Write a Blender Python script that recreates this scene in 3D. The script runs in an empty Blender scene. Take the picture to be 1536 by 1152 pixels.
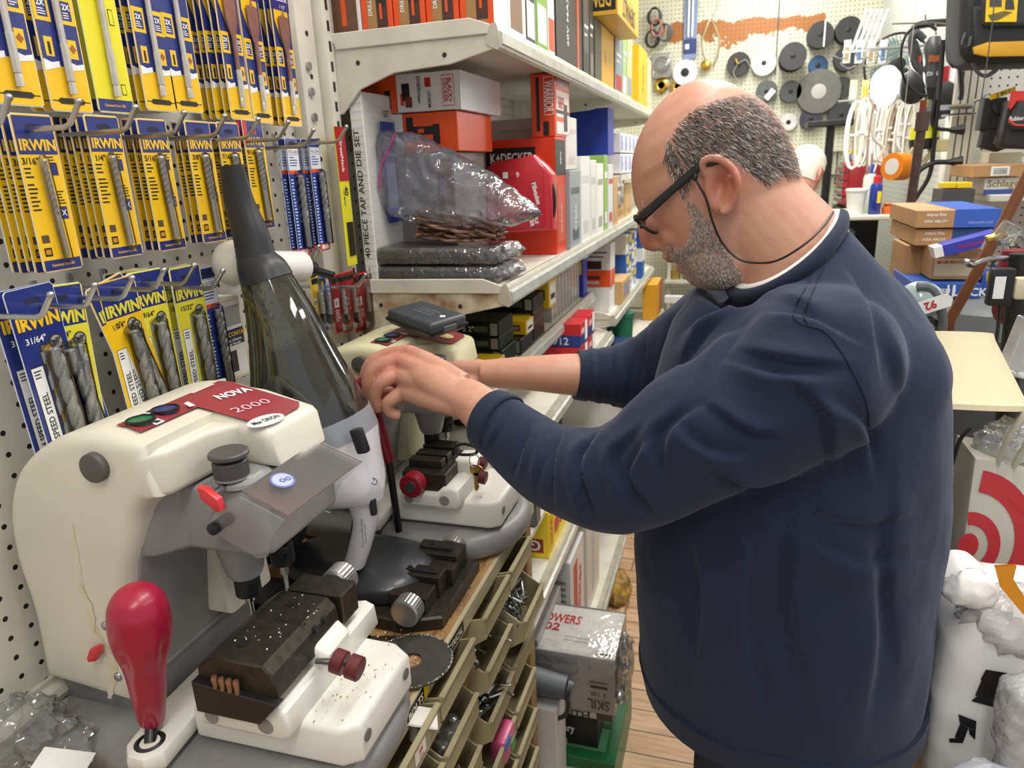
import bpy, bmesh, math, random
from mathutils import Matrix, Vector
R = random.Random(7)
S = bpy.context.scene
COL = S.collection
PI = math.pi
# ---------------------------------------------------------------- camera
H = 1.58
F, CX, CY = 1065.0, 768.0, 576.0
def _n(v): return Vector(v).normalized()
_ey = _n((1106-CX, 238-CY, F))
_d = Vector((150., 3480., F)); _d = _d - _ey*_d.dot(_ey)
_ez = -_d.normalized()
_ex = -_ey.cross(_ez)
if _ex[0] < 0: _ex = -_ex
def at(px, py, x=None, y=None, z=None):
    "the point of a real plane (x=, y= or z=) seen at a photo pixel"
    q = _n((px-CX, py-CY, F)); r = Vector((q.dot(_ex), q.dot(_ey), q.dot(_ez)))
    if x is not None: t = x/r[0]
    elif y is not None: t = y/r[1]
    else: t = (z-H)/r[2]
    return Vector((r[0]*t, r[1]*t, r[2]*t+H))
cd = bpy.data.cameras.new('camera'); cam = bpy.data.objects.new('camera', cd); COL.objects.link(cam)
cd.sensor_width = 36; cd.lens = F/1536*36; cd.clip_start = .02
cr = Vector((_ex[0], _ey[0], _ez[0])); dn = Vector((_ex[1], _ey[1], _ez[1])); fw = Vector((_ex[2], _ey[2], _ez[2]))
cam.matrix_world = Matrix.Translation((0, 0, H)) @ Matrix((( cr.x, -dn.x, -fw.x), (cr.y, -dn.y, -fw.y), (cr.z, -dn.z, -fw.z))).to_4x4()
S.camera = cam
cd.dof.use_dof = True; cd.dof.focus_distance = .9; cd.dof.aperture_fstop = 9.0
# ---------------------------------------------------------------- world, lamps, exposure
w = bpy.data.worlds.new('shop_air'); S.world = w; w.use_nodes = True
w.node_tree.nodes['Background'].inputs[0].default_value = (.93, .96, 1, 1)
w.node_tree.nodes['Background'].inputs[1].default_value = .55
S.view_settings.view_transform = 'Standard'; S.view_settings.look = 'None'
S.view_settings.gamma = 1; S.view_settings.exposure = 0.1; S.view_settings.use_curve_mapping = False
def area(name, loc, sx, sy, e, col=(1, .985, .965), rot=(0, 0, 0)):
    l = bpy.data.lights.new(name, 'AREA'); l.shape = 'RECTANGLE'; l.size = sx; l.size_y = sy; l.energy = e; l.color = col
    o = bpy.data.objects.new(name, l); o.location = loc; o.rotation_euler = rot; COL.objects.link(o); return o
CEIL = 3.0
for i, (lx, ly, e) in enumerate([(.15, -.6, 16), (.15, 1.0, 17), (.15, 2.7, 24), (.15, 4.2, 28), (1.5, .8, 12), (1.9, 2.2, 13)]):
    area('ceiling_tube_light', (lx, ly, CEIL-.12), .32, 1.25, e)
# ---------------------------------------------------------------- materials
def lin(c):
    c = c.lstrip('#'); v = [int(c[i:i+2], 16)/255 for i in (0, 2, 4)]
    return tuple((x/12.92 if x <= .04045 else ((x+.055)/1.055)**2.4) for x in v)+(1,)
MATS = {}
def mat(col, rough=.5, metal=0, noise=0, nscale=20, bump=0, bscale=80, spec=.5, trans=0, alpha=1, emit=0, col2=None, name=None, coat=0, sss=0):
    key = (col, rough, metal, noise, nscale, bump, bscale, spec, trans, alpha, emit, col2, coat, sss)
    if key in MATS: return MATS[key]
    m = bpy.data.materials.new(name or 'mat_'+col.strip('#')); m.use_nodes = True
    nt = m.node_tree; b = nt.nodes['Principled BSDF']
    b.inputs['Base Color'].default_value = lin(col); b.inputs['Roughness'].default_value = rough
    b.inputs['Metallic'].default_value = metal; b.inputs['Specular IOR Level'].default_value = spec
    b.inputs['Transmission Weight'].default_value = trans; b.inputs['Alpha'].default_value = alpha
    b.inputs['Coat Weight'].default_value = coat
    if sss: b.inputs['Subsurface Weight'].default_value = sss; b.inputs['Subsurface Radius'].default_value = (.012, .005, .003); b.inputs['Subsurface Scale'].default_value = 1
    if emit: b.inputs['Emission Color'].default_value = lin(col); b.inputs['Emission Strength'].default_value = emit
    if noise or bump:
        tc = nt.nodes.new('ShaderNodeTexCoord')
    if noise:
        n = nt.nodes.new('ShaderNodeTexNoise'); n.inputs['Scale'].default_value = nscale; n.inputs['Detail'].default_value = 6
        nt.links.new(tc.outputs['Object'], n.inputs['Vector'])
        r = nt.nodes.new('ShaderNodeMapRange'); r.inputs[1].default_value = .38; r.inputs[2].default_value = .68
        nt.links.new(n.outputs['Fac'], r.inputs[0])
        mx = nt.nodes.new('ShaderNodeMix'); mx.data_type = 'RGBA'
        c = lin(col); c2 = lin(col2) if col2 else tuple(x*(1-noise) for x in c[:3])+(1,)
        mx.inputs[6].default_value = c; mx.inputs[7].default_value = c2
        nt.links.new(r.outputs[0], mx.inputs[0]); nt.links.new(mx.outputs[2], b.inputs['Base Color'])
    if bump:
        n2 = nt.nodes.new('ShaderNodeTexNoise'); n2.inputs['Scale'].default_value = bscale; n2.inputs['Detail'].default_value = 4
        nt.links.new(tc.outputs['Object'], n2.inputs['Vector'])
        bp = nt.nodes.new('ShaderNodeBump'); bp.inputs['Strength'].default_value = bump; bp.inputs['Distance'].default_value = .004
        nt.links.new(n2.outputs['Fac'], bp.inputs['Height']); nt.links.new(bp.outputs[0], b.inputs['Normal'])
    MATS[key] = m; return m
def clear(tint='#ffffff', gloss=.12, rough=.08, name='clear_plastic', bump=0, bscale=60, milk=0, milkcol='#ffffff', ior=1.45):
    "thin clear plastic film: see-through with a fresnel shine"
    key = ('clear', tint, gloss, rough, bump, bscale, milk, milkcol, ior)
    if key in MATS: return MATS[key]
    m = bpy.data.materials.new(name); m.use_nodes = True; nt = m.node_tree; nt.nodes.clear()
    out = nt.nodes.new('ShaderNodeOutputMaterial'); t = nt.nodes.new('ShaderNodeBsdfTransparent'); t.inputs[0].default_value = lin(tint)
    g = nt.nodes.new('ShaderNodeBsdfGlossy'); g.inputs['Roughness'].default_value = rough
    f = nt.nodes.new('ShaderNodeFresnel'); f.inputs[0].default_value = ior
    a = nt.nodes.new('ShaderNodeMath'); a.operation = 'ADD'; a.inputs[1].default_value = gloss*.5; nt.links.new(f.outputs[0], a.inputs[0])
    mx = nt.nodes.new('ShaderNodeMixShader'); nt.links.new(a.outputs[0], mx.inputs[0]); nt.links.new(g.outputs[0], mx.inputs[2])
    src = t.outputs[0]
    if milk:
        d = nt.nodes.new('ShaderNodeBsdfDiffuse'); d.inputs[0].default_value = lin(milkcol); m2 = nt.nodes.new('ShaderNodeMixShader'); m2.inputs[0].default_value = milk
        nt.links.new(t.outputs[0], m2.inputs[1]); nt.links.new(d.outputs[0], m2.inputs[2]); src = m2.outputs[0]
    nt.links.new(src, mx.inputs[1]); nt.links.new(mx.outputs[0], out.inputs[0])
    if bump:
        tc = nt.nodes.new('ShaderNodeTexCoord'); n = nt.nodes.new('ShaderNodeTexNoise'); n.inputs['Scale'].default_value = bscale; n.inputs['Detail'].default_value = 2
        nt.links.new(tc.outputs['Object'], n.inputs['Vector']); bp = nt.nodes.new('ShaderNodeBump'); bp.inputs['Strength'].default_value = bump; bp.inputs['Distance'].default_value = .01
        nt.links.new(n.outputs['Fac'], bp.inputs['Height']); nt.links.new(bp.outputs[0], g.inputs['Normal']); nt.links.new(bp.outputs[0], f.inputs['Normal'])
    MATS[key] = m; return m
# ---------------------------------------------------------------- mesh builder
_TXT = {}
def text_geo(s, bold=.0, space=1.0):
    k = (s, bold, space)
    if k not in _TXT:
        c = bpy.data.curves.new('t', 'FONT'); c.body = s; c.size = 1; c.offset = bold; c.resolution_u = 2; c.space_character = space
        o = bpy.data.objects.new('t', c); COL.objects.link(o)
        dg = bpy.context.evaluated_depsgraph_get(); me = bpy.data.meshes.new_from_object(o.evaluated_get(dg))
        vs = [v.co.copy() for v in me.vertices]; fs = [tuple(p.vertices) for p in me.polygons]
        bpy.data.objects.remove(o); bpy.data.curves.remove(c); bpy.data.meshes.remove(me)
        x0 = min((v.x for v in vs), default=0); x1 = max((v.x for v in vs), default=1)
        _TXT[k] = (vs, fs, x0, x1)
    return _TXT[k]
_BOX = {}
def ring_frame(p, t, up=None):
    t = t.normalized(); a = up if up else (Vector((0, 0, 1)) if abs(t.z) < .9 else Vector((1, 0, 0)))
    u = a.cross(t).normalized(); return u, t.cross(u).normalized()
def spline(pts, n=6, closed=False):
    P = [Vector(p) for p in pts]; out = []
    m = len(P); rng = range(m if closed else m-1)
    for i in rng:
        p1, p2 = P[i], P[(i+1) % m]
        p0 = P[(i-1) % m] if closed or i > 0 else p1*2-p2
        p3 = P[(i+2) % m] if closed or i < m-2 else p2*2-p1
        for k in range(n):
            t = k/n; out.append(.5*((2*p1)+(-p0+p2)*t+(2*p0-5*p1+4*p2-p3)*t*t+(-p0+3*p1-3*p2+p3)*t*t*t))
    if not closed: out.append(P[-1].copy())
    return out
class MB:
    def __init__(s): s.v = []; s.f = []; s.m = []; s.mats = []; s.M = Matrix()
    def mi(s, m):
        if m == 'x': m = '#888888'
        if isinstance(m, str): m = mat(m)
        if m not in s.mats: s.mats.append(m)
        return s.mats.index(m)
    def add(s, vs, fs, m):
        b = len(s.v); i = s.mi(m)
        s.v += [s.M @ Vector(v) for v in vs]
        s.f += [tuple(b+k for k in f) for f in fs]; s.m += [i]*len(fs); return s
    def box(s, c, size, m, r=0, seg=2, rot=None):
        hx, hy, hz = size[0]/2, size[1]/2, size[2]/2
        if r > 0:
            r = min(r, hx*.98, hy*.98, hz*.98); k = (round(hx, 5), round(hy, 5), round(hz, 5), round(r, 5), seg)
            if k not in _BOX:
                bm = bmesh.new(); bmesh.ops.create_cube(bm, size=2)
                for v in bm.verts: v.co.x *= hx; v.co.y *= hy; v.co.z *= hz
                bmesh.ops.bevel(bm, geom=bm.edges[:]+bm.verts[:], offset=r, segments=seg, affect='EDGES', profile=.5)
                bm.verts.index_update(); _BOX[k] = ([v.co.copy() for v in bm.verts], [tuple(v.index for v in f.verts) for f in bm.faces]); bm.free()
            vs, fs = _BOX[k]
        else:
            vs = [(x, y, z) for x in (-hx, hx) for y in (-hy, hy) for z in (-hz, hz)]
            fs = [(0, 1, 3, 2), (4, 6, 7, 5), (0, 4, 5, 1), (2, 3, 7, 6), (0, 2, 6, 4), (1, 5, 7, 3)]
        c = Vector(c)
        if rot is not None: vs = [rot @ Vector(v)+c for v in vs]
        else: vs = [Vector(v)+c for v in vs]
        return s.add(vs, fs, m)
    def b2(s, a, b, m, r=0, seg=2): return s.box([(a[i]+b[i])/2 for i in range(3)], [abs(b[i]-a[i]) for i in range(3)], m, r, seg)
    def loft(s, rings, m, cap=True, closed=True):
        n = len(rings[0]); vs = [v for r in rings for v in r]; fs = []
        for i in range(len(rings)-1):
            for j in range(n if closed else n-1):
                k = (j+1) % n; fs.append((i*n+j, i*n+k, (i+1)*n+k, (i+1)*n+j))
        if cap: fs += [tuple(range(n))[::-1], tuple((len(rings)-1)*n+j for j in range(n))]
        return s.add(vs, fs, m)
    def tube(s, pts, r, m, n=8, sm=0, flat=1, up=None, cap=True):
        P = [Vector(p) for p in pts]; rs = list(r) if hasattr(r, '__len__') else [r]*len(P)
        if sm:
            k = [Vector((q, 0, 0)) for q in rs]; P = spline(P, sm); rs = [max(q.x, 1e-5) for q in spline(k, sm)]
        rings = []; u = None
        for i, p in enumerate(P):
            t = (P[min(i+1, len(P)-1)]-P[max(i-1, 0)]); t = t.normalized() if t.length > 1e-9 else Vector((0, 0, 1))
            if u is None: u, v = ring_frame(p, t, up)
            else:
                u = (u-t*u.dot(t)); u = u.normalized() if u.length > 1e-6 else ring_frame(p, t)[0]; v = t.cross(u)
            rings.append([p+u*math.cos(2*PI*j/n)*rs[i]+v*math.sin(2*PI*j/n)*rs[i]*flat for j in range(n)])
        return s.loft(rings, m, cap)
    def cyl(s, p0, p1, r, m, r1=None, n=24, bev=0):
        p0 = Vector(p0); p1 = Vector(p1); r1 = r if r1 is None else r1
        if bev:
            d = (p1-p0).normalized(); return s.tube([p0, p0+d*bev*.3, p0+d*bev, p1-d*bev, p1-d*bev*.3, p1], [r-bev, r-bev*.3, r, r1, r1-bev*.3, r1-bev], m, n)
        return s.tube([p0, p1], [r, r1], m, n)
    def lathe(s, prof, m, n=28, o=(0, 0, 0), ax=(0, 0, 1)):
        q = Vector((0, 0, 1)).rotation_difference(Vector(ax)); o = Vector(o)
        rings = [[o+q @ Vector((r*math.cos(2*PI*j/n), r*math.sin(2*PI*j/n), z)) for j in range(n)] for r, z in prof]
        return s.loft(rings, m)
    def ball(s, c, r, m, nu=16, nv=10, rot=None):
        if not hasattr(r, '__len__'): r = (r, r, r)
        c = Vector(c); rings = []
        for i in range(nv+1):
            a = PI*(i/nv)*.998+.001-PI/2
            rg = [Vector((math.cos(a)*math.cos(2*PI*j/nu)*r[0], math.cos(a)*math.sin(2*PI*j/nu)*r[1], math.sin(a)*r[2])) for j in range(nu)]
            rings.append([(rot @ v if rot is not None else v)+c for v in rg])
        return s.loft(rings, m)
    def prism(s, pts, h0, h1, m, ax='y', bev=0, seg=2):
        "outline (a,b) extruded along ax; ax y: (x,z), ax x: (y,z), ax z: (x,y)"
        def mk(a, b, h): return {'y': (a, h, b), 'x': (h, a, b), 'z': (a, b, h)}[ax]
        bm = bmesh.new(); lo = [bm.verts.new(mk(a, b, h0)) for a, b in pts]; hi = [bm.verts.new(mk(a, b, h1)) for a, b in pts]; n = len(pts)
        f0 = bm.faces.new(lo); f1 = bm.faces.new(hi[::-1])
        for i in range(n): bm.faces.new((lo[i], lo[(i+1) % n], hi[(i+1) % n], hi[i]))
        bmesh.ops.recalc_face_normals(bm, faces=bm.faces[:])
        if bev:
            ed = set(f0.edges) | set(f1.edges) if bev > 0 else set(bm.edges)
            bmesh.ops.bevel(bm, geom=list(ed), offset=abs(bev), segments=seg, affect='EDGES', profile=.5, clamp_overlap=True)
        bmesh.ops.triangulate(bm, faces=[f for f in bm.faces if len(f.verts) > 4])
        bm.verts.index_update(); s.add([v.co.copy() for v in bm.verts], [tuple(v.index for v in f.verts) for f in bm.faces], m); bm.free(); return s
    def text(s, t, o, u, v, h, m, bold=.015, center=True, width=None, space=1.0):
        "flat lettering: origin o, reading direction u, up direction v, letter height h"
        vs, fs, x0, x1 = text_geo(t, bold, space); u = Vector(u).normalized(); v = Vector(v).normalized(); o = Vector(o); k = h/.7; kx = k
        if width and x1 > x0: kx = width/(x1-x0)
        xc = (x0+x1)/2 if center else x0
        return s.add([o+u*(q.x-xc)*kx+v*(q.y-(.35 if center else 0))*k for q in vs], fs, m)
    def quad(s, a, b, c, d, m): return s.add([a, b, c, d], [(0, 1, 2, 3)], m)
    def build(s, name, parent=None, ang=.6, world=True, smooth=True):
        me = bpy.data.meshes.new(name)
        V = s.v
        if parent is not None:
            I = wpos(parent).inverted(); V = [I @ v for v in V]
        me.from_pydata([tuple(v) for v in V], [], s.f)
        for m in s.mats: me.materials.append(m)
        me.polygons.foreach_set('material_index', s.m)
        bm = bmesh.new(); bm.from_mesh(me); bmesh.ops.recalc_face_normals(bm, faces=bm.faces[:]); bm.to_mesh(me); bm.free()
        me.update()
        if smooth: me.shade_smooth(); me.set_sharp_from_angle(angle=ang)
        o = bpy.data.objects.new(name, me); COL.objects.link(o)
        if parent is not None: o.parent = parent
        return o
def wpos(o):
    M = o.matrix_basis.copy(); p = o.parent
    while p is not None: M = p.matrix_basis @ M; p = p.parent
    return M
def tagit(o, label, cat=None, group=None, kind=None):
    if label: o['label'] = label
    if cat: o['category'] = cat
    if group: o['group'] = group
    if kind: o['kind'] = kind
    return o
def thing(name, label, cat, loc=(0, 0, 0), rz=0, group=None, rot=None):
    o = bpy.data.objects.new(name, None); o.empty_display_size = .02; COL.objects.link(o); o.location = loc
    o.rotation_euler = rot if rot else (0, 0, rz)
    return tagit(o, label, cat, group)
def struct(name, mb, ang=.6): o = mb.build(name, ang=ang); o['kind'] = 'structure'; return o
def solo(name, mb, label, cat, group=None, ang=.6, kind=None, loc=None, rot=None):
    "a thing that is one mesh (geometry in local space when loc is given)"
    o = mb.build(name, ang=ang)
    if loc is None:   # put the origin at the base
        n = len(o.data.vertices); c = Vector((sum(v.co.x for v in o.data.vertices)/n, sum(v.co.y for v in o.data.vertices)/n, min(v.co.z for v in o.data.vertices)))
        o.data.transform(Matrix.Translation(-c)); o.location = c
    else:
        o.location = loc
        if rot: o.rotation_euler = rot
    return tagit(o, label, cat, group, kind)
def copy_tree(o, parent=None):
    c = o.copy(); COL.objects.link(c); c.parent = parent
    for ch in list(o.children): copy_tree(ch, c)
    return c
def T(loc=(0, 0, 0), rx=0, ry=0, rz=0, sc=1):
    return Matrix.Translation(loc) @ Matrix.Rotation(rz, 4, 'Z') @ Matrix.Rotation(ry, 4, 'Y') @ Matrix.Rotation(rx, 4, 'X') @ Matrix.Scale(sc, 4)
# ---------------------------------------------------------------- common materials
WHT = mat('#e4e0d4', .45, noise=.12, nscale=9); SHELF = mat('#d9d5c6', .42, noise=.14, nscale=14); LIP = mat('#c9c6b4', .35, metal=.15, noise=.2, nscale=25)
CREAM = mat('#dedac9', .38, noise=.10, nscale=7); CREAM2 = mat('#d8d4ac', .42, noise=.1, nscale=7)
GREY = mat('#8f8e8d', .42, noise=.1, nscale=30, bump=.08, bscale=300); GREYD = mat('#6f7070', .45, noise=.12, nscale=12)
BLK = mat('#1b1b1d', .42); BLKM = mat('#2a2a2b', .5, metal=.35, noise=.25, nscale=60); STEEL = mat('#b9bbbd', .28, metal=1); CHROME = mat('#d5d7da', .12, metal=1)
JAW = mat('#4a443d', .42, metal=.7, noise=.35, nscale=90, bump=.1); REDP = mat('#a3142c', .33, coat=.2); MAR = mat('#5e1a1e', .45); BRASS = mat('#c8a452', .28, metal=1)
PAPER = mat('#efefec', .55); YEL = mat('#f2cf1d', .35); YEL2 = mat('#e9df2c', .35); BLU = mat('#222f78', .3); ORG = mat('#e8541c', .38); KRAFT = mat('#b88d5c', .7, noise=.12, nscale=30)
# ================================================================ setting
def pegboard_mat(col, uax, vax, pitch=.0254, r=.0032, hole='#1a1815', stain=False, name='pegboard'):
    m = bpy.data.materials.new(name); m.use_nodes = True; nt = m.node_tree; b = nt.nodes['Principled BSDF']
    L = nt.links.new
    def math_(op, a, c=None, d=None):
        n = nt.nodes.new('ShaderNodeMath'); n.operation = op
        for i, q in enumerate((a, c, d)):
            if q is None: continue
            if isinstance(q, (int, float)): n.inputs[i].default_value = q
            else: L(q, n.inputs[i])
        return n.outputs[0]
    g = nt.nodes.new('ShaderNodeNewGeometry'); sp = nt.nodes.new('ShaderNodeSeparateXYZ'); L(g.outputs['Position'], sp.inputs[0])
    def cell(ax): return math_('SUBTRACT', math_('FRACT', math_('MULTIPLY', math_('ADD', sp.outputs[ax], 20.0), 1/pitch)), .5)
    a, c = cell(uax), cell(vax)
    dist = math_('SQRT', math_('ADD', math_('MULTIPLY', a, a), math_('MULTIPLY', c, c)))
    fac = math_('LESS_THAN', dist, r/pitch)
    mx = nt.nodes.new('ShaderNodeMix'); mx.data_type = 'RGBA'; L(fac, mx.inputs[0])
    n = nt.nodes.new('ShaderNodeTexNoise'); n.inputs['Scale'].default_value = 3; n.inputs['Detail'].default_value = 8; L(g.outputs['Position'], n.inputs['Vector'])
    m2 = nt.nodes.new('ShaderNodeMix'); m2.data_type = 'RGBA'; cc = lin(col); m2.inputs[6].default_value = cc; m2.inputs[7].default_value = tuple(x*.84 for x in cc[:3])+(1,)
    L(n.outputs['Fac'], m2.inputs[0]); base = m2.outputs[2]
    if stain:   # the brown smear of old glue running across the back wall
        n3 = nt.nodes.new('ShaderNodeTexNoise'); n3.inputs['Scale'].default_value = 5; n3.inputs['Detail'].default_value = 9; n3.inputs['Roughness'].default_value = .7; L(g.outputs['Position'], n3.inputs['Vector'])
        off = math_('MULTIPLY', math_('SUBTRACT', n3.outputs['Fac'], .5), .34)
        zz = math_('ABSOLUTE', math_('SUBTRACT', math_('ADD', sp.outputs[2], off), math_('ADD', math_('MULTIPLY', sp.outputs[0], -.03), 2.375)))
        band = math_('LESS_THAN', zz, math_('MULTIPLY', math_('SUBTRACT', n3.outputs['Fac'], .22), .16))
        xin = math_('MULTIPLY', math_('GREATER_THAN', sp.outputs[0], -.48), math_('LESS_THAN', sp.outputs[0], .48))
        m4 = nt.nodes.new('ShaderNodeMix'); m4.data_type = 'RGBA'; L(math_('MULTIPLY', band, xin), m4.inputs[0]); L(base, m4.inputs[6]); m4.inputs[7].default_value = lin('#a8692c'); base = m4.outputs[2]
    L(base, mx.inputs[6]); mx.inputs[7].default_value = lin(hole)
    L(mx.outputs[2], b.inputs['Base Color']); b.inputs['Roughness'].default_value = .45
    bp = nt.nodes.new('ShaderNodeBump'); bp.inputs['Strength'].default_value = .6; bp.inputs['Distance'].default_value = .003; bp.invert = True
    L(math_('LESS_THAN', dist, r/pitch*1.15), bp.inputs['Height']); L(bp.outputs[0], b.inputs['Normal'])
    return m
WX = -.76; YB = 5.2; WR = .80
def floor_mat():
    m = bpy.data.materials.new('plank_floor'); m.use_nodes = True; nt = m.node_tree; b = nt.nodes['Principled BSDF']; L = nt.links.new
    g = nt.nodes.new('ShaderNodeNewGeometry'); mp = nt.nodes.new('ShaderNodeMapping'); L(g.outputs['Position'], mp.inputs[0])
    br = nt.nodes.new('ShaderNodeTexBrick'); br.inputs['Scale'].default_value = 1; br.inputs['Brick Width'].default_value = .9; br.inputs['Row Height'].default_value = .085
    br.inputs['Mortar Size'].default_value = .0022; br.inputs['Color1'].default_value = lin('#cfae88'); br.inputs['Color2'].default_value = lin('#bd9770'); br.inputs['Mortar'].default_value = lin('#5b3c22'); br.offset = .37
    L(mp.outputs[0], br.inputs['Vector'])
    n = nt.nodes.new('ShaderNodeTexNoise'); n.inputs['Scale'].default_value = 6; n.inputs['Detail'].default_value = 8; mp2 = nt.nodes.new('ShaderNodeMapping'); mp2.inputs['Scale'].default_value = (1, 9, 1)
    L(g.outputs['Position'], mp2.inputs[0]); L(mp2.outputs[0], n.inputs['Vector'])
    mx = nt.nodes.new('ShaderNodeMix'); mx.data_type = 'RGBA'; mx.blend_type = 'MULTIPLY'; mx.inputs[0].default_value = .55; L(br.outputs[0], mx.inputs[6])
    r = nt.nodes.new('ShaderNodeValToRGB'); r.color_ramp.elements[0].position = .3; r.color_ramp.elements[0].color = (.45, .33, .22, 1); r.color_ramp.elements[1].position = .6; r.color_ramp.elements[1].color = (1, 1, 1, 1)
    L(n.outputs['Fac'], r.inputs[0]); L(r.outputs[0], mx.inputs[7]); L(mx.outputs[2], b.inputs['Base Color']); b.inputs['Roughness'].default_value = .5
    return m
m = MB(); m.b2((-1.2, -1.6, -.05), (3.2, YB+.2, 0), floor_mat()); struct('floor', m)
m = MB(); m.b2((-1.2, -1.6, CEIL), (3.2, YB+.2, CEIL+.05), mat('#dedbd0', .8)); struct('ceiling', m)
PEGW = pegboard_mat('#dcd8ca', 1, 2)
m = MB(); m.b2((WX-.02, -1.6, 0), (WX, YB, CEIL), PEGW); struct('wall_left', m)
m = MB(); m.b2((-1.2, YB, 0), (WR+.1, YB+.05, CEIL), pegboard_mat('#dcdcc4', 0, 2, stain=True, r=.0034, hole='#4a4638')); struct('wall_back', m)
m = MB(); m.b2((WR, 3.1, 0), (WR+.04, YB, CEIL), pegboard_mat('#d3d8d0', 1, 2, hole='#5b5f58')); struct('wall_right', m)
m = MB(); m.b2((.72, 2.98, 0), (3.2, 3.02, CEIL), pegboard_mat('#e2e1da', 0, 2, r=.0035)); m.b2((.72, 3.02, 0), (.74, 3.1, CEIL), WHT); struct('wall_front', m)
m = MB()
for k in range(4): m.b2((.705+.022*k, 2.955, 0), (.722+.022*k, 2.98, 2.02), SHELF)
struct('trim_1', m)
m = MB(); m.tube([(WX+.012, -.4, 1.005), (WX+.012, 1.2, 1.005)], .012, SHELF, 8); m.b2((WX, -.4, .985), (WX+.006, 1.2, 1.02), SHELF); struct('trim_2', m)
for i, (lx, ly) in enumerate([(.15, -.6), (.15, 1.0), (.15, 2.7), (.15, 4.2), (1.5, .8), (1.9, 2.2)]):
    t = thing('tube_light_fixture', 'white ceiling tube light fixture above the aisle', 'light', (lx, ly, CEIL), group='ceiling tube lights')
    m = MB(); m.b2((lx-.17, ly-.64, CEIL-.06), (lx+.17, ly+.64, CEIL), WHT, .01); m.build('housing', t)
    for dx in (-.08, .08): m = MB(); m.cyl((lx+dx, ly-.6, CEIL-.075), (lx+dx, ly+.6, CEIL-.075), .013, mat('#fff8ee', .5, emit=4)); m.build('tube', t)
# ================================================================ gondola shelving
SF = -.40
def upright(y, lab):
    m = MB(); m.b2((WX, y-.014, .02), (WX+.045, y+.014, 2.35), SHELF, .003)
    for k in range(60):
        z = .3+.034*k; m.b2((WX+.0452, y-.004, z), (WX+.0456, y+.004, z+.017), '#2b2925')
    return solo('shelving_upright', m, lab, 'upright')
upright(1.255, 'white slotted steel upright carrying the nearest shelf brackets')
upright(2.56, 'white slotted steel upright between first and second shelving bay')
upright(3.86, 'white slotted steel upright at the far end of the shelving')
m = MB(); m.b2((WX, 1.175, .6), (WX+.03, 1.232, 2.35), SHELF, .003)
for k in range(22): m.cyl((WX+.03, 1.205, .7+.07*k), (WX+.031, 1.205, .7+.07*k), .0045, '#2b2925', n=10)
for k in range(4): m.cyl((WX+.03, 1.195, 1.64+.042*k), (WX+.036, 1.195, 1.64+.042*k), .007, STEEL, n=10)
solo('edge_channel', m, 'white perforated metal channel between hanging cards and shelving', 'channel')
def shelf(y0, y1, z, xf, lab, brk=True, rust=False, tilt=0):
    t = thing('steel_shelf', lab, 'shelf', (WX+.04, (y0+y1)/2, z), group=None)
    m = MB(); m.b2((WX+.045, y0+.004, z-.022), (xf-.02, y1-.004, z), SHELF); m.build('shelf_board', t)
    m = MB(); m.prism([(xf-.022, z-.002), (xf-.004, z+.004), (xf, z-.004), (xf+.004, z-.036), (xf-.002, z-.04), (xf-.022, z-.03)], y0, y1, LIP, 'y')
    m.prism([(xf-.001, z-.008), (xf+.0065, z-.012), (xf+.0075, z-.03), (xf+.003, z-.032)], y0+.004, y1-.004, mat('#cfd0c8', .2, metal=.2, noise=.25, nscale=18), 'y'); m.build('price_rail', t)
    if brk:
        RS = mat('#e2dcc4', .45, noise=.6, nscale=16, col2='#8a5a2c') if rust else SHELF
        for yy in (y0+.002, y1-.008):
            x0 = WX+.03; m = MB()
            out = [(x0, z+.004), (xf-.03, z+.004), (xf-.006, z-.012), (xf-.01, z-.038), (xf-.09, z-.056), (xf-.2, z-.062), (xf-.27, z-.085), (x0+.02, z-.125), (x0, z-.128)]
            m.prism(out, yy, yy+.005, RS if rust else SHELF, 'y', .0015, 1)
            m.prism([(x0+.008, z+.012), (xf-.05, z+.014), (xf-.012, z+.001), (xf-.018, z-.014), (x0+.02, z-.016)], yy-.005, yy+.001, SHELF, 'y', .0015, 1)
            for hx in (x0+.06, xf-.1): m.cyl((hx, yy-.001, z-.04), (hx, yy-.0006, z-.04), .0042, '#2b2925', n=12)
            m.build('bracket', t)
    return t
shelf(1.268, 2.55, 1.815, SF, 'topmost cream steel shelf of the nearest bay, under orange drill cartons')
shelf(2.56, 3.85, 1.815, SF, 'topmost cream steel shelf of the far bay, under yellow tool boxes')
shelf(1.268, 2.55, 1.368, SF, 'rust spotted steel shelf of the nearest bay with bagged cord on it', rust=True)
shelf(2.56, 3.85, 1.368, SF, 'steel shelf of the far bay level with the rust spotted one')
shelf(1.268, 2.52, 1.14, -.475, 'shallow steel shelf of the nearest bay holding yellow staple boxes')
shelf(2.54, 3.85, 1.05, SF, 'steel shelf of the far bay holding the sander box')
shelf(1.268, 2.55, .99, -.41, 'steel shelf of the nearest bay just under the red and blue boxes')
shelf(2.54, 3.85, .82, -.34, 'steel shelf of the far bay near the green tin')
shelf(1.268, 2.55, .60, SF, 'low steel shelf of the nearest bay holding the yellow cartons')
shelf(2.56, 3.85, .52, -.36, 'low steel shelf of the far bay above the wooden blocks')
shelf(1.268, 2.55, .16, -.36, 'bottom steel shelf of the nearest bay close to the floor', brk=False)
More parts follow.
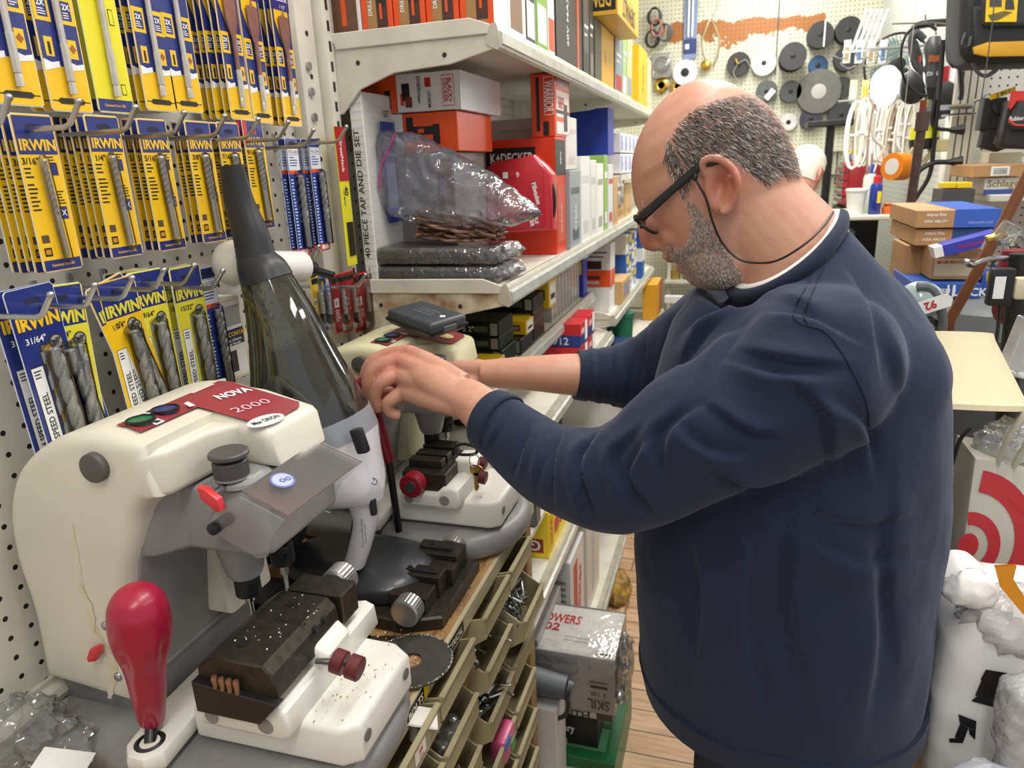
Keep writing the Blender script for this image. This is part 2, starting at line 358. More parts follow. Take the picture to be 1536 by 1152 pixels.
# ================================================================ carded drill bits on the pegboard
IRY = mat('#f5c51b', .3, coat=.3); IRB = mat('#26337a', .28, coat=.3); LIM = mat('#e8dc3a', .32, coat=.3); INK = mat('#2c2a26', .5); EDGE = mat('#dfe2ea', .2, coat=.3)
BIT = mat('#d2cec6', .28, metal=.4, noise=.15, nscale=80); BITD = mat('#d2cec6', .3, metal=.35, noise=.15, nscale=70); ROSE = mat('#a1766b', .4, metal=.5, noise=.3, nscale=60)
FILM = clear('#f6f8fa', .03, .06, 'clear_blister')
def card_base(mb, W, Hh, m, y0=0, hole=.02):
    c = .003
    pts = [(-W/2+c, 0), (W/2-c, 0), (W/2, -c), (W/2, -Hh+c), (W/2-c, -Hh), (-W/2+c, -Hh), (-W/2, -Hh+c), (-W/2, -c)]
    mb.prism([(a*1.03, b*1.008+.0006) for a, b in pts], -.0006, .0002, EDGE, 'x'); mb.prism(pts, .0002, .0006, m, 'x')
def patch(mb, y0, z0, y1, z1, m, x=.0008): mb.quad((x, y0, z0), (x, y1, z0), (x, y1, z1), (x, y0, z1), m)
def lines(mb, y0, z0, w, n, dz, m=INK, x=.0009, h=.4):
    for k in range(n): ww = w*(.55+.45*R.random()); patch(mb, y0, z0-dz*k-dz*h, y0+ww, z0-dz*k, m, x)
def twist(mb, p0, p1, r, m, turns=4, n=10, steps=40, lobe=.32):
    n = max(n, 16)
    p0 = Vector(p0); p1 = Vector(p1); t = (p1-p0).normalized(); u, v = ring_frame(p0, t, Vector((1, 0, 0))); rings = []
    for i in range(steps+1):
        f = i/steps; p = p0.lerp(p1, f); ph = turns*PI*f
        rings.append([p+(u*math.cos(2*PI*j/n)+v*math.sin(2*PI*j/n))*r*(1-lobe*1.15*max(0, math.cos(2*(2*PI*j/n-ph)))**2)*(.3 if i == 0 else 1) for j in range(n)])
    mb.loft(rings, m)
def eurohole(mb, z=-.012): mb.prism([(.010*math.cos(a)*1.0, z+.0035*math.sin(a)) for a in [2*PI*k/14 for k in range(14)]], .0006, .0009, mat('#1c2040', .5), 'x')
def card_masonry(size, red=False):
    W, Hh = .047, .158; t = thing('drill_bit_card', '-', 'drill bit')
    m = MB(); card_base(m, W, Hh, IRY); patch(m, -W/2+.0012, -.039, W/2-.0012, -.0015, IRB); patch(m, -W/2+.0012, -Hh+.001, W/2-.0012, -Hh+.012, IRB)
    eurohole(m); m.text('IRWIN', (.0011, .0005, -.0295), (0, 1, 0), (0, 0, 1), .0105, IRY, .035, width=.0415)
    m.text(size, (.0011, -.012, -.0455), (0, 1, 0), (0, 0, 1), .0065, INK, .02); m.text('Guaranteed Since 1885', (.0011, 0, -Hh+.0065), (0, 1, 0), (0, 0, 1), .003, IRY, .01, width=.028)
    lines(m, -.021, -.052, .011, 3, .0042); lines(m, -.021, -.068, .013, 7, .0042); lines(m, .009, -.041, .011, 3, .0030); lines(m, .010, -.076, .010, 5, .003)
    patch(m, .010, -.060, .018, -.048, IRB, .0009); patch(m, .010, -.105, .019, -.092, IRB, .0009); m.text('X', (.0011, .0145, -.0985), (0, 1, 0), (0, 0, 1), .006, PAPER)
    patch(m, -.019, -.128, -.010, -.120, mat('#5b4a3c', .5), .0009); patch(m, -.019, -.142, -.010, -.133, INK, .0009); patch(m, -.0175, -.140, -.0115, -.135, mat('#c98a1e'), .001)
    if red: patch(m, -W/2, -.036, -W/2+.008, -.001, mat('#d22a2a', .3), .001); patch(m, -.003, -.02, .006, -.008, mat('#d22a2a', .3), .001)
    m.build('card_backing', t)
    r = {'3/16"': .0022, '1/4"': .003, '5/16"': .0036}.get(size, .0042)
    m = MB(); twist(m, (.0055, 0, -.045), (.0055, .002, -.1), r*1.1, BIT, 8, 10, 56, .5); m.tube([(.0055, .002, -.1), (.0055, .004, -.143)], r*.85, BIT, 8); m.ball((.0055, 0, -.046), (r*1.25, r*1.25, r), BIT, 8, 6); m.build('drill_bit', t)
    m = MB(); m.tube([(.005, -.0003, -.0395), (.005, 0, -.043), (.005, .0043, -.146), (.005, .0043, -.15)], [.002, r+.0026, r+.0026, .002], FILM, 8); m.build('blister', t)
    return t
def card_hss(size, body=None, blue=False, tag_=True):
    W, Hh = .056, .215; t = thing('drill_bit_card', '-', 'drill bit'); body = body or LIM
    m = MB(); card_base(m, W, Hh, IRB if blue else body); patch(m, -W/2+.0012, -.045, W/2-.0012, -.0015, IRB); eurohole(m, -.014)
    if blue: patch(m, -.004, -.205, .014, -.062, IRY)
    m.text('IRWIN', (.0011, .0005, -.0355), (0, 1, 0), (0, 0, 1), .013, IRY if blue else LIM, .04, width=.05)
    m.text(size, (.0011, -.008, -.054), (0, 1, 0), (0, 0, 1), .0065, PAPER if blue else INK, .015)
    patch(m, -.0235, -.2, -.0085, -.082, INK, .0009); patch(m, -.0229, -.1994, -.0091, -.0826, PAPER, .001); m.text('HIGH SPEED STEEL', (.0012, -.016, -.15), (0, 0, 1), (0, -1, 0), .0068, INK, .02, width=.078)
    lines(m, -.021, -.086, .009, 3, .0035, x=.0012); patch(m, -.020, -.197, -.012, -.190, INK, .0012)
    m.prism([(.014+.0085*math.cos(a), -.062+.0085*math.sin(a)) for a in [2*PI*k/20 for k in range(20)]], .0007, .001, INK, 'x'); m.prism([(.014+.0068*math.cos(a), -.062+.0068*math.sin(a)) for a in [2*PI*k/20 for k in range(20)]], .001, .0012, BIT, 'x')
    for k in range(3): m.tube([(.0014, .009+.003*k, -.066), (.0014, .015+.002*k, -.058)], .0008, INK, 4)
    m.build('card_backing', t); m = MB(); twist(m, (.0085, .004, -.066), (.0085, .0075, -.19), .0068, BITD, 4.2, 18, 70, .5); m.tube([(.0085, .0075, -.19), (.0085, .008, -.21)], .0055, BIT, 10); m.build('drill_bit', t)
    m = MB(); m.tube([(.007, .004, -.058), (.007, .004, -.063), (.007, .008, -.208), (.007, .008, -.212)], [.003, .0095, .0095, .004], FILM, 10); m.build('blister', t)
    return t
def spade_outline(y0, zt, zb, w, sh):   # blade at the top, shank below
    return [(y0-w, zt), (y0-w, zt-.028), (y0-sh, zt-.052), (y0-sh, zb), (y0+sh, zb), (y0+sh, zt-.052), (y0+w, zt-.028), (y0+w, zt), (y0+.002, zt+.002), (y0, zt+.012), (y0-.002, zt+.002)]
def card_spade(size, plain=False, rosy=False, W=.052):
    Hh = .2; t = thing('spade_bit_card', '-', 'spade bit'); m = MB(); card_base(m, W, Hh, YEL2 if plain else IRY)
    if plain:
        patch(m, -W/2+.001, -Hh+.001, W/2-.001, -Hh+.014, IRB); m.text('Guaranteed Since 1885', (.0011, -.002, -Hh+.0075), (0, 1, 0), (0, 0, 1), .003, IRY, .01, width=.03)
        patch(m, .012, -.105, .019, -.088, INK, .0009); patch(m, .0128, -.104, .0182, -.089, YEL2, .001); lines(m, .0135, -.092, .004, 3, .003); patch(m, .012, -.18, .019, -.168, INK, .0009); patch(m, .0128, -.179, .0182, -.169, YEL2, .001)
    else:
        patch(m, -W/2+.001, -.155, W/2-.001, -.001, IRB)
        for s in (-1, 1):
            a, b = sorted((s*(W/2-.001), s*.006))
            m.prism([(a, -.158-.003*R.random()), (b, -.156), (b, -.150), ((a+b)/2, -.152), (a, -.149)], .0009, .001, PAPER, 'x')
            patch(m, a, -.2+.045-.0005, b, -.152, IRY, .00085)
            patch(m, a, -.112, b, -.084, IRY, .001); patch(m, a+.004 if s < 0 else a+.003, -.108, b-.003 if s < 0 else b-.004, -.089, IRB, .0011)
            m.text('2X', (.0013, (a+b)/2, -.0945), (0, 1, 0), (0, 0, 1), .0055, PAPER, .03); lines(m, (a+b)/2-.005, -.1, .01, 3, .0024, PAPER, .0013)
        patch(m, .009, -.146, .02, -.127, IRY, .001); m.prism([(.0145, -.131), (.019, -.136), (.0145, -.141), (.010, -.136)], .0011, .0013, mat('#a9622b'), 'x')
        patch(m, -.02, -.146, -.01, -.127, IRY, .001); m.box((.0013, -.015, -.138), (.0003, .003, .012), INK)
        m.prism([(-.017, -.004), (.017, -.004), (.019, -.045), (.005, -.08), (.005, -.05), (-.005, -.05), (-.005, -.08), (-.019, -.045)], .0009, .0011, IRY, 'x') if rosy else None
        if rosy: patch(m, -.024, -.03, .024, -.002, IRB, .0012); m.text('SPEEDBOR', (.0014, 0, -.013), (0, 1, 0), (0, 0, 1), .0062, PAPER, .02, width=.04); m.text(size, (.0014, .006, -.024), (0, 1, 0), (0, 0, 1), .0045, PAPER, .01)
        m.prism([(-.018, -.190), (-.014, -.187), (.014, -.187), (.018, -.190), (.014, -.193), (-.014, -.193)], .0009, .0011, INK, 'x'); patch(m, -W/2+.002, -.1905, W/2-.002, -.1895, INK, .001)
    m.build('card_backing', t)
    mt = ROSE if rosy else BITD; m = MB(); zt = -.04 if rosy else -.004
    m.prism(spade_outline(0, zt, -.135, .0125, .0032), .0035, .0062, mt, 'x', .0006, 1); m.tube([(.005, 0, zt-.045), (.005, 0, -.135)], .0034, mt, 8); m.tube([(.005, 0, -.133), (.005, 0, -.17)], .0042, BIT, 6); m.tube([(.005, 0, -.17), (.005, 0, -.174), (.005, 0, -.183)], [.003, .004, .0042], BIT, 6); m.build('spade_bit', t)
    return t
def card_vulcan():
    W, Hh = .034, .19; t = thing('drill_bit_card', '-', 'drill bit'); m = MB(); VB = mat('#27429a', .3); card_base(m, W, Hh, VB)
    patch(m, -W/2+.001, -.014, W/2-.001, -.001, mat('#1d2c63', .3)); patch(m, -W/2+.001, -.05, W/2-.001, -.0145, mat('#dfe3ea', .35)); patch(m, -.0145, -.026, .0145, -.0155, VB, .0009); patch(m, -.0138, -.0253, .0138, -.0162, PAPER, .001)
    m.text('VULCAN', (.0012, 0, -.0208), (0, 1, 0), (0, 0, 1), .0055, mat('#1d2c63'), .01, width=.025); lines(m, -.012, -.029, .024, 4, .0042, mat('#3b4f8f')); patch(m, -W/2+.001, -.056, W/2-.001, -.05, ORG)
    lines(m, -.014, -.064, .008, 22, .0052, PAPER); patch(m, -W/2+.001, -Hh+.001, W/2-.001, -Hh+.012, ORG); patch(m, -.01, -Hh+.003, .01, -Hh+.010, PAPER, .001)
    eurohole(m, -.007); m.build('card_backing', t); m = MB(); twist(m, (.007, .005, -.058), (.007, .006, -.135), .0055, BITD, 6, 12, 44, .4); m.tube([(.007, .006, -.135), (.007, .0065, -.175)], .0047, BIT, 10); m.build('drill_bit', t)
    m = MB(); m.tube([(.0055, .005, -.05), (.0055, .005, -.055), (.0055, .0065, -.178), (.0055, .0065, -.18)], [.003, .0085, .0085, .004], FILM, 10); m.build('blister', t); return t
_used = set()
def hang(proto, y, z, n, xf, front, behind, grp, dy=.0008, gap=.008, tilt=0, ry=0):
    "n cards on one peg: the front one at x = xf, the rest behind it towards the wall"
    for k in range(n):
        c = proto if proto.name not in _used else copy_tree(proto); _used.add(proto.name)
        c.location = (xf-gap*k-.002*R.random()*(k > 0), y-dy*k+R.uniform(-.0012, .0012)*(k > 0), z+R.uniform(-.0012, .0012)*(k > 0)); c.rotation_euler = (tilt+R.uniform(-.008, .008)*(k > 0), ry, R.uniform(-.03, .03)*(k > 0))
        c['label'] = ' '.join((front if k == 0 else behind).split()[:16])
        c['group'] = grp
def topmid(a, b, x): P, Q = at(*a, x=x), at(*b, x=x); return (P.y+Q.y)/2, (P.z+Q.z)/2, (Q-P).length
# middle row
mrow = [('3/16"', (20, 170), (68, 173), 5), ('1/4"', (128, 172), (172, 175), 5), ('5/16"', (200, 178), (250, 180), 3), ('3/8"', (275, 182), (313, 182), 3), ('7/16"', (328, 184), (352, 184), 3), ('9/16"', (360, 180), (393, 180), 2)]
XM = -.692
for size, a, b, n in mrow:
    y, z, wd = topmid(a, b, XM); p = card_masonry(size, size == '9/16"')
    s = size.replace('"', ' inch'); wh = ['leftmost peg', 'second peg from the left', 'middle peg', 'peg left of the vacuum nozzle', 'peg just above the vacuum nozzle', 'peg right of the vacuum nozzle'][mrow.index((size, a, b, n))]
    hang(p, y, z, n, XM, f'masonry bit card marked {s}, foremost on the {wh}', f'masonry bit card behind the foremost one on the {wh}', f'masonry bit cards on the {wh}', dy=.0012, gap=.0095)
# top row, cut by the frame
trow = [('1 in', (0, 155), (60, 152), False, False, 2), ('7/8 in', (82, 165), (136, 162), False, False, 3), ('plain', (151, 167), (200, 170), True, False, 2), ('3/4 in', (232, 165), (256, 168), False, False, 4), ('5/8 in', (265, 166), (303, 164), False, False, 2), ('1 1/8"', (348, 178), (378, 176), False, True, 5), ('1 1/4"', (385, 183), (406, 183), False, True, 2), ('1 1/2"', (424, 187), (456, 186), False, True, 3)]
names = {'1 in': 'leftmost spade bit card', '7/8 in': 'spade bit card left of the plain yellow one', 'plain': 'plain bright yellow spade bit card with blue foot', '3/4 in': 'narrow spade bit card just right of the plain yellow one', '5/8 in': 'wide spade bit card with pale blade, middle of the top row', '1 1/8"': 'leftmost reddish spade bit card marked SPEEDBOR', '1 1/4"': 'reddish spade bit card between two other SPEEDBOR cards', '1 1/2"': 'reddish spade bit card nearest the steel upright'}
for size, a, b, pl, ro, n in trow:
    xx = -.70; P, Q = at(*a, x=xx), at(*b, x=xx); y = (P.y+Q.y)/2; z = P.z+.2; W = .052 if not ro else .048
    p = card_spade(size, pl, ro, W)
    hang(p, y, z, n, xx, names[size], 'card behind '+names[size].replace(', leftmost of three', ' left of two others'), 'spade bit cards '+size.replace('"', ' inch'), dy=.0035, gap=.009)
# bottom row, behind the near key machine
brow = [('31/64"', (0, 438), (22, 440), LIM, 1, 2, .05), ('3/8"', (24, 445), (60, 440), LIM, 1, 1, .13), ('27/64"', (50, 434), (118, 448), LIM, 0, 2, -.04), ('1/2"', (122, 428), (150, 424), IRY, 0, 1, .26), ('1/4"', (140, 424), (163, 420), IRY, 0, 1, .06), ('29/64"', (188, 411), (243, 406), LIM, 0, 3, 0), ('15/32"', (252, 404), (291, 400), LIM, 0, 2, 0)]
nm2 = {'31/64"': 'leftmost blue drill bit card lettered HIGH SPEED STEEL', '3/8"': 'blue drill bit card beside the leftmost one', '27/64"': 'pale drill bit card with its IRWIN partly covered, behind the two blue ones', '1/2"': 'tilted orange-yellow drill bit card leaning right', '1/4"': 'yellow drill bit card partly behind the tilted one', '29/64"': 'pale yellow drill bit card marked 29/64', '15/32"': 'yellow drill bit card marked 15/32'}
for size, a, b, body, bl, n, tl in brow:
    xx = -.70; P, Q = at(*a, x=xx), at(*b, x=xx); p = card_hss(size, body, bool(bl))
    hang(p, P.y+.028, P.z, n, xx+.004*(R.random()), nm2[size], 'card behind the '+nm2[size].split(',')[0], 'high speed steel bits '+size.replace('"', ' inch'), dy=.005, gap=.012, tilt=tl)
pv = card_vulcan()
for i, (a, b, n, lab) in enumerate([((420, 205), (450, 205), 2, 'blue and white drill bit card under the peg, left of the pair beside the upright'), ((452, 205), (484, 205), 3, 'blue and white drill bit card nearest the upright'), ((293, 403), (322, 408), 1, 'narrow blue drill bit card right of the 15/32 card')]):
    P, Q = at(*a, x=-.70), at(*b, x=-.70); hang(pv, (P.y+Q.y)/2, P.z-.002, n, -.70, lab, 'blue card hidden behind another by the upright', 'blue and white drill bit cards', dy=.004, gap=.01)
# pegs
def peg_proto():
    m = MB(); m.tube([(-.002, 0, 0), (.118, 0, -.0), (.126, 0, .003), (.142, 0, .022)], [.0028, .0028, .0028, .0026], STEEL, 8); m.ball((.142, 0, .0225), .0036, STEEL, 8, 6)
    m.box((.001, 0, .004), (.003, .008, .03), STEEL, .001, 1); o = m.build('peg_hook'); return o
pp = peg_proto(); first = True
tips = [((13, 146), 'top'), ((118, 152), 'top'), ((203, 161), 'top'), ((276, 169), 'top'), ((337, 174), 'top'), ((387, 179), 'top'), ((432, 183), 'top'), ((470, 195), 'top'), ((520, 190), 'top'), ((76, 442), 'low'), ((142, 428), 'low'), ((198, 417), 'low'), ((246, 405), 'low'), ((291, 398), 'low'), ((334, 406), 'low'), ((478, 370), 'low'), ((548, 412), 'low')]
for i, (tp, row) in enumerate(tips):
    P = at(*tp, x=WX+.142)
    o = pp if first else pp.copy()
    if not first: COL.objects.link(o)
    first = False
    o.location = (WX, P.y, P.z-.0225)
    tagit(o, 'chrome peg hook carrying the '+('masonry bit cards above the machines' if row == 'top' else 'high speed steel bit cards, upturned at its tip'), 'hook', 'chrome peg hooks of the '+('upper' if row == 'top' else 'lower')+' row')
# small boxes and blister packs around the vacuum
def carton(name, lab, cat, a, b, base, deco=(), text=(), rz=0, group=None, r=.0015, top=None, part=None):
    """box from a to b; deco (face,u0,v0,u1,v1,mat) in 0..1, text (face,u,v,h,str,mat,rot)
    faces: n near (-y, u along +x), f front (+x, u along +y), t top (u along +x, v along +y)"""
    a = Vector(a); b = Vector(b); c = Vector(((a.x+b.x)/2, (a.y+b.y)/2, a.z)); hx, hy, hz = (b.x-a.x)/2, (b.y-a.y)/2, b.z-a.z
    m = MB(); m.box((0, 0, hz/2), (2*hx, 2*hy, hz), base, r, 1); e = .0004
    def P(f, u, v, o=e):
        if f == 'n': return Vector((-hx+2*hx*u, -hy-o, hz*v))
        if f == 'f': return Vector((hx+o, -hy+2*hy*u, hz*v))
        return Vector((-hx+2*hx*u, -hy+2*hy*v, hz+o))
    AX = {'n': ((1, 0, 0), (0, 0, 1)), 'f': ((0, 1, 0), (0, 0, 1)), 't': ((1, 0, 0), (0, 1, 0))}
    for k, d in enumerate(deco):
        f, u0, v0, u1, v1, mm = d[:6]; o = e+.0001*k
        m.quad(P(f, u0, v0, o), P(f, u1, v0, o), P(f, u1, v1, o), P(f, u0, v1, o), mm)
    for tx in text:
        f, u, v, h, s_, mm = tx[:6]; rot = tx[6] if len(tx) > 6 else 0; wd = tx[7] if len(tx) > 7 else None
        U, V = [Vector(q) for q in AX[f]]; q = rot*PI/180; U2 = U*math.cos(q)+V*math.sin(q); V2 = V*math.cos(q)-U*math.sin(q)
        m.text(s_, P(f, u, v, e+.0001*(len(deco)+2)), U2, V2, h, mm, .02, width=wd)
    if part: m.M = Matrix(); t = thing(name, lab, cat, c, rz, group); o = m.build('carton', None); o.parent = t; return t
    o = m.build(name); o.location = c; o.rotation_euler = (0, 0, rz); tagit(o, lab, cat, group); return o
DK = mat('#1d1d1f', .45); RED = mat('#c2201f', .38); LGR = mat('#8fc43a', .4); WB = mat('#e9e8e4', .42, noise=.06, nscale=20); NAVY = mat('#1f2c52', .4)
P = at(325, 451, x=-.70); Q = at(376, 560, x=-.70)
carton('adhesive_kit_box', 'white kit box with blue band and QR-less label behind the vacuum'.replace('QR-less ', ''), 'box', (-.757, P.y, Q.z), (-.70, Q.y, P.z), WB,
       [('f', .04, .03, .96, .97, YEL), ('f', .06, .04, .94, .96, WB), ('f', .06, .42, .94, .62, NAVY), ('f', .1, .66, .9, .9, mat('#9a9b9b')), ('f', .15, .1, .5, .36, mat('#3c3a38'))],
       [('f', .5, .56, .006, 'BOX CONTAINS', YEL, 0, .07), ('f', .45, .49, .004, 'Fiber Adhesive', PAPER), ('f', .42, .445, .004, 'Clear Powder', PAPER)])
# white cordless tool hung behind the vacuum nozzle
P = at(352, 392, x=-.66); t = thing('cordless_screwdriver', 'white cordless tool with black bit holder hung behind the vacuum nozzle', 'tool', (P.x, P.y, P.z-.04))
a = at(352, 395, x=-.665); b = at(452, 400, x=-.645); bb = at(470, 405, x=-.64); c = at(497, 413, x=-.63)
m = MB(); m.ball(a, (.03, .032, .032), CREAM, 18, 12); m.tube([a+Vector((0, -.008, -.01)), a.lerp(b, .35)+Vector((0, 0, -.004)), b], [.027, .024, .024], mat('#eceae6', .3), 20); m.build('housing', t)
m = MB(); m.cyl(b, bb, .014, BLK, n=16, bev=.002); m.cyl(bb, c, .007, BLK, n=12); m.build('bit_holder', t)
m = MB(); m.text('MAZOO', a+Vector((.031, .0, .012)), (0, 1, 0), (0, 0, 1), .008, RED, .03); m.text('drill', a+Vector((.031, .004, .0)), (0, 1, 0), (0, 0, 1), .006, RED, .02); m.build('brand_print', t)
# blister packs left of the rusty bracket
def blister_pack(y, z0, z1, W, x, col, lab, bitlen=.05, num='15'):
    t = thing('bit_blister_pack', lab, 'tool pack', (x, y, z0)); m = MB(); h = z1-z0; m.M = T((x, y, z0)); m.box((0, 0, h/2), (.002, W, h), col, .0008, 1)
    patch(m, -W*.45, h*.86, W*.45, h*.97, mat('#161616'), .0013); patch(m, W*-.42, h*.45, 0, h*.6, PAPER, .0014); m.text(num, (.0016, -W*.2, h*.52), (0, 1, 0), (0, 0, 1), .007, INK, .03); patch(m, W*.1, h*.02, W*.45, h*.14, PAPER, .0014)
    lines(m, -W*.4, h*.4, W*.5, 6, h*.035, PAPER, .0014); m.build('card_backing', t)
    m = MB(); m.M = T((x, y, z0)); twist(m, (.007, W*.22, h*.75), (.007, W*.22, h*.3), .004, BITD, 5, 8, 24); m.tube([(.007, W*.22, h*.3), (.007, W*.22, h*.12)], .0045, BLK, 6); m.build('bit', t)
    m = MB(); m.M = T((x, y, z0)); m.box((.006, 0, h*.5), (.014, W*.94, h*.94), FILM, .005, 2); m.build('blister', t)
for i, (px, pyt, pyb, wpx, col, lab) in enumerate([(538, 410, 498, 20, '#c21f2a', 'red blister pack with price sticker nearest the rusty bracket'), (515, 408, 500, 18, '#c21f2a', 'red blister pack middle of three below the tap set box'), (497, 412, 502, 14, '#b01c28', 'red blister pack leftmost of three below the tap set box'), (472, 415, 500, 10, '#3456b8', 'narrow blue bit pack left of the red packs'), (458, 415, 498, 9, '#e7c527', 'narrow yellow bit pack beside the vacuum canister')]):
    A = at(px, pyt, x=-.7); B = at(px, pyb, x=-.7); C_ = at(px+wpx, pyt, x=-.7); blister_pack(A.y, B.z, A.z, abs(C_.y-A.y)*1.25, -.7+.004*i, mat(col, .35), lab)
P = at(506, 190, x=-.70); Q = at(530, 398, x=-.70)
m = MB(); m.M = T((P.x, (P.y+Q.y)/2, Q.z), rx=.0); h = P.z-Q.z; W = .035
m.box((0, 0, h/2), (.003, W, h), YEL2, .001, 1); patch(m, -W/2, h*.62, W/2, h, mat('#b3202c', .35), .0018); m.text('GreatNeck', (.002, 0, h*.8), (0, 0, -1), (0, 1, 0), .009, PAPER, .02); m.text('40', (.002, .003, h*.55), (0, 0, -1), (0, 1, 0), .012, INK, .03); m.text('for Metal', (.002, -.006, h*.5), (0, 0, -1), (0, 1, 0), .005, INK)
for k in range(4): m.box((.003, -.008+.006*k, h*.2), (.002, .003, h*.25), INK)
solo('saw_blade_pack', m, 'red and yellow upright pack lettered GreatNeck beside the tap and die box', 'tool pack')
# ================================================================ workbench, bins, key machines, vacuum
BZ = .95; BX = -.362
def wood(col, c2, ax=1, sc=8):
    m = bpy.data.materials.new('bench_wood'); m.use_nodes = True; nt = m.node_tree; b = nt.nodes['Principled BSDF']; L = nt.links.new
    tc = nt.nodes.new('ShaderNodeTexCoord'); mp = nt.nodes.new('ShaderNodeMapping'); s = [14, 14, 14]; s[ax] = 1.5; mp.inputs['Scale'].default_value = s; L(tc.outputs['Object'], mp.inputs[0])
    n = nt.nodes.new('ShaderNodeTexNoise'); n.inputs['Scale'].default_value = sc; n.inputs['Detail'].default_value = 8; L(mp.outputs[0], n.inputs[0])
    r = nt.nodes.new('ShaderNodeValToRGB'); r.color_ramp.elements[0].position = .35; r.color_ramp.elements[0].color = lin(c2); r.color_ramp.elements[1].position = .62; r.color_ramp.elements[1].color = lin(col)
    L(n.outputs['Fac'], r.inputs[0]); L(r.outputs[0], b.inputs['Base Color']); b.inputs['Roughness'].default_value = .55; return m
PLY = wood('#b48c58', '#80603a'); OAK = wood('#a98a5c', '#7c6340', 2)
t = thing('workbench', 'wooden bench under the two key cutting machines, with a lettered front edge', 'workbench', (-.55, .6, 0))
m = MB(); m.b2((WX+.02, -.3, BZ-.022), (BX, 1.235, BZ), PLY, .002, 1); m.build('bench_top', t)
m = MB(); m.b2((BX-.002, -.3, BZ-.03), (BX+.006, 1.235, BZ-.002), mat('#c3b894', .5), .001, 1)
def edge_label(y, s, w): m.b2((BX+.006, y-w/2, BZ-.024), (BX+.0068, y+w/2, BZ-.006), '#1f1e1c'); m.text(s, (BX+.0072, y, BZ-.015), (0, 1, 0), (0, 0, 1), .0105, mat('#e9e2cf'), .03, width=w*.86)
Pn, Pf = at(672, 980, x=BX+.007), at(694, 925, x=BX+.007); edge_label((Pn.y+Pf.y)/2-.01, 'ELECTRICAL', .085)
P1 = at(630, 1058, x=BX+.007); edge_label(P1.y-.01, 'BOLTS', .05); m.b2((BX+.006, P1.y+.008, BZ-.024), (BX+.0068, P1.y+.03, BZ-.006), YEL); m.build('front_edging', t)
for y in (.846, .30, 1.22):
    m = MB(); m.b2((BX-.032, y-.018, 0), (BX-.003, y+.018, BZ-.022), OAK, .002, 1); m.build('leg', t)
m = MB(); m.b2((WX+.02, -.3, .45), (-.47, 1.22, .462), OAK); m.b2((-.475, -.3, 0), (-.465, 1.22, BZ-.022), mat('#6b5a42', .6)); m.build('back_board', t)
# hopper bins
BIN = mat('#aca27d', .5, noise=.2, nscale=22)
BRX = -.335
def make_bin(low):
    t = thing('hopper_bin', '-', 'bin'); m = MB(); W, D, th = .128, .10, .0028; hb = .05 if low else .088
    prof = [(-D, 0), (-.03, 0), (.0, .024), (.0, .058), (-.008, .056)]+([(-.03, hb), (-D, hb)] if low else [(-.055, hb), (-D, hb)])
    for s in (-1, 1): y = s*W/2; m.prism(prof, min(y, y-s*th), max(y, y-s*th), BIN, 'y', .0006, 1)
    m.b2((-D, -W/2+th, 0), (-.03, W/2-th, th), BIN); m.prism([(-.03, 0), (0, .024), (-.002, .0265), (-.0315, .003)], -W/2+th, W/2-th, BIN, 'y')
    m.b2((-.003, -W/2+th*.9, .024), (0, W/2-th*.9, .058), BIN); m.b2((-.0045, -W/2+.001, .055), (.0035, W/2-.001, .0595), BIN, .0012, 1); m.b2((-D, -W/2, 0), (-D+th, W/2, hb), BIN)
    m.build('tray', t); m = MB(); m.prism([(-.0305, -.001), (.0015, .0225), (.0015, .027), (-.0305, .0025)], -W/2, W/2, BIN, 'y', .0005, 1); m.build('front_lip', t); return t
bp_ = {}; bins = []
rows = [.868, .772, .675, .578, .481, .384]; cols = [(.625, 'nearest'), (.76, 'second'), (.933, 'third'), (1.068, 'farthest')]
rn = ['top', 'second', 'third', 'fourth', 'fifth', 'sixth']
for ci, (cy, cn) in enumerate(cols):
    for ri, z in enumerate(rows):
        if ci == 0 and ri > 3: continue
        k = ri == 0; o = make_bin(k) if k not in bp_ else copy_tree(bp_[k]); bp_.setdefault(k, o)
        o.location = (BRX+(.022 if ci == 3 and ri == 1 else 0), cy, z); o['label'] = f'beige hopper bin on the bench front, {rn[ri]} row, {cn} column'; o['group'] = 'beige hopper bins'; bins.append((ci, ri, cy, z))
m = MB(); m.b2((-.452, .55, .36), (-.438, 1.14, .922), mat('#6f665a', .6)); m.b2((-.452, .55, 0), (-.438, .57, .4), GREYD); m.b2((-.452, 1.12, 0), (-.438, 1.14, .4), GREYD); solo('bin_rack', m, 'dark rack panel on the bench front that carries the hopper bins', 'rack')
def screw_proto(L, r, hx=False):
    m = MB(); m.tube([(0, 0, 0), (0, 0, L*.9), (0, 0, L)], [r, r, r*.3], STEEL, 7); m.tube([(0, 0, -.004), (0, 0, -.001), (0, 0, .001)], [r*1.2, r*2.1, r*2.1], STEEL, 6 if hx else 10); return m.build('machine_screw' if not hx else 'hex_bolt')
def fill(cy, z, n, L, r, lab, grp, hx=False, dx=0):
    p = screw_proto(L, r, hx); rr = random.Random(int(cy*1000+z*100))
    for k in range(n):
        o = p if k == 0 else p.copy()
        if k: COL.objects.link(o)
        o.location = (-.042+BRX+dx+rr.uniform(-.022, .018), cy+rr.uniform(-.045, .03), z+.024+.0022*k*(12/n)+rr.uniform(0, .014)); o.rotation_euler = (rr.uniform(.7, 1.5), 0, rr.uniform(-3, 3)); tagit(o, lab, 'bolt' if hx else 'screw', grp)
fill(.933, .675, 40, .05, .003, 'silver bolt lying in the third bin down behind the bench post', 'bolts in the third bin', True)
fill(1.068, .772, 40, .034, .0025, 'bright zinc screw piled in a farthest column bin', 'screws in the farthest column', dx=.022)
fill(.933, .772, 8, .04, .0025, 'dark steel screw in a second row bin', 'screws in the second row bin')
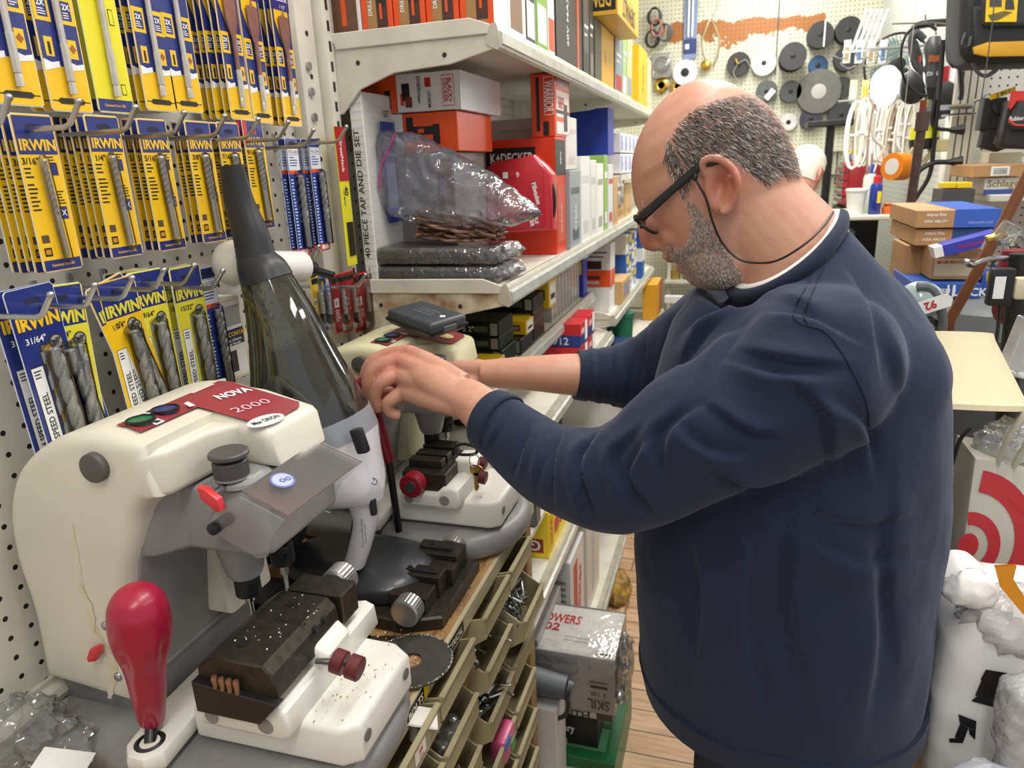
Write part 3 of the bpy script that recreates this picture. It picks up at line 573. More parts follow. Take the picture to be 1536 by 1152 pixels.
fill(.625, .772, 6, .03, .004, 'short steel bolt in the nearest column bin', 'bolts in the nearest column', True)
m = MB(); c = Vector((-.35, .66, .925)); m.box(c, (.05, .03, .004), mat('#e8e4da', .3), .0015, 1, rot=Matrix.Rotation(.5, 3, 'Y') @ Matrix.Rotation(.5, 3, 'Z')); m.cyl(c+Vector((-.01, 0, -.035)), c+Vector((-.005, 0, -.002)), .007, mat('#e8e4da', .3), n=14); solo('plastic_anchor', m, 'white plastic toggle piece lying in the nearest bin', 'fastener')
for (y, z, w_, lab) in ((.595, .945, .03, 'red and white price sticker'),): pass
m = MB(); P = Vector((BRX+.0012, .625, .908)); m.box(P, (.001, .03, .02), mat('#e6ddd0', .5)); m.text('3/8', P+Vector((.001, 0, .003)), (0, 1, 0), (0, 0, 1), .006, RED); m.text('bolts', P+Vector((.001, 0, -.005)), (0, 1, 0), (0, 0, 1), .004, RED); solo('paper_sticker', m, 'worn red and white sticker on the nearest hopper bin', 'sticker')
# colourful packet in a low bin and small bag in bins
m = MB(); P = Vector((-.345, .95, .62)); m.box(P, (.03, .06, .05), mat('#d65a86', .3), .008, 2); m.b2(P+Vector((.014, -.03, .01)), P+Vector((.0165, -.005, .024)), '#3d7fc4'); m.b2(P+Vector((.014, .0, -.02)), P+Vector((.0165, .02, .0)), '#4da65a'); solo('gum_packet', m, 'pink and blue printed packet sticking out of a low bin', 'packet')
rb = random.Random(3)
def crumple(c, r, amp, seed, m, nu=36, nv=24, fr=2.2, flat=0, mb=None):
    mb = mb or MB(); n0 = len(mb.v); mb.ball(c, r, m, nu, nv); from mathutils import noise
    c = Vector(c); off = Vector((seed*3.1, seed*1.7, seed))
    rr = max(r) if hasattr(r, '__len__') else r
    for i in range(n0, len(mb.v)):
        v = mb.v[i]; d = (v-c); q = d/rr*fr+off; a = noise.ridged_multi_fractal(q, .9, 2.1, 4, .9, 2) if not flat else noise.fractal(q, 1, 2, 3)
        mb.v[i] = c+d*(1+amp*(a-1.0)*.6)
        if mb.v[i].z < c.z-(r[2] if hasattr(r, '__len__') else r)*.92: mb.v[i].z = c.z-(r[2] if hasattr(r, '__len__') else r)*.92
    return mb
CL = clear('#eef1f2', .14, .1, 'clear_bag', bump=.5, bscale=50, milk=.12)
for i, (y, z) in enumerate([(.76, .80), (.76, .705)]):
    solo('zip_bag', crumple((-.36, y, z), (.022, .035, .025), .5, i+2, CL, 20, 14), ('upper' if i == 0 else 'lower')+' clear parts bag in the second column of bins', 'bag')

# ---------------------------------------------------------------- key cutting machine
KEYM = {}
def key_machine(name, lab, D, body, zf=1.0, carr=(0, 0), red=mat('#953a40', .35), lever=None, label=True, knobred=False, guard=True):
    """D = offset of the whole machine; zf = height factor of the column; carr = slide of the carriage"""
    t = thing(name, lab, 'key machine', (-.60+D[0], .59+D[1], BZ))
    Z0 = BZ
    def mb():
        q = MB(); q.M = Matrix.Translation((D[0], D[1], Z0)) @ Matrix.Diagonal((1, 1, zf, 1)) @ Matrix.Translation((0, 0, -BZ)); return q
    def mc():
        q = MB(); q.M = Matrix.Translation((D[0]+carr[0], D[1]+carr[1], 0)); return q
    GR = GREY
    # base casting: broad rounded foot
    q = MB(); q.M = Matrix.Translation((D[0], D[1], 0))
    out = []
    for a, b in [(-.755, .47), (-.50, .44)]: out.append((a, b))
    cx, cy, rx, ry = -.47, .575, .135, .135
    for k in range(15): an = -PI/2+PI*k/14; out.append((cx+rx*math.cos(an)**.8 if math.cos(an) > 0 else cx, cy+ry*math.sin(an)))
    out += [(-.755, .70)]
    q.prism(out, BZ, BZ+.045, GR, 'z', .018, 4); q.build('base_casting', t, ang=.8)
    # column
    q = mb(); q.prism([(-.742, .99), (-.612, .99), (-.608, 1.06), (-.590, 1.17), (-.578, 1.215), (-.68, 1.25), (-.735, 1.24)], .5165, .704, GR, 'y', .003, 2)
    for z in (1.045, 1.075): q.box((-.6085, .61, z), (.004, .186, .005), GR, .001, 1)
    q.build('column', t)
    # spindle head casting
    q = mb(); q.prism([(-.66, .517), (-.585, .517), (-.568, .522), (-.545, .548), (-.458, .55), (-.446, .56), (-.444, .68), (-.452, .69), (-.66, .69)], 1.20, 1.277, GR, 'z', .007, 3)
    q.lathe([(.001, -.047), (.018, -.047), (.021, -.04), (.029, .0), (.034, .02)], GR, 24, (-.517, .592, 1.195)); q.lathe([(.001, -.03), (.02, -.03), (.03, .0), (.032, .02)], GR, 24, (-.517, .66, 1.19)); q.lathe([(.031, 0), (.03, .004), (.022, .007), (.02, .009), (.001, .009)], GR, 28, (-.486, .575, 1.277))
    q.build('head_casting', t, ang=.7)
    for (x, y) in ((-.517, .592), (-.517, .66)):
        q = mb(); q.cyl((x, y, 1.122), (x, y, 1.15), .0145, BLKM, n=20, bev=.002); q.cyl((x+.012, y-.007, 1.138), (x+.0155, y-.009, 1.138), .003, BLK, n=8)
        q.build('chuck', t)
    for (x, y, l) in ((-.517, .592, .034), (-.517, .66, .05)):
        q = mb(); q.tube([(x, y, 1.125), (x, y, 1.125-l*.35), (x, y, 1.125-l*.4), (x, y, 1.125-l*.9), (x, y, 1.125-l)], [.0055, .0055, .003, .003, .0008], STEEL, 10); q.build('cutter' if l < .04 else 'tracer_pin', t)
    # near side cover
    side = [(-.75, 1.03), (-.742, 1.12), (-.746, 1.19), (-.738, 1.245), (-.716, 1.289), (-.685, 1.317), (-.645, 1.338), (-.605, 1.347), (-.57, 1.346), (-.535, 1.338), (-.531, 1.281), (-.547, 1.276), (-.56, 1.262), (-.568, 1.24), (-.585, 1.2), (-.597, 1.16), (-.612, 1.06), (-.618, 1.018)]
    q = mb()
    sm = [(p.x, p.y) for p in spline([(a, b, 0) for a, b in side[:9]], 4)]+side[9:]
    q.prism(sm, .50, .700, body, 'y', .016, 5)
    # forward part of the cover
    q.prism([(-.60, 1.345), (-.53, 1.338), (-.50, 1.33), (-.468, 1.3215), (-.462, 1.315), (-.456, 1.278), (-.60, 1.278)], .600, .700, body, 'y', .012, 4)
    q.prism([(-.60, .502), (-.54, .502), (-.525, .52), (-.52, .575), (-.505, .6), (-.48, .61), (-.6, .64)], 1.279, 1.329, body, 'z', .011, 4)
    q.build('cover', t, ang=.9)
    q = mb(); ms = [(p.x, p.y) for p in spline([(-.755, 1.06, 0), (-.765, 1.20, 0), (-.755, 1.26, 0), (-.72, 1.305, 0), (-.675, 1.33, 0), (-.62, 1.345, 0)], 4)]
    q.M = q.M @ Matrix.Translation((.022, 0, 0)); q.prism(ms+[(-.60, 1.06)], .62, .715, body, 'y', .012, 4); q.build('belt_housing', t, ang=.9)
    if not knobred:
        q = mb(); ST_ = mat('#d9cfa6', .5, noise=.3, nscale=60, col2='#dedac9')
        for si_, (path, w_) in enumerate((([(108, 785), (117, 840), (123, 880), (140, 935), (153, 960), (157, 985)], 3.2), ([(145, 950), (160, 975), (170, 1000), (166, 1035), (164, 1048)], 5.5), ([(118, 875), (135, 915), (140, 950)], 5))):
            pr_ = [at(p_.x, p_.y, y=.4997-.0003*si_) for p_ in spline([(a_, b_, 0) for a_, b_ in path], 6)]; vs_ = []
            for i_, p_ in enumerate(pr_): k_ = w_*.0009*(.35+.65*math.sin(PI*(i_+.5)/len(pr_)))*(1+.3*math.sin(i_*1.7)); vs_ += [p_-Vector((k_, 0, 0)), p_+Vector((k_, 0, 0))]
            q.add(vs_, [(2*i_, 2*i_+1, 2*i_+3, 2*i_+2) for i_ in range(len(pr_)-1)], ST_)
        q.build('stain', t)
    q = mb(); q.cyl((-.593, .492, 1.314), (-.593, .502, 1.314), .0155, mat('#55524f', .5), n=32, bev=.002); q.build('black_cap', t)
    # red label plate with lenses
    def topz(x): return 1.3465 if x < -.57 else 1.3465-(x+.57)*.235
    q = mb(); e = .0022
    if label:
        LP = [(-.587, .526), (-.553, .522), (-.5515, .602), (-.5, .604), (-.482, .612), (-.482, .672), (-.49, .682), (-.587, .682)]
        for pl_ in ([(-.587, .526), (-.57, .524), (-.57, .682), (-.587, .682)], [(-.57, .524), (-.553, .522), (-.5515, .602), (-.5515, .682), (-.57, .682)], [(-.5515, .602), (-.485, .607), (-.473, .614), (-.472, .672), (-.480, .684), (-.5515, .682)]): q.add([(x, y, topz(x)+e) for x, y in pl_], [tuple(range(len(pl_)))], red)
        q.build('label_plate', t, smooth=False)
        q = mb()
        def P3(x, y, o=.0005): return Vector((x, y, topz(x)+e+o))
        if not knobred:
            def LC(px, py): w_ = at(px, py, z=1.333); return P3(w_.x, w_.y, .0012)
            U_, V_ = (.22, .97, -.05), (-.97, .22, .22); q.text('NOVA', LC(352, 603), U_, V_, .0125, PAPER, .03, width=.046); q.build('brand_print', t, smooth=False); q = mb(); q.text('2000', LC(377, 612), U_, V_, .0125, mat('#f3b9c0'), .0, width=.05); q.build('number_print', t, smooth=False); q = mb()
            c_ = LC(398, 624); q.add([P3(c_.x+.011*math.cos(a)+.004*math.sin(a), c_.y+.024*math.sin(a), .001) for a in [2*PI*k/24 for k in range(24)]], [tuple(range(24))], PAPER); q.text('Max ORION', P3(c_.x, c_.y, .0018), U_, V_, .0068, INK, .02, width=.036)
        else:
            q.add([P3(-.50+.016*math.cos(a), .645+.014*math.sin(a), .001) for a in [2*PI*k/20 for k in range(20)]], [tuple(range(20))], mat('#e6d48f'))
        q.build('logo_print', t, smooth=False)
        for (x, y, s) in ((-.582, .566, 1), (-.557, .548, 1)): q = mb(); q.add([P3(x-.005, y-.006, .0007), P3(x+.005, y-.006, .0007), P3(x+.005, y+.006, .0007), P3(x-.005, y+.006, .0007)], [(0, 1, 2, 3)], PAPER); q.box(P3(x, y, .001), (.006, .006, .0004), INK); q.build('lens_symbol', t, smooth=False)
        q = mb(); q.box(P3(-.562, .60, .001), (.022, .006, .0008), PAPER, rot=Matrix.Rotation(-.5, 3, 'Z')); q.box(P3(-.5825, .648, .001), (.005, .036, .0006), mat('#f2c6c8'), .0005, 1)
        q.build('label_print', t, smooth=False)
        for (y, c) in ((.541, '#1f7a55'), (.575, '#39407e')):
            q = mb(); q.lathe([(.0145, 0), (.0145, .0025), (.0125, .003), (.0118, -.001), (.0118, -.004)], BLK, 26, (-.570, y, topz(-.57)+e)); q.build('lens_ring', t)
            q = mb(); q.cyl((-.570, y, topz(-.57)-.001), (-.570, y, topz(-.57)+e+.0015), .0122, mat(c, .3, noise=.3, nscale=200), n=24); q.build('button_lens', t)
    # depth knob
    q = mb(); c = Vector((-.487, .562, 1.286)); q.lathe([(.018, -.001), (.018, .001), (.0175, .001)], GR, 24, c); KB = mat('#4b4948', .45)
    rings = []
    for z_, r_ in [(0, .0165), (.001, .0175), (.017, .0175), (.018, .0165), (.018, .010), (.022, .010), (.022, .019), (.0235, .0205), (.0265, .0205), (.028, .019), (.0275, .015), (.0282, .004), (.0275, .0001)]:
        rings.append([c+Vector(((r_+(.0004 if j % 2 else -.0004)*(z_ < .018))*math.cos(2*PI*j/60), (r_+(.0004 if j % 2 else -.0004)*(z_ < .018))*math.sin(2*PI*j/60), z_)) for j in range(60)])
    q.loft(rings, KB); q.build('depth_knob', t)
    # red wing clamp and screws on the head side
    def wing(cx_, cz_, y_, ang, s=1):
        q = mb(); rot = Matrix.Rotation(ang, 3, 'Y'); pts = [(-.017, .004), (-.010, .0075), (.008, .006), (.0165, -.003), (.012, -.0075), (-.008, -.006)]
        pts = [(cx_+(rot @ Vector((a*s, 0, b*s))).x, cz_+(rot @ Vector((a*s, 0, b*s))).z) for a, b in pts]
        q.prism(pts, y_-.009, y_, mat('#d2383a', .38), 'y', .0015, 2); q.build('red_wing_screw', t)
    wing(-.483, 1.279, .528, .55); wing(-.648, 1.09, .497, -1.1, .8)
    q = mb(); q.cyl((-.487, .52, 1.245), (-.487, .548, 1.245), .0065, BLK, n=14, bev=.001); q.build('pivot_screw', t); q = mb(); q.cyl((-.487, .528, 1.279), (-.487, .55, 1.279), .005, STEEL, n=12); q.build('clamp_stem', t)
    for z_ in (1.123, 1.057): q = mb(); q.ball((-.632, .4995, z_), (.0055, .003, .0055), STEEL, 12, 8); q.build('screw', t)
    # clear chip guard
    if guard:
        q = mb(); G = clear('#f6f7f7', .0, .16, 'scratched_guard', milk=.07, ior=1.25); th = Vector((0, 0, .0018))
        def slab(pts, n_):
            n_ = Vector(n_).normalized()*.002; q.loft([[Vector(p) for p in pts], [Vector(p)+n_ for p in pts]], G)
        slab([(-.452, .5305, 1.285), (-.402, .5305, 1.264), (-.402, .6795, 1.260), (-.459, .6795, 1.281)], (.4, 0, 1))
        slab([(-.452, .528, 1.283), (-.404, .528, 1.262), (-.42, .528, 1.243), (-.43, .528, 1.219), (-.442, .528, 1.216), (-.500, .528, 1.243), (-.478, .528, 1.272)], (0, -1, 0))
        slab([(-.459, .682, 1.276), (-.404, .682, 1.256), (-.436, .682, 1.229), (-.456, .682, 1.186), (-.485, .682, 1.19), (-.48, .682, 1.265)], (0, 1, 0))
        q.build('chip_guard', t); q = mb(); q.add([(-.436+.0125*math.cos(a)*.92, .575+.014*math.sin(a), 1.2795-.37*.0125*math.cos(a)+.0005) for a in [2*PI*k/24 for k in range(24)]], [tuple(range(24))], mat('#6d7ac0', .4)); q.add([(-.436+.0105*math.cos(a)*.92, .575+.0118*math.sin(a), 1.2795-.37*.0105*math.cos(a)+.0009) for a in [2*PI*k/24 for k in range(24)]], [tuple(range(24))], mat('#b8bfdc', .4)); q.text('OO', (-.434, .577, 1.2805), (.3, .95, -.1), (-.95, .3, .35), .006, mat('#5361b5')); q.build('guard_sticker', t)
    # carriage
    WC = mat('#e9e7dd', .38, noise=.06, nscale=40)
    q = mc(); q.prism([(-.53, .495), (-.355, .497), (-.337, .51), (-.337, .625), (-.36, .64), (-.53, .645)], 1.0, 1.05, WC, 'z', .008, 3); q.build('carriage_block', t)
    for p_, ax_ in (((-.336, .52, 1.028), 'x'), ((-.336, .612, 1.03), 'x')): q = mc(); q.cyl((p_[0]-.002, p_[1], p_[2]), (p_[0]+.0008, p_[1], p_[2]), .0065, mat('#6f6c64', .5), n=18); q.build('plug', t)
    q = mc(); rail = [(-.505, 1.04), (-.405, 1.04), (-.397, 1.05), (-.4, 1.075), (-.412, 1.08), (-.43, 1.076), (-.44, 1.066), (-.505, 1.064)]
    q.prism(rail, .478, .67, WC, 'y', .005, 2); q.prism([(-.45, 1.05), (-.398, 1.05), (-.392, 1.09), (-.405, 1.102), (-.43, 1.1), (-.445, 1.08)], .545, .60, WC, 'y', .008, 3); q.build('slide_rail', t, ang=.8)
    q = mc(); q.cyl((-.49, .477, 1.053), (-.49, .479, 1.053), .008, mat('#8d8b83', .4), n=18); q.build('rail_plug', t); q = mc(); q.cyl((-.425, .477, 1.056), (-.425, .479, 1.056), .009, mat('#8d8b83', .4), n=18); q.build('rail_plug', t)
    # lever arm plate at left of the carriage
    q = mc(); q.prism([(-.58, .448), (-.566, .435), (-.545, .435), (-.532, .45), (-.54, .53), (-.53, .56), (-.53, .64), (-.56, .66), (-.595, .66), (-.59, .5)], 1.002, 1.024, WC, 'z', .006, 2); q.build('lever_arm', t)
    fx, fy, fz = -.557+D[0]+carr[0], .458+D[1]+carr[1], 1.022
    q = MB(); q.lathe([(.014, -.004), (.0155, .002), (.012, .004), (.010, .002)], BLK, 22, (fx, fy, fz)); q.build('lever_bush', t)
    # jaws
    if not knobred:
        q = mc(); q.prism([(-.495, 1.065), (-.43, 1.065), (-.405, 1.092), (-.408, 1.118), (-.418, 1.128), (-.476, 1.128), (-.497, 1.113), (-.5, 1.085)], .478, .60, JAW, 'y', .002, 1)
        q.b2((-.476, .606, 1.088), (-.404, .64, 1.126), JAW, .002, 1); q.b2((-.47, .598, 1.07), (-.42, .61, 1.115), BLKM); q.prism([(-.50, 1.064), (-.425, 1.064), (-.40, 1.092), (-.5, 1.1)], .47, .482, BLK, 'y', .001, 1); q.build('key_vise', t)
        for (x, y) in ((-.459, .505), (-.448, .578)): q = mc(); q.cyl((x, y, 1.127), (x, y, 1.1288), .0068, mat('#35322e', .4, metal=.6), n=18); q.cyl((x, y, 1.1285), (x, y, 1.1292), .0035, BLK, n=6); q.build('socket_screw', t)
        q = mc()
        for k in range(9): q.cyl((-.45+.0045*k, .548-.0012*(k % 2), 1.1275), (-.45+.0045*k, .548-.0012*(k % 2), 1.1287), .0012, BLK, n=6)
        for k in range(2): q.cyl((-.409, .555+.018*k, 1.118), (-.404, .555+.018*k, 1.118), .0042, BLKM, n=10)
        q.build('code_marks', t)
        q = mc()
        for k in range(4): q.tube([(-.472+.0085*k, .4725, 1.085), (-.472+.0085*k, .4725, 1.1), (-.472+.0085*k, .4725, 1.108), (-.472+.0085*k, .4725, 1.1105)], [.0022, .0026, .0034, .0026], mat('#a0795c', .35, metal=.7), 10)
        q.b2((-.478, .474, 1.083), (-.442, .482, 1.093), JAW); q.build('copper_pins', t)
        q = mc(); knurl(q, (-.436, .642, 1.112), (-.436, .668, 1.112), .0185, mat('#c4c3c0', .3, metal=.8, noise=.2, nscale=50)); q.build('knurled_knob', t)
        q = mc()
        q.cyl((-.40, .54, 1.09), (-.345, .54, 1.097), .004, STEEL, n=10); q.build('knob_stem', t)
        for (x, y, r) in ((-.37, .538, .0125), (-.35, .534, .0125)): q = mc(); knurl(q, (x-.008, y, 1.098), (x+.006, y, 1.095), r, MAR, 26); q.build('maroon_knob', t)
    else:
        q = mc(); q.b2((-.505, .49, 1.06), (-.425, .60, 1.098), JAW, .002, 1); q.b2((-.50, .51, 1.098), (-.44, .53, 1.112), JAW, .001, 1); q.b2((-.50, .538, 1.098), (-.44, .56, 1.112), JAW, .001, 1); q.b2((-.5, .57, 1.098), (-.44, .60, 1.114), JAW, .001, 1); q.build('key_vise', t)
        q = mc(); knurl(q, (-.478, .463, 1.083), (-.478, .488, 1.083), .02, mat('#8d1426', .35), 60); q.cyl((-.478, .46, 1.083), (-.478, .5, 1.083), .01, STEEL, n=14); q.build('red_vise_knob', t)
        q = mc(); knurl(q, (-.385, .545, 1.1), (-.372, .545, 1.098), .011, MAR, 26); q.build('maroon_knob', t); q = mc(); knurl(q, (-.375, .515, 1.088), (-.362, .515, 1.086), .011, MAR, 26); q.build('maroon_knob', t)
    # lever
    g0, g1, g2 = lever
    q = MB(); q.tube([Vector((fx, fy, fz)) if not knobred else g0, g1], .0062, mat('#3a3a3a', .3, metal=.7), 14); q.build('lever_rod', t)
    gl = (g2-g1); q = MB()
    if not knobred:
        ring_ = [(0, .0122), (.02, .0135), (.2, .0165), (.4, .0192), (.5, .0218), (.6, .0258), (.7, .0282), (.8, .0282), (.89, .0262), (.955, .020), (.985, .0125), (1.0, .004)]
        u, v = ring_frame(g1, gl, Vector((1, 0, 0))); rings = []
        for f, r_ in [(p.x, p.y) for p in spline([(a, b, 0) for a, b in ring_], 4)]:
            rings.append([g1+gl*f+(u*math.cos(2*PI*j/40)+v*math.sin(2*PI*j/40))*r_*(1-.10*max(0, math.cos(4*2*PI*j/40))**3*math.exp(-((f-.62)/.12)**2)*1.4) for j in range(40)])
        q.loft(rings, mat('#a8173a', .35, coat=.15, noise=.1, nscale=20))
    else: q.tube([g1, g1.lerp(g2, .03), g1.lerp(g2, .5), g1.lerp(g2, .85), g1.lerp(g2, .97), g2], [.0075, .0095, .012, .0155, .014, .004], mat('#7c0f24', .35), 22, sm=3)
    q.build('red_grip', t)
    return t
def knurl(q, a, b, r, m, n=64):
    a = Vector(a); b = Vector(b); d = (b-a); u, v = ring_frame(a, d); rings = []
    for f, k in [(-.001, .86), (0, .88), (.08, 1), (.92, 1), (1, .9), (1.001, .87)]:
        rings.append([a+d*f+(u*math.cos(2*PI*j/n)+v*math.sin(2*PI*j/n))*r*k*(1+(.028 if j % 2 else 0)*(k == 1)) for j in range(n)])
    q.loft(rings, m)
key_machine('key_cutting_machine', 'cream key cutting machine lettered NOVA 2000 in the foreground', (0, 0), CREAM, 1.0,
            lever=(None, at(228, 1078, y=.474), at(203, 884, y=.452)))
M2D = (.008, .52)
m2 = key_machine('key_cutting_machine', 'older yellowish key cutting machine behind the vacuum, gripped by the man', M2D, CREAM2, .90, carr=(-.022, -.01), knobred=True, guard=False,
            lever=(at(602, 822, y=.985), at(583, 690, y=.962), at(543, 566, y=.945)))
# black plastic box lying on the far machine
c = at(640, 478, y=1.13); t = thing('pocket_case', 'dark grey plastic case resting on top of the far key machine', 'case', (c.x, c.y, c.z-.018))
rot = Matrix.Rotation(-.45, 3, 'Z') @ Matrix.Rotation(.12, 3, 'Y') @ Matrix.Rotation(.04, 3, 'X')
m = MB(); m.box(c, (.12, .085, .028), mat('#3f4449', .4), .008, 3, rot=rot); m.build('lid', t)
m = MB(); m.box(c+rot @ Vector((0, 0, -.004)), (.123, .088, .006), BLK, .002, 2, rot=rot); m.box(c+rot @ Vector((.06, 0, -.002)), (.005, .03, .01), mat('#555a5e'), .001, 1, rot=rot); m.build('latch_rim', t)
m = MB()
for w_, h_ in ((.05, .02),):
    for s in (-1, 1): m.box(c+rot @ Vector((0, s*h_/2, .0143)), (w_, .0012, .0004), mat('#8b9095'), rot=rot)
m.text('HARDWARE', c+rot @ Vector((0, 0, .0146)), rot @ Vector((1, 0, 0)), rot @ Vector((0, 1, 0)), .007, mat('#7d8287'), .0, width=.044); m.prism([(-.001, 0), (0, 0), (0, .001)], 0, .0001, PAPER, 'z'); m.box(c+rot @ Vector((.042, .0, .0143)), (.009, .009, .0005), PAPER, rot=rot @ Matrix.Rotation(.78, 3, 'Z')); m.build('print', t)
# key with ring hanging in the far vise
c = at(714, 705, y=1.03); t = thing('brass_key', 'brass house key hanging on a ring from the far machine', 'key', c+Vector((0, 0, -.04)))
m = MB(); m.prism([(c.x+.0125*math.cos(a)*(1+.12*math.cos(3*a)), c.z+.010*math.sin(a)*(1+.1*math.sin(3*a))) for a in [2*PI*k/30 for k in range(30)]], c.y-.001, c.y+.0012, BRASS, 'y', .0004, 1)
m.prism([(c.x-.0045, c.z-.005), (c.x+.0045, c.z-.005), (c.x+.004, c.z-.014), (c.x+.0025, c.z-.018), (c.x+.0042, c.z-.022), (c.x+.0025, c.z-.026), (c.x+.004, c.z-.03), (c.x+.001, c.z-.038), (c.x-.004, c.z-.037)], c.y-.001, c.y+.001, BRASS, 'y'); m.build('blade', t)
m = MB(); m.tube([c+Vector((.009*math.cos(a)-.002, .002*math.sin(a), .017+.011*math.sin(a))) for a in [2*PI*k/20 for k in range(21)]], .0009, STEEL, 6, cap=False); m.build('split_ring', t)
m = MB(); o = at(708, 676, y=1.04); m.tube([o+Vector((-.03, .0, .006)), o+Vector((-.012, 0, .011)), o+Vector((.008, 0, .006)), o+Vector((.004, 0, -.006)), o+Vector((-.026, 0, -.008)), o+Vector((-.03, 0, .006))], .0028, mat('#34383c', .3, metal=.6), 8, sm=4); solo('snap_hook', m, 'dark metal snap hook holding the brass key', 'clip')
# loose vise on the bench, with two knurled knobs
t = thing('key_vise_plate', 'steel vise on a dark plate with two silver knurled knobs beside the vacuum', 'vise', (-.46, .86, BZ))
m = MB(); m.prism([(-.60, .79), (-.425, .775), (-.372, .80), (-.372, .957), (-.60, .957)], BZ, BZ+.022, JAW, 'z', .003, 1); m.build('base_plate', t)
m = MB(); zt = BZ+.03
A = at(620, 905, z=zt+.02); m.b2((-.455, .80, zt-.01), (-.395, .838, zt+.018), JAW, .0015, 1); m.b2((-.462, .842, zt-.01), (-.392, .872, zt+.026), JAW, .0015, 1); m.b2((-.47, .876, zt-.01), (-.385, .9, zt+.02), JAW, .0015, 1); m.b2((-.462, .904, zt-.01), (-.388, .945, zt+.027), JAW, .0015, 1); m.b2((-.455, .85, zt+.026), (-.40, .856, zt+.029), BLKM); m.b2((-.455, .915, zt+.027), (-.40, .922, zt+.031), BLKM); m.build('jaw_block', t)
for (y0, y1, lab) in ((.772, .798, None), (.95, .972, None)):
    m = MB(); knurl(m, (-.418, y0, zt+.006), (-.418, y1, zt+.006), .021, mat('#c9c8c6', .28, metal=.85, noise=.15, nscale=60)); m.build('knurled_knob', t)
m = MB()
for k in range(8): m.cyl((-.445+.006*k, .888, zt+.0195), (-.445+.006*k, .888, zt+.0206), .0014, BLK, n=6)
for x, y in ((-.445, .857), (-.41, .86), (-.44, .93)): m.cyl((x, y, zt+.026), (x, y, zt+.03), .0038, BLKM, n=10)
m.build('code_marks', t)
# abrasive disc, small keys and screws on the bench
c = at(617, 992, z=BZ+.002); m = MB(); n = 56; R0, R1 = .056, .0145
def rg(r, z): return [c+Vector((r*math.cos(2*PI*j/n), r*math.sin(2*PI*j/n), z)) for j in range(n)]
m.loft([rg(R1, 0), rg(R0, 0), rg(R0, .0022), rg(R1, .0022), rg(R1, 0)], mat('#403c38', .6, noise=.35, nscale=60), cap=False)
for k in range(150): a = R.random()*2*PI; r = R0-.0025*R.random(); m.box(c+Vector((r*math.cos(a), r*math.sin(a), .0024)), (.0009, .0009, .0005), PAPER)
solo('cutting_disc', m, 'worn dark abrasive cutting disc lying flat on the bench', 'disc')
def flat_key(px, py, ang, lab, L=.05, mtl=STEEL):
    c = at(px, py, z=BZ+.002); m = MB(); m.M = T(c, rz=ang); m.prism([(.011*math.cos(a), .010*math.sin(a)) for a in [2*PI*k/20 for k in range(20)]], 0, .0018, mtl, 'z', .0003, 1); m.prism([(.007, -.004), (L*.6, -.003), (L*.7, -.001), (L*.8, -.003), (L, 0), (L*.9, .004), (.007, .004)], 0, .0018, mtl, 'z'); solo('door_key', m, lab, 'key')
flat_key(676, 886, 1.4, 'silver key on the bench beside the loose vise', .04, mat('#8f8c86', .35, metal=.9)); flat_key(545, 958, .25, 'dark key lying between disc and near machine', .055, mat('#6b6660', .35, metal=.9))
c = at(699, 880, z=BZ+.001); m = MB(); m.lathe([(.008, 0), (.007, .002), (.003, .003), (.0001, .0028)], STEEL, 16, c); solo('screw_head', m, 'round silver screw head in the bench edge', 'screw')
# brass filings on the bench and machines (nobody could count them)
m = MB()
for k in range(520):
    r = R.random()
    if r < .35: x, y, z = R.uniform(-.5, -.34), R.uniform(.5, .66), 1.0505
    elif r < .55: x, y, z = R.uniform(-.47, -.41), R.uniform(.49, .6), 1.1285
    elif r < .8: x, y, z = R.uniform(-.6, -.37), R.uniform(.71, .77), BZ+.0005
    else: x, y, z = R.uniform(-.385, -.365), R.uniform(.72, 1.0), BZ+.0005
    s = R.uniform(.0005, .0012); m.box((x, y, z+s/2), (s, s*1.6, s*.6), BRASS if k % 3 else PAPER)
tagit(solo('metal_filings', m, 'fine bright brass filings scattered over bench and carriage', 'filings'), None, None, None, 'stuff')
# ---------------------------------------------------------------- hand vacuum on its dock
VW = mat('#e4e3ea', .22, coat=.4); VB = mat('#303235', .4); VK = mat('#2c2e32', .36, coat=.15)
t = thing('hand_vacuum', 'white and black hand vacuum standing upright in its dock with smoky clear canister', 'vacuum cleaner', (-.52, .84, BZ))
yv = .82
def W3(px, py, y=yv): return at(px, py, y=y)
def oval_loft(mb_, secs, m, n=28, flat=.9, cap=True):
    "secs: (centre px, centre py, half width px, y, flat)"
    rings = []
    for s in secs:
        c = W3(s[0], s[1], s[3]); k_ = s[2]*(.885 if s[4] > .75 else .97); e = W3(s[0]+k_*math.cos(s[5]), s[1]+k_*math.sin(s[5]), s[3]); a = (e-c); b = Vector((0, a.length*s[4], 0))
        rings.append([c+a*math.copysign(abs(math.cos(2*PI*j/n))**.85, math.cos(2*PI*j/n))+b*math.copysign(abs(math.sin(2*PI*j/n))**.85, math.sin(2*PI*j/n)) for j in range(n)])
    # smooth between the sections
    R2 = []
    for j in range(n): R2.append(spline([r[j] for r in rings], 4))
    rr = [[R2[j][i] for j in range(n)] for i in range(len(R2[0]))]
    mb_.loft(rr, m, cap); return rr
m = MB(); oval_loft(m, [(347, 248, 17, yv-.005, .55, -.12), (358, 300, 21, yv, .6, -.12), (374, 345, 24, yv, .7, -.16), (384, 385, 28, yv, .8, -.2)], VB); m.build('nozzle', t)
m = MB(); oval_loft(m, [(384, 384, 28, yv, .8, -.2), (392, 398, 34, yv, .85, -.22), (401, 420, 37, yv, .9, -.3)], VB); m.build('nozzle_collar', t)
SM = clear('#a6a7a0', .14, .05, 'smoky_canister', milk=.05, milkcol='#9a9c98')
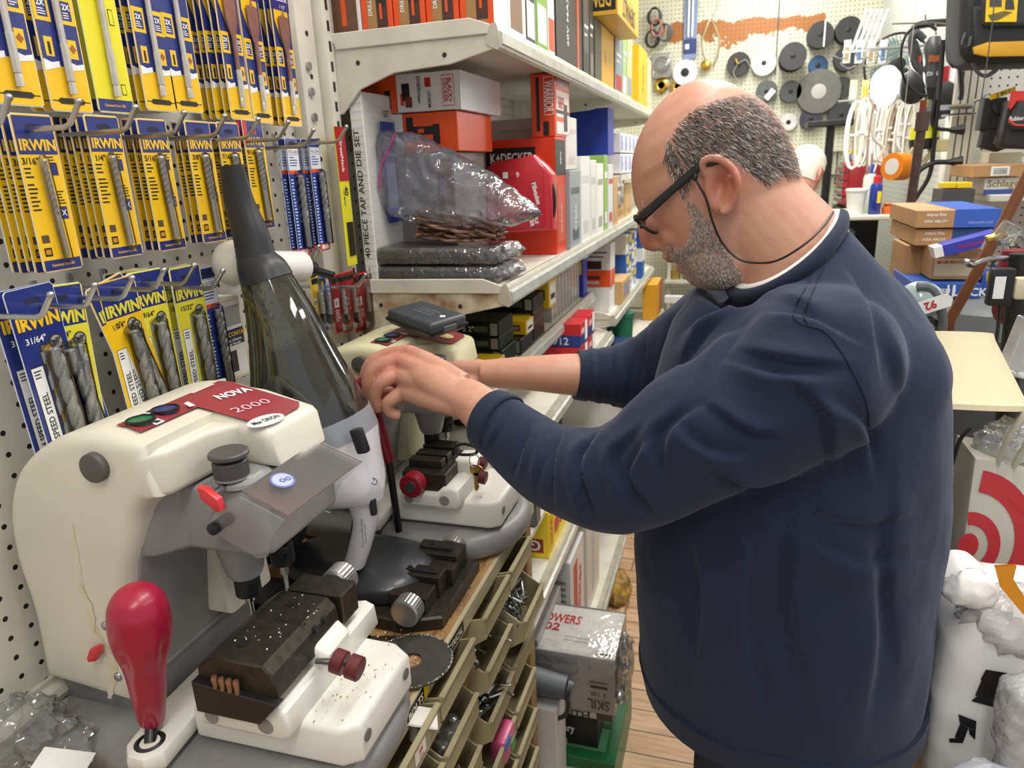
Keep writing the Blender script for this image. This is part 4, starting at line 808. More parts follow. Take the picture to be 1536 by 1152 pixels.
m = MB(); oval_loft(m, [(400, 420, 36, yv, .9, -.3), (421, 475, 48, yv, .9, -.26), (438, 530, 60, yv, .9, -.22), (455, 590, 76, yv, .9, -.22), (468, 634, 85, yv, .9, -.22)], SM, cap=False); m.build('canister', t)
m = MB(); oval_loft(m, [(436, 520, 30, yv, .8, -.2), (448, 560, 40, yv, .8, -.2), (460, 600, 50, yv, .8, -.2), (468, 630, 60, yv, .85, -.22)], mat('#70726c', .7, noise=.3, nscale=30)); m.build('filter', t)
m = MB(); oval_loft(m, [(468, 632, 86, yv, .9, -.22), (474, 650, 88, yv, .9, -.22), (479, 664, 89, yv, .88, -.24)], mat('#8b9097', .3, coat=.3)); m.build('canister_ring', t)
# white body: upper shell, then the bow-shaped handle
m = MB(); oval_loft(m, [(479, 664, 89, yv, .86, -.24), (490, 700, 84, yv, .8, -.22), (505, 732, 70, yv, .72, -.15), (528, 750, 46, yv, .6, -.05)], VW); m.build('body_shell', t, ang=1)
m = MB(); oval_loft(m, [(536, 715, 34, yv, .75, -.1), (543, 745, 27, yv, .8, .05), (548, 780, 19, yv, .9, .1), (541, 815, 18, yv, .9, .15), (531, 848, 17, yv, .9, .15)], VW); m.build('handle', t, ang=1)
m = MB(); pts = [W3(*p) for p in [(500, 738), (522, 745), (531, 762), (532, 785), (527, 815), (519, 846)]]; m.tube(pts, .0045, VK, 10, sm=5); m.build('handle_inner_grip', t)
def on_front(px, py, dy=-.01): return W3(px, py, yv+dy)
yf = -.058
m = MB(); c = W3(540, 661, yv-.045); m.box(c, (.018, .012, .036), VK, .004, 2, rot=Matrix.Rotation(-.25, 3, 'Y')); m.build('release_button', t)
m = MB(); c = W3(560, 760, yv-.016); m.box(c, (.009, .01, .026), VK, .003, 2); m.build('power_switch', t)
m = MB(); c = W3(562, 722, yv-.022); m.tube([c+Vector((.0045*math.cos(a), -.001, .0045*math.sin(a))) for a in [PI*.75-2*PI*.78*k/16-.2 for k in range(17)]], .0006, VK, 5); m.tube([c+Vector((0, -.001, .001)), c+Vector((0, -.001, .006))], .0006, VK, 5)
c = W3(543, 800, yv-.019); m.text('Empty canister before storing', c, (.05, 0, 1), (-1, 0, .05), .0032, INK, .0, width=.045); m.text('Keep vents clear', c+Vector((.005, 0, 0)), (.05, 0, 1), (-1, 0, .05), .003, INK, .0, width=.03); m.build('symbols', t)
# dock
m = MB(); cB = Vector((-.535, .875, BZ+.022)); n = 44; rings = []
for z_, k in [(0, .96), (.004, 1), (.02, 1.0), (.026, .97), (.034, .82), (.042, .64), (.047, .45), (.044, .2)]:
    rings.append([cB+Vector((.118*k*math.copysign(abs(math.cos(2*PI*j/n))**.8, math.cos(2*PI*j/n))*(1 if math.cos(2*PI*j/n) > 0 else 1.15), .082*k*math.copysign(abs(math.sin(2*PI*j/n))**.8, math.sin(2*PI*j/n)), z_)) for j in range(n)])
m.loft(rings, VK); m.build('dock_base', t, ang=.9)
m = MB(); 
for s, yy in ((1, .835), (1, .905)): m.tube([W3(430, 830, yy), W3(448, 800, yy), W3(452, 760, yy), W3(440, 715, yy), W3(428, 690, yy)], [.02, .016, .013, .012, .012], VK, 14, sm=4, flat=.6)
m.tube([W3(425, 690, .87), W3(420, 760, .87), W3(415, 830, .87)], [.03, .03, .035], VK, 14, flat=.5); m.build('dock_cradle', t, ang=.9)
# black charger block and cables behind the near machine
m = MB(); m.b2((-.70, .73, BZ), (-.62, .80, BZ+.05), BLK, .006, 2); m.build('charger_block', None); o = bpy.data.objects['charger_block']; tagit(o, 'black charger block in the shadow behind the near machine', 'charger')
for i, pp_ in enumerate([[(360, 800), (385, 870), (372, 925), (400, 900), (430, 925)], [(372, 905), (395, 880), (420, 905), (410, 935)], [(350, 930), (375, 945), (400, 930)]]):
    m = MB(); m.tube([at(px, py, z=BZ+.03-.006*i) if k else at(px, py, z=BZ+.05) for k, (px, py) in enumerate(pp_)], .0028, BLK, 8, sm=6); solo('cable', m, ['thick', 'thinner', 'short grey-black'][i]+' power cord curling behind the near machine jaws', 'cord')
# clear bag at the bottom left corner
m = MB(); P = at(60, 1110, z=BZ+.05); m = crumple(P+Vector((-.01, .0, .0)), (.075, .04, .045), .6, 5, CL, 40, 26); m.build('tmp'); o = bpy.data.objects['tmp']; bpy.data.objects.remove(o)
t = thing('parts_bag', 'clear plastic bag with a white slip at the lower left corner', 'bag', (P.x, P.y, BZ+.045)); m.build('bag_film', t)
m = MB(); c = at(95, 1142, z=BZ+.07); m.box(c, (.05, .03, .0006), PAPER, rot=Matrix.Rotation(.4, 3, 'Z') @ Matrix.Rotation(.3, 3, 'Y')); m.build('paper_slip', t)
# ================================================================ people
from mathutils import noise as mnoise
def remeshed(mb, voxel, smooth=2, fac=.5):
    "joins overlapping closed shapes of a builder into one continuous surface"
    me = bpy.data.meshes.new('t'); me.from_pydata([tuple(v) for v in mb.v], [], mb.f)
    bm = bmesh.new(); bm.from_mesh(me); bmesh.ops.recalc_face_normals(bm, faces=bm.faces[:]); bm.to_mesh(me); bm.free()
    o = bpy.data.objects.new('t', me); COL.objects.link(o)
    r = o.modifiers.new('r', 'REMESH'); r.mode = 'VOXEL'; r.voxel_size = voxel
    s = o.modifiers.new('s', 'SMOOTH'); s.factor = fac; s.iterations = smooth
    dg = bpy.context.evaluated_depsgraph_get(); out = bpy.data.meshes.new_from_object(o.evaluated_get(dg))
    bpy.data.objects.remove(o); bpy.data.meshes.remove(me); return out
def put(me, name, parent, mats, smooth=True):
    me.materials.clear()
    for m in mats: me.materials.append(m)
    me.transform(wpos(parent).inverted()) if parent else None
    if smooth: me.shade_smooth()
    o = bpy.data.objects.new(name, me); COL.objects.link(o); o.parent = parent; return o
def skin_mat(base, red, name):
    m = bpy.data.materials.new(name); m.use_nodes = True; nt = m.node_tree; b = nt.nodes['Principled BSDF']; L = nt.links.new
    a = nt.nodes.new('ShaderNodeAttribute'); a.attribute_name = 'tone'; tc = nt.nodes.new('ShaderNodeTexCoord')
    n = nt.nodes.new('ShaderNodeTexNoise'); n.inputs['Scale'].default_value = 45; n.inputs['Detail'].default_value = 5; L(tc.outputs['Object'], n.inputs[0])
    ad = nt.nodes.new('ShaderNodeMath'); ad.operation = 'MULTIPLY_ADD'; L(n.outputs['Fac'], ad.inputs[0]); ad.inputs[1].default_value = .5; L(a.outputs['Fac'], ad.inputs[2])
    sb = nt.nodes.new('ShaderNodeMath'); sb.operation = 'SUBTRACT'; sb.use_clamp = True; L(ad.outputs[0], sb.inputs[0]); sb.inputs[1].default_value = .25
    mx = nt.nodes.new('ShaderNodeMix'); mx.data_type = 'RGBA'; mx.inputs[6].default_value = lin(base); mx.inputs[7].default_value = lin(red); L(sb.outputs[0], mx.inputs[0]); L(mx.outputs[2], b.inputs['Base Color'])
    b.inputs['Roughness'].default_value = .46; b.inputs['Subsurface Weight'].default_value = .12; b.inputs['Subsurface Radius'].default_value = (.012, .004, .002); b.inputs['Subsurface Scale'].default_value = 1
    n2 = nt.nodes.new('ShaderNodeTexNoise'); n2.inputs['Scale'].default_value = 350; n2.inputs['Detail'].default_value = 4; L(tc.outputs['Object'], n2.inputs[0]); bp = nt.nodes.new('ShaderNodeBump'); bp.inputs['Strength'].default_value = .3; bp.inputs['Distance'].default_value = .001; L(n2.outputs['Fac'], bp.inputs['Height']); L(bp.outputs[0], b.inputs['Normal'])
    return m
def in_poly(x, y, P):
    c = False; n = len(P)
    for i in range(n):
        x1, y1 = P[i]; x2, y2 = P[(i+1) % n]
        if (y1 > y) != (y2 > y) and x < (x2-x1)*(y-y1)/(y2-y1)+x1: c = not c
    return c
YH = .975; TH = 28*PI/180; HO = at(1070, 270, y=YH)
Ff = Vector((-math.cos(TH), 0, -math.sin(TH))); Uu = Vector((-math.sin(TH), 0, math.cos(TH)))
def hl(px, py, y=YH): p = at(px, py, y=y)-HO; return (p.dot(Ff), p.dot(Uu))
prof_px = [(1058, 119), (1038, 122), (1020, 130), (1000, 145), (980, 168), (963, 198), (952, 228), (948, 256), (949, 282), (953, 305), (962, 322), (973, 340), (983, 358), (990, 372), (996, 379), (1001, 387), (1014, 393), (1018, 398), (1020, 405), (1026, 415), (1034, 424), (1046, 430), (1062, 434), (1082, 434), (1103, 429), (1125, 415), (1148, 392), (1170, 355), (1192, 315), (1203, 285), (1201, 261), (1197, 240), (1190, 222), (1173, 185), (1152, 158), (1128, 142), (1094, 124)]
PR = [(p.x, p.y) for p in spline([(*hl(*p), 0) for p in prof_px], 4, closed=True)]
def head_shape(mb, PRF, O, Fw, Up, Rt, m, wid=1.0, N=46, n=48):
    us = [p[1] for p in PRF]; lo, hi = min(us), max(us); rings = []
    WS = [(0, .012), (.02, .030), (.06, .044), (.12, .053), (.2, .060), (.3, .065), (.4, .070), (.5, .0745), (.6, .0775), (.7, .0785), (.8, .0745), (.88, .064), (.94, .049), (.98, .030), (1, .010)]
    for i in range(N):
        s = .5-.5*math.cos(PI*(i+.35)/(N-.3)); t = lo+(hi-lo)*s; xs = []
        for k in range(len(PRF)):
            a, b = PRF[k], PRF[(k+1) % len(PRF)]
            if (a[1] > t) != (b[1] > t): xs.append(a[0]+(b[0]-a[0])*(t-a[1])/(b[1]-a[1]))
        if len(xs) < 2: continue
        f0, f1 = min(xs), max(xs); W = WS[-1][1]
        for k in range(len(WS)-1):
            if WS[k][0] <= s <= WS[k+1][0]: q = (s-WS[k][0])/(WS[k+1][0]-WS[k][0]); W = WS[k][1]+(WS[k+1][1]-WS[k][1])*q
        W *= wid; c = (f0+f1)/2; a = (f1-f0)/2; rg = []
        for j in range(n):
            ph = 2*PI*j/n; cs, sn = math.cos(ph), math.sin(ph); e = .86 if cs > 0 else .92
            y = W*math.copysign(abs(sn)**.92, sn)*(1-.10*max(0, cs)*(s < .7)); rg.append(O+Fw*(c+a*math.copysign(abs(cs)**e, cs))+Up*t+Rt*y)
        rings.append(rg)
    mb.loft(rings, m)
def P(px, py, y): return at(px, py, y=y)
m_man = thing('person', 'man in a navy long sleeved sweatshirt and black glasses working at the key machine', 'person', (.08, YH, 0))
body = MB(); Rt = Vector((0, 1, 0))
head_shape(body, PR, HO, Ff, Uu, Rt, 'x')
# neck
body.tube([P(1110, 300, YH), P(1150, 345, YH), P(1182, 385, YH), P(1200, 430, YH)], [.066, .070, .075, .085], 'x', 28, sm=4)
# brow ridge, eyes, nose, lips, chin, cheek
for s in (-1, 1):
    body.ball(P(960, 308, YH+s*.026)+Vector((.010, 0, 0)), (.012, .019, .008), 'x', 14, 10); body.ball(P(977, 333, YH+s*.030)+Vector((.006, 0, 0)), .0135, 'x', 14, 10)
    body.ball(P(1014, 350, YH+s*.032), (.022, .018, .020), 'x', 14, 10)
    body.ball(P(987, 371, YH+s*.0125)+Vector((.002, 0, .004)), (.0105, .008, .009), 'x', 12, 8)
    body.ball(P(1085, 392, YH+s*.034), (.045, .026, .034), 'x', 16, 12)
body.tube([P(962, 318, YH), P(965, 334, YH), P(969, 350, YH), P(975, 362, YH)], [.007, .0085, .0105, .0125], 'x', 16, sm=3); body.ball(P(975, 363, YH), (.0125, .0125, .0115), 'x', 16, 12); body.ball(P(982, 368, YH), (.011, .013, .0085), 'x', 14, 10)
body.tube([P(995, 385, YH-.022), P(1003, 385, YH-.01), P(1006, 386, YH), P(1003, 385, YH+.01), P(995, 385, YH+.022)], [.003, .007, .008, .007, .003], 'x', 10, sm=3)
body.tube([P(1016, 402, YH-.022), P(1021, 403, YH-.01), P(1023, 403, YH), P(1021, 403, YH+.01), P(1016, 402, YH+.022)], [.003, .006, .007, .006, .003], 'x', 10, sm=3)
# ears
for s, ye in ((-1, YH-.074), (1, YH+.074)):
    dd = s*.001; E_ = lambda px, py, k: P(px, py, YH-.082)*1 if False else (lambda q: Vector((q.x, ye+s*k, q.z)))(P(px, py, YH-.082))
    body.tube([E_(1062, 268, .004), E_(1054, 252, .008), E_(1056, 240, .012), (E_(1072, 237, .015)), E_(1088, 243, .018), E_(1101, 258, .021), E_(1107, 276, .021), E_(1105, 292, .018), E_(1098, 305, .014), E_(1090, 314, .011), E_(1081, 319, .010)], [.0035, .0042, .0046, .005, .0052, .0053, .0052, .005, .0052, .0068, .0062], 'x', 12, sm=4)
    body.tube([E_(1076, 262, .006), E_(1086, 262, .010), E_(1093, 272, .012), (E_(1093, 288, .011)), E_(1086, 300, .009), E_(1079, 306, .008)], [.003, .004, .0045, .0045, .004, .0035], 'x', 10, sm=3)
    body.tube([E_(1068, 285, .004), E_(1071, 292, .006), E_(1075, 298, .006)], [.004, .0045, .003], 'x', 10, sm=3)
    body.ball(E_(1083, 276, .004), (.021, .007, .036), 'x', 16, 12)
# arms, palms and fingers
def arm(mb, pts, rs): mb.tube(pts, rs, 'x', 22, sm=5, flat=.86)
nw = P(690, 592, .915)
arm(body, [Vector((.06, .82, 1.36)), Vector((-.02, .775, 1.275)), P(935, 712, .79), P(835, 700, .84), P(765, 652, .872), P(715, 608, .905), nw], [.06, .055, .047, .043, .038, .0325, .0295])
fw_ = P(722, 560, 1.135)
arm(body, [Vector((.0, 1.19, 1.33)), P(1010, 540, 1.2), P(930, 565, 1.195), P(862, 562, 1.17), P(800, 560, 1.15), P(745, 560, 1.14), fw_], [.055, .05, .047, .043, .036, .030, .027])
def finger(mb, pts, r0, r1): mb.tube(pts, [r0, r0*1.02, (r0+r1)/2, r1*1.02, r1*.9, r1*.45][:len(pts)] if len(pts) == 6 else [r0+(r1-r0)*i/(len(pts)-1) for i in range(len(pts))], 'x', 12, sm=3)
# near (left) hand laid over the red lever grip
K = {'i': P(612, 528, .972), 'm': P(598, 541, .955), 'r': P(594, 562, .942), 'p': P(603, 588, .932)}
for k, wofs in (('i', (.0, .016, .012)), ('m', (0, .005, .006)), ('r', (0, -.005, -.004)), ('p', (0, -.012, -.014))):
    w0 = nw+Vector(wofs)*.9; mb_r = {'i': .0155, 'm': .0155, 'r': .0145, 'p': .0135}[k]
    body.tube([w0, w0.lerp(K[k], .5)+Vector((0, -.002, .002)), K[k]], [.018, .0175, mb_r*.82], 'x', 14, sm=3)
body.tube([P(720, 608, .902), nw, P(655, 572, .93), P(628, 560, .947)], [.031, .0285, .031, .024], 'x', 20, sm=4, flat=.8)
body.ball(P(604, 566, .955), (.024, .017, .024), 'x', 18, 12)
finger(body, [K['i'], P(582, 532, .968), P(560, 542, .958), P(549, 560, .952), P(548, 580, .952)], .0125, .0092)
finger(body, [K['m'], P(576, 546, .945), P(558, 557, .936), P(552, 578, .933), P(556, 598, .938)], .013, .0096)
finger(body, [K['r'], P(580, 568, .928), P(566, 580, .922), P(562, 600, .924), P(571, 615, .932)], .0125, .0092)
finger(body, [K['p'], P(592, 596, .924), P(581, 606, .92), P(586, 619, .924), P(601, 623, .93)], .0115, .0085)
finger(body, [P(650, 590, .955), P(610, 592, .975), P(578, 590, .978), P(553, 582, .976), P(541, 570, .972)], .0145, .0088)
# far (right) hand resting on the machine head
for i, (dx, dz) in enumerate([(-.012, .014), (-.02, .004), (-.022, -.008), (-.018, -.02)]):
    k0 = fw_+Vector((-.062+.004*i, -.012, dz)); body.tube([fw_+Vector((0, 0, dz*.6)), k0], [.017, .0125], 'x', 14)
    finger(body, [k0, k0+Vector((-.028, -.012, -.006)), k0+Vector((-.042, -.02, -.022)), k0+Vector((-.040, -.02, -.038))], .0105, .008)
finger(body, [fw_+Vector((-.01, -.01, -.01)), fw_+Vector((-.035, -.032, -.018)), fw_+Vector((-.06, -.036, -.026))], .0135, .0095)
# trunk and legs inside the clothes
def ell(c, rx, ry, n=32, e=.9): return [Vector((c[0]+rx*math.copysign(abs(math.cos(2*PI*j/n))**e, math.cos(2*PI*j/n)), c[1]+ry*math.copysign(abs(math.sin(2*PI*j/n))**e, math.sin(2*PI*j/n)), c[2])) for j in range(n)]
body.loft([ell((.09, YH, .86), .15, .17), ell((.085, YH, 1.05), .155, .165), ell((.085, YH, 1.25), .14, .17), ell((.08, YH, 1.34), .11, .155), ell((.10, YH, 1.40), .06, .10), ell((.11, YH, 1.44), .035, .06)], 'x')
for s in (-1, 1): body.tube([Vector((.09, YH+s*.09, .90)), Vector((.07, YH+s*.095, .5)), Vector((.1, YH+s*.1, .1)), Vector((.09, YH+s*.1, .05))], [.095, .065, .04, .035], 'x', 20, sm=3); body.tube([Vector((.12, YH+s*.1, .05)), Vector((-.08, YH+s*.105, .04))], [.035, .03], 'x', 16)
me = remeshed(body, .0025, 6, .5)
for v in me.vertices:   # hollow of the ear
    for s_ in (-1, 1):
        ec = P(1081, 277, YH-.082); dx, dz = (v.co.x-ec.x)/.011, (v.co.z-ec.z)/.017
        if abs(v.co.y-YH) > .07 and (v.co.y-YH)*s_ > 0: v.co.y -= s_*.011*math.exp(-(dx*dx+dz*dz))
tone = me.attributes.new('tone', 'FLOAT', 'POINT'); vals = []
nose = P(973, 358, YH); earc = P(1088, 275, YH-.085); kn = P(600, 545, .955); chk = P(1005, 345, YH-.045); crown = P(1050, 128, YH); lip = P(1015, 398, YH)
for v in me.vertices:
    c = v.co; t = .22
    t += .75*math.exp(-((c-nose).length/.018)**2)+.6*math.exp(-((c-earc).length/.028)**2)+.5*math.exp(-((c-kn).length/.03)**2)+.3*math.exp(-((c-chk).length/.035)**2)+.12*math.exp(-((c-crown).length/.05)**2)+.5*math.exp(-((c-lip).length/.012)**2)
    t += .25*math.exp(-((c-P(570, 575, .94)).length/.03)**2) if c.x < -.4 else 0
    vals.append(t)
tone.data.foreach_set('value', vals)
SKIN = skin_mat('#d0a288', '#b9604f', 'skin')
b_o = put(me, 'body', m_man, [SKIN])
# hair and stubble strands rooted on the skin
from mathutils.bvhtree import BVHTree
bvh = BVHTree.FromPolygons([v.co[:] for v in me.vertices], [tuple(p.vertices) for p in me.polygons])
inv = wpos(m_man).inverted()
hair_poly = [hl(*p, y=YH-.06) for p in [(996, 232), (1003, 205), (1018, 182), (1040, 163), (1060, 152), (1085, 145), (1110, 137), (1130, 136), (1160, 155), (1180, 185), (1196, 218), (1206, 262), (1195, 264), (1170, 262), (1150, 276), (1131, 268), (1112, 250), (1095, 240), (1070, 236), (1056, 236), (1050, 246), (1038, 262), (1030, 290), (1022, 290), (1014, 266), (1003, 252)]]
beard_poly = [hl(*p, y=YH-.045) for p in [(1030, 296), (1042, 300), (1062, 322), (1080, 350), (1100, 385), (1115, 415), (1112, 432), (1085, 440), (1060, 440), (1035, 430), (1018, 408), (1008, 394), (996, 386), (992, 376), (1004, 368), (1022, 372), (1036, 352), (1036, 325)]]
def strands(poly, n, ymax, L, wd, dirf, seed, O=HO, mats=None, rad=.13, flip=1):
    rr = random.Random(seed); q = MB(); cnt = 0; tries = 0
    f0, f1 = min(p[0] for p in poly), max(p[0] for p in poly); u0, u1 = min(p[1] for p in poly), max(p[1] for p in poly)
    while cnt < n and tries < n*6:
        tries += 1; f, u = rr.uniform(f0, f1), rr.uniform(u0, u1)
        if not in_poly(f, u, poly) : continue
        # soft edge
        jf, ju = f+rr.gauss(0, .004), u+rr.gauss(0, .004)
        if not in_poly(jf, ju, poly): continue
        s = rr.choice((-1, -1, 1)); org = inv @ (O+Ff*f+Uu*u+Vector((0, s*.16, 0))); hit = bvh.ray_cast(org, Vector((0, -s, 0)), .16)
        if hit[0] is None: continue
        p, nn = hit[0], hit[1]
        d = (inv.to_3x3() @ dirf(f, u)).normalized(); d = (d-nn*d.dot(nn)); d = (d.normalized()+Vector((rr.gauss(0, .22), rr.gauss(0, .22), rr.gauss(0, .22)))+nn*rr.uniform(.12, .45)).normalized()
        l = L*rr.uniform(.55, 1.2); sd = d.cross(nn).normalized()*wd*.5; p0 = p-nn*.0008; p1 = p+d*l*.55+nn*.0006; p2 = p+d*l-nn*l*.18
        q.add([p0-sd, p0+sd, p1-sd*.8, p1+sd*.8, p2], [(0, 1, 3, 2), (2, 3, 4)], mats[rr.choices(range(len(mats)), [5, 3, 2][:len(mats)])[0]]); cnt += 1
    return q
HD, HG, HW = mat('#443d3a', .55), mat('#7c746e', .5), mat('#c9c4bd', .45)
def raw(q, name, parent):   # geometry already in the parent's space
    me_ = bpy.data.meshes.new(name); me_.from_pydata([tuple(v) for v in q.v], [], q.f)
    for m_ in q.mats: me_.materials.append(m_)
    me_.polygons.foreach_set('material_index', q.m); me_.update(); o = bpy.data.objects.new(name, me_); COL.objects.link(o); o.parent = parent; return o
hs = strands(hair_poly, 9000, 0, .013, .00062, lambda f, u: Uu*-.9+Ff*(-.45 if f < .02 else .2), 5, mats=[HD, HG, HW])
raw(hs, 'hair', m_man)
bs = strands(beard_poly, 9000, 0, .0048, .00055, lambda f, u: Uu*-.9+Ff*.3, 8, mats=[HW, HG, mat('#8d7f74', .5)])
raw(bs, 'beard', m_man)
q = MB(); rr = random.Random(4)
for s in (-1, 1):
    for k in range(60):
        a = P(968+rr.uniform(-2, 12), 303+rr.uniform(-4, 5), YH+s*(.014+.03*rr.random()))+Vector((-.002, 0, 0)); q.tube([a, a+Vector((-.003, s*.004, -.004))], [.0004, .0002], HD, 3)
q.build('eyebrows', m_man)
# glasses
q = MB(); yn = YH-.0775
q.tube([P(1093, 237, yn-.006), P(1052, 247, yn-.004), P(1010, 283, yn), P(962, 326, YH-.064)], [.0028, .0028, .003, .0038], BLK, 8, flat=1.6); q.build('glasses_temple', m_man)
q = MB(); q.tube([Vector((p.x, 2*YH-p.y, p.z)) for p in [P(1093, 237, yn-.006), P(1010, 283, yn), P(962, 326, YH-.064)]], [.0028, .003, .0038], BLK, 8); q.build('glasses_temple', m_man)
q = MB(); ql = MB(); GN = Vector((-.62, 0, -.78)).normalized(); GU = Vector((-.78, 0, .62)); 
for s in (-1, 1):
    lc = P(968, 337, YH+s*.034); lc = Vector((lc.x, YH+s*.034, lc.z))
    def LP(a, k=1): return lc+GU*(.0175*math.sin(a)*k)+Vector((0, .0245*math.cos(a)*k, 0))
    q.tube([LP(2*PI*k/28) for k in range(29)], .0019, BLK, 6, cap=False); ql.add([LP(2*PI*k/24, .97) for k in range(24)], [tuple(range(24))], clear('#fbfbfb', .05, .02, 'lens'))
q.tube([LP(PI)-Vector((0, 0, 0)), Vector((lc.x-.002, YH, lc.z+.005)), Vector((lc.x, YH-.010, lc.z))], .0019, BLK, 6)
for s in (-1, 1): a = P(968, 337, YH); q.tube([Vector((a.x-.006, YH+s*.058, a.z+.011)), P(962, 326, YH-.064) if s < 0 else Vector((P(962, 326, YH-.064).x, YH+.064, P(962, 326, YH-.064).z))], .003, BLK, 6)
q.build('glasses_rim', m_man); ql.build('lenses', m_man, smooth=False)
q = MB(); q.tube([P(1040, 252, yn-.006), P(1044, 268, yn-.008), P(1049, 279, yn-.010), P(1060, 300, yn-.009), P(1068, 330, yn-.004), P(1082, 362, yn+.006), P(1104, 386, yn+.002), P(1130, 394, yn-.002), P(1165, 391, yn-.008), P(1205, 368, yn-.010), P(1235, 340, yn+.012), P(1250, 318, YH-.02)], .0014, BLK, 8, sm=5)
for k in (0,): a = P(1043, 266, yn-.008); q.ball(a, (.003, .003, .004), BLK, 10, 8)
q.build('glasses_cord', m_man)
# ---------------------------------------------------------------- sweatshirt
sh = MB()
def sec(z, xf, xb, hw, e=.88, yc=YH): return ell(((xf+xb)/2, yc, z), (xb-xf)/2, hw, 48, e)
secs = [(.835, -.098, .287, .205), (.86, -.108, .286, .212), (.93, -.115, .285, .215), (1.03, -.119, .281, .215), (1.12, -.118, .281, .213), (1.20, -.112, .278, .210), (1.27, -.102, .269, .205), (1.33, -.088, .256, .198), (1.38, -.072, .236, .180), (1.42, -.045, .208, .148), (1.45, -.010, .182, .115), (1.475, .020, .163, .09)]
A_c = [P(1100, 432, YH), P(1256, 328, YH)]; c_c = A_c[0].lerp(A_c[1], .5); ax_c = (A_c[1]-A_c[0])*.5
def cring(k, ry, dz): return [c_c+ax_c*(k*math.cos(2*PI*j/48))+Vector((0, ry*math.sin(2*PI*j/48), -.020*abs(math.sin(2*PI*j/48))+dz)) for j in range(48)]
sh.loft([sec(*s) for s in secs[:10]]+[cring(1.22, .128, -.018), cring(1.02, .104, -.002)], 'x')
sh.tube([Vector((.075, .87, 1.36)), P(1225, 550, .80), P(1140, 610, .785), P(1040, 655, .775), P(960, 704, .785), P(900, 716, .805), P(830, 698, .84), P(775, 660, .868), P(738, 634, .888)], [.085, .088, .083, .0775, .0715, .066, .058, .05, .0445], 'x', 30, sm=6, flat=.95)
sh.tube([Vector((.08, 1.1, 1.38)), P(1085, 495, 1.185), P(1030, 528, 1.2), P(965, 560, 1.2), P(915, 564, 1.185), P(868, 563, 1.172)], [.085, .085, .078, .064, .052, .045], 'x', 28, sm=6)
sh.ball(Vector((.135, .90, 1.31)), (.115, .105, .115), 'x', 26, 18); sh.ball(Vector((.095, .87, 1.36)), (.09, .075, .075), 'x', 24, 16); sh.ball(Vector((.095, 1.08, 1.36)), (.09, .075, .075), 'x', 24, 16)
ms = remeshed(sh, .0045, 22, .75)
# folds: creases laid as soft ridges along real polylines
FO = []
def fold(pts, w_, a, y=None): FO.append(([P(px, py, yy) for px, py, yy in pts], w_, a))
ya = .71
for k, (x0, y0, x1, y1, x2, y2, w_, a) in enumerate([
    (757, 610, 748, 640, 728, 672, 5, -2.5), (800, 632, 792, 668, 775, 715, 7, 4), (822, 632, 815, 672, 800, 730, 6, -4), (850, 636, 838, 690, 835, 760, 8, 4), (885, 650, 862, 690, 868, 770, 7, -5), (905, 640, 880, 700, 900, 775, 9, 5), (955, 640, 915, 690, 940, 770, 8, -5), (985, 655, 950, 710, 985, 765, 10, 5),
    (1015, 610, 975, 660, 985, 720, 8, -5), (1060, 610, 1010, 650, 1000, 720, 10, 4), (1010, 640, 1060, 680, 1130, 690, 10, -4), (1060, 600, 1120, 640, 1180, 650, 9, 4), (1090, 545, 1160, 565, 1250, 570, 9, -5), (1110, 520, 1180, 535, 1270, 545, 8, 4), (1150, 470, 1210, 480, 1290, 520, 7, -3.5), (1180, 560, 1240, 620, 1250, 700, 10, 4), (1230, 600, 1290, 640, 1310, 720, 9, -4), (1070, 700, 1130, 725, 1210, 710, 10, 4)]):
    fold([(x0, y0, ya+.03), (x1, y1, ya+.02), (x2, y2, ya+.03)], w_*.0011, a*.0010)
for (x0, y0, x1, y1, x2, y2, w_, a) in [(1085, 470, 1050, 500, 1020, 545, 6, -5), (1100, 455, 1065, 480, 1035, 500, 6, 5), (1125, 470, 1080, 520, 1060, 560, 7, -4), (1160, 440, 1200, 450, 1230, 470, 7, 3), (1260, 400, 1300, 470, 1320, 560, 9, -3), (1300, 440, 1345, 520, 1360, 600, 10, 3), (1220, 760, 1300, 780, 1380, 760, 14, 3), (1180, 800, 1280, 850, 1370, 850, 14, -3), (1040, 800, 1060, 900, 1050, 1020, 14, 3), (1120, 800, 1110, 950, 1140, 1080, 16, -3), (1200, 760, 1190, 900, 1220, 1060, 18, 3), (1300, 800, 1310, 950, 1290, 1090, 16, -3), (1350, 700, 1340, 860, 1350, 1000, 12, 3)]:
    fold([(x0, y0, .80), (x1, y1, .79), (x2, y2, .80)], w_*.0014, a*.0009)
for (x0, y0, x1, y1, w_, a) in [(890, 520, 900, 610, 6, -3), (925, 512, 918, 615, 6, 4), (950, 500, 935, 610, 6, -4), (975, 490, 962, 600, 7, 4), (1000, 480, 985, 590, 7, -4)]:
    fold([(x0, y0, 1.15), ((x0+x1)/2, (y0+y1)/2, 1.145), (x1, y1, 1.15)], w_*.0012, a*.001)
FP = []
for pts, w_, a in FO: s_ = spline(pts, 10); FP.append((s_, w_, a, min(p.x for p in s_)-.05, max(p.x for p in s_)+.05, min(p.z for p in s_)-.05, max(p.z for p in s_)+.05))
ms.update(); nrm = [v.normal.copy() for v in ms.vertices]; o0 = Vector((0, 0, H))
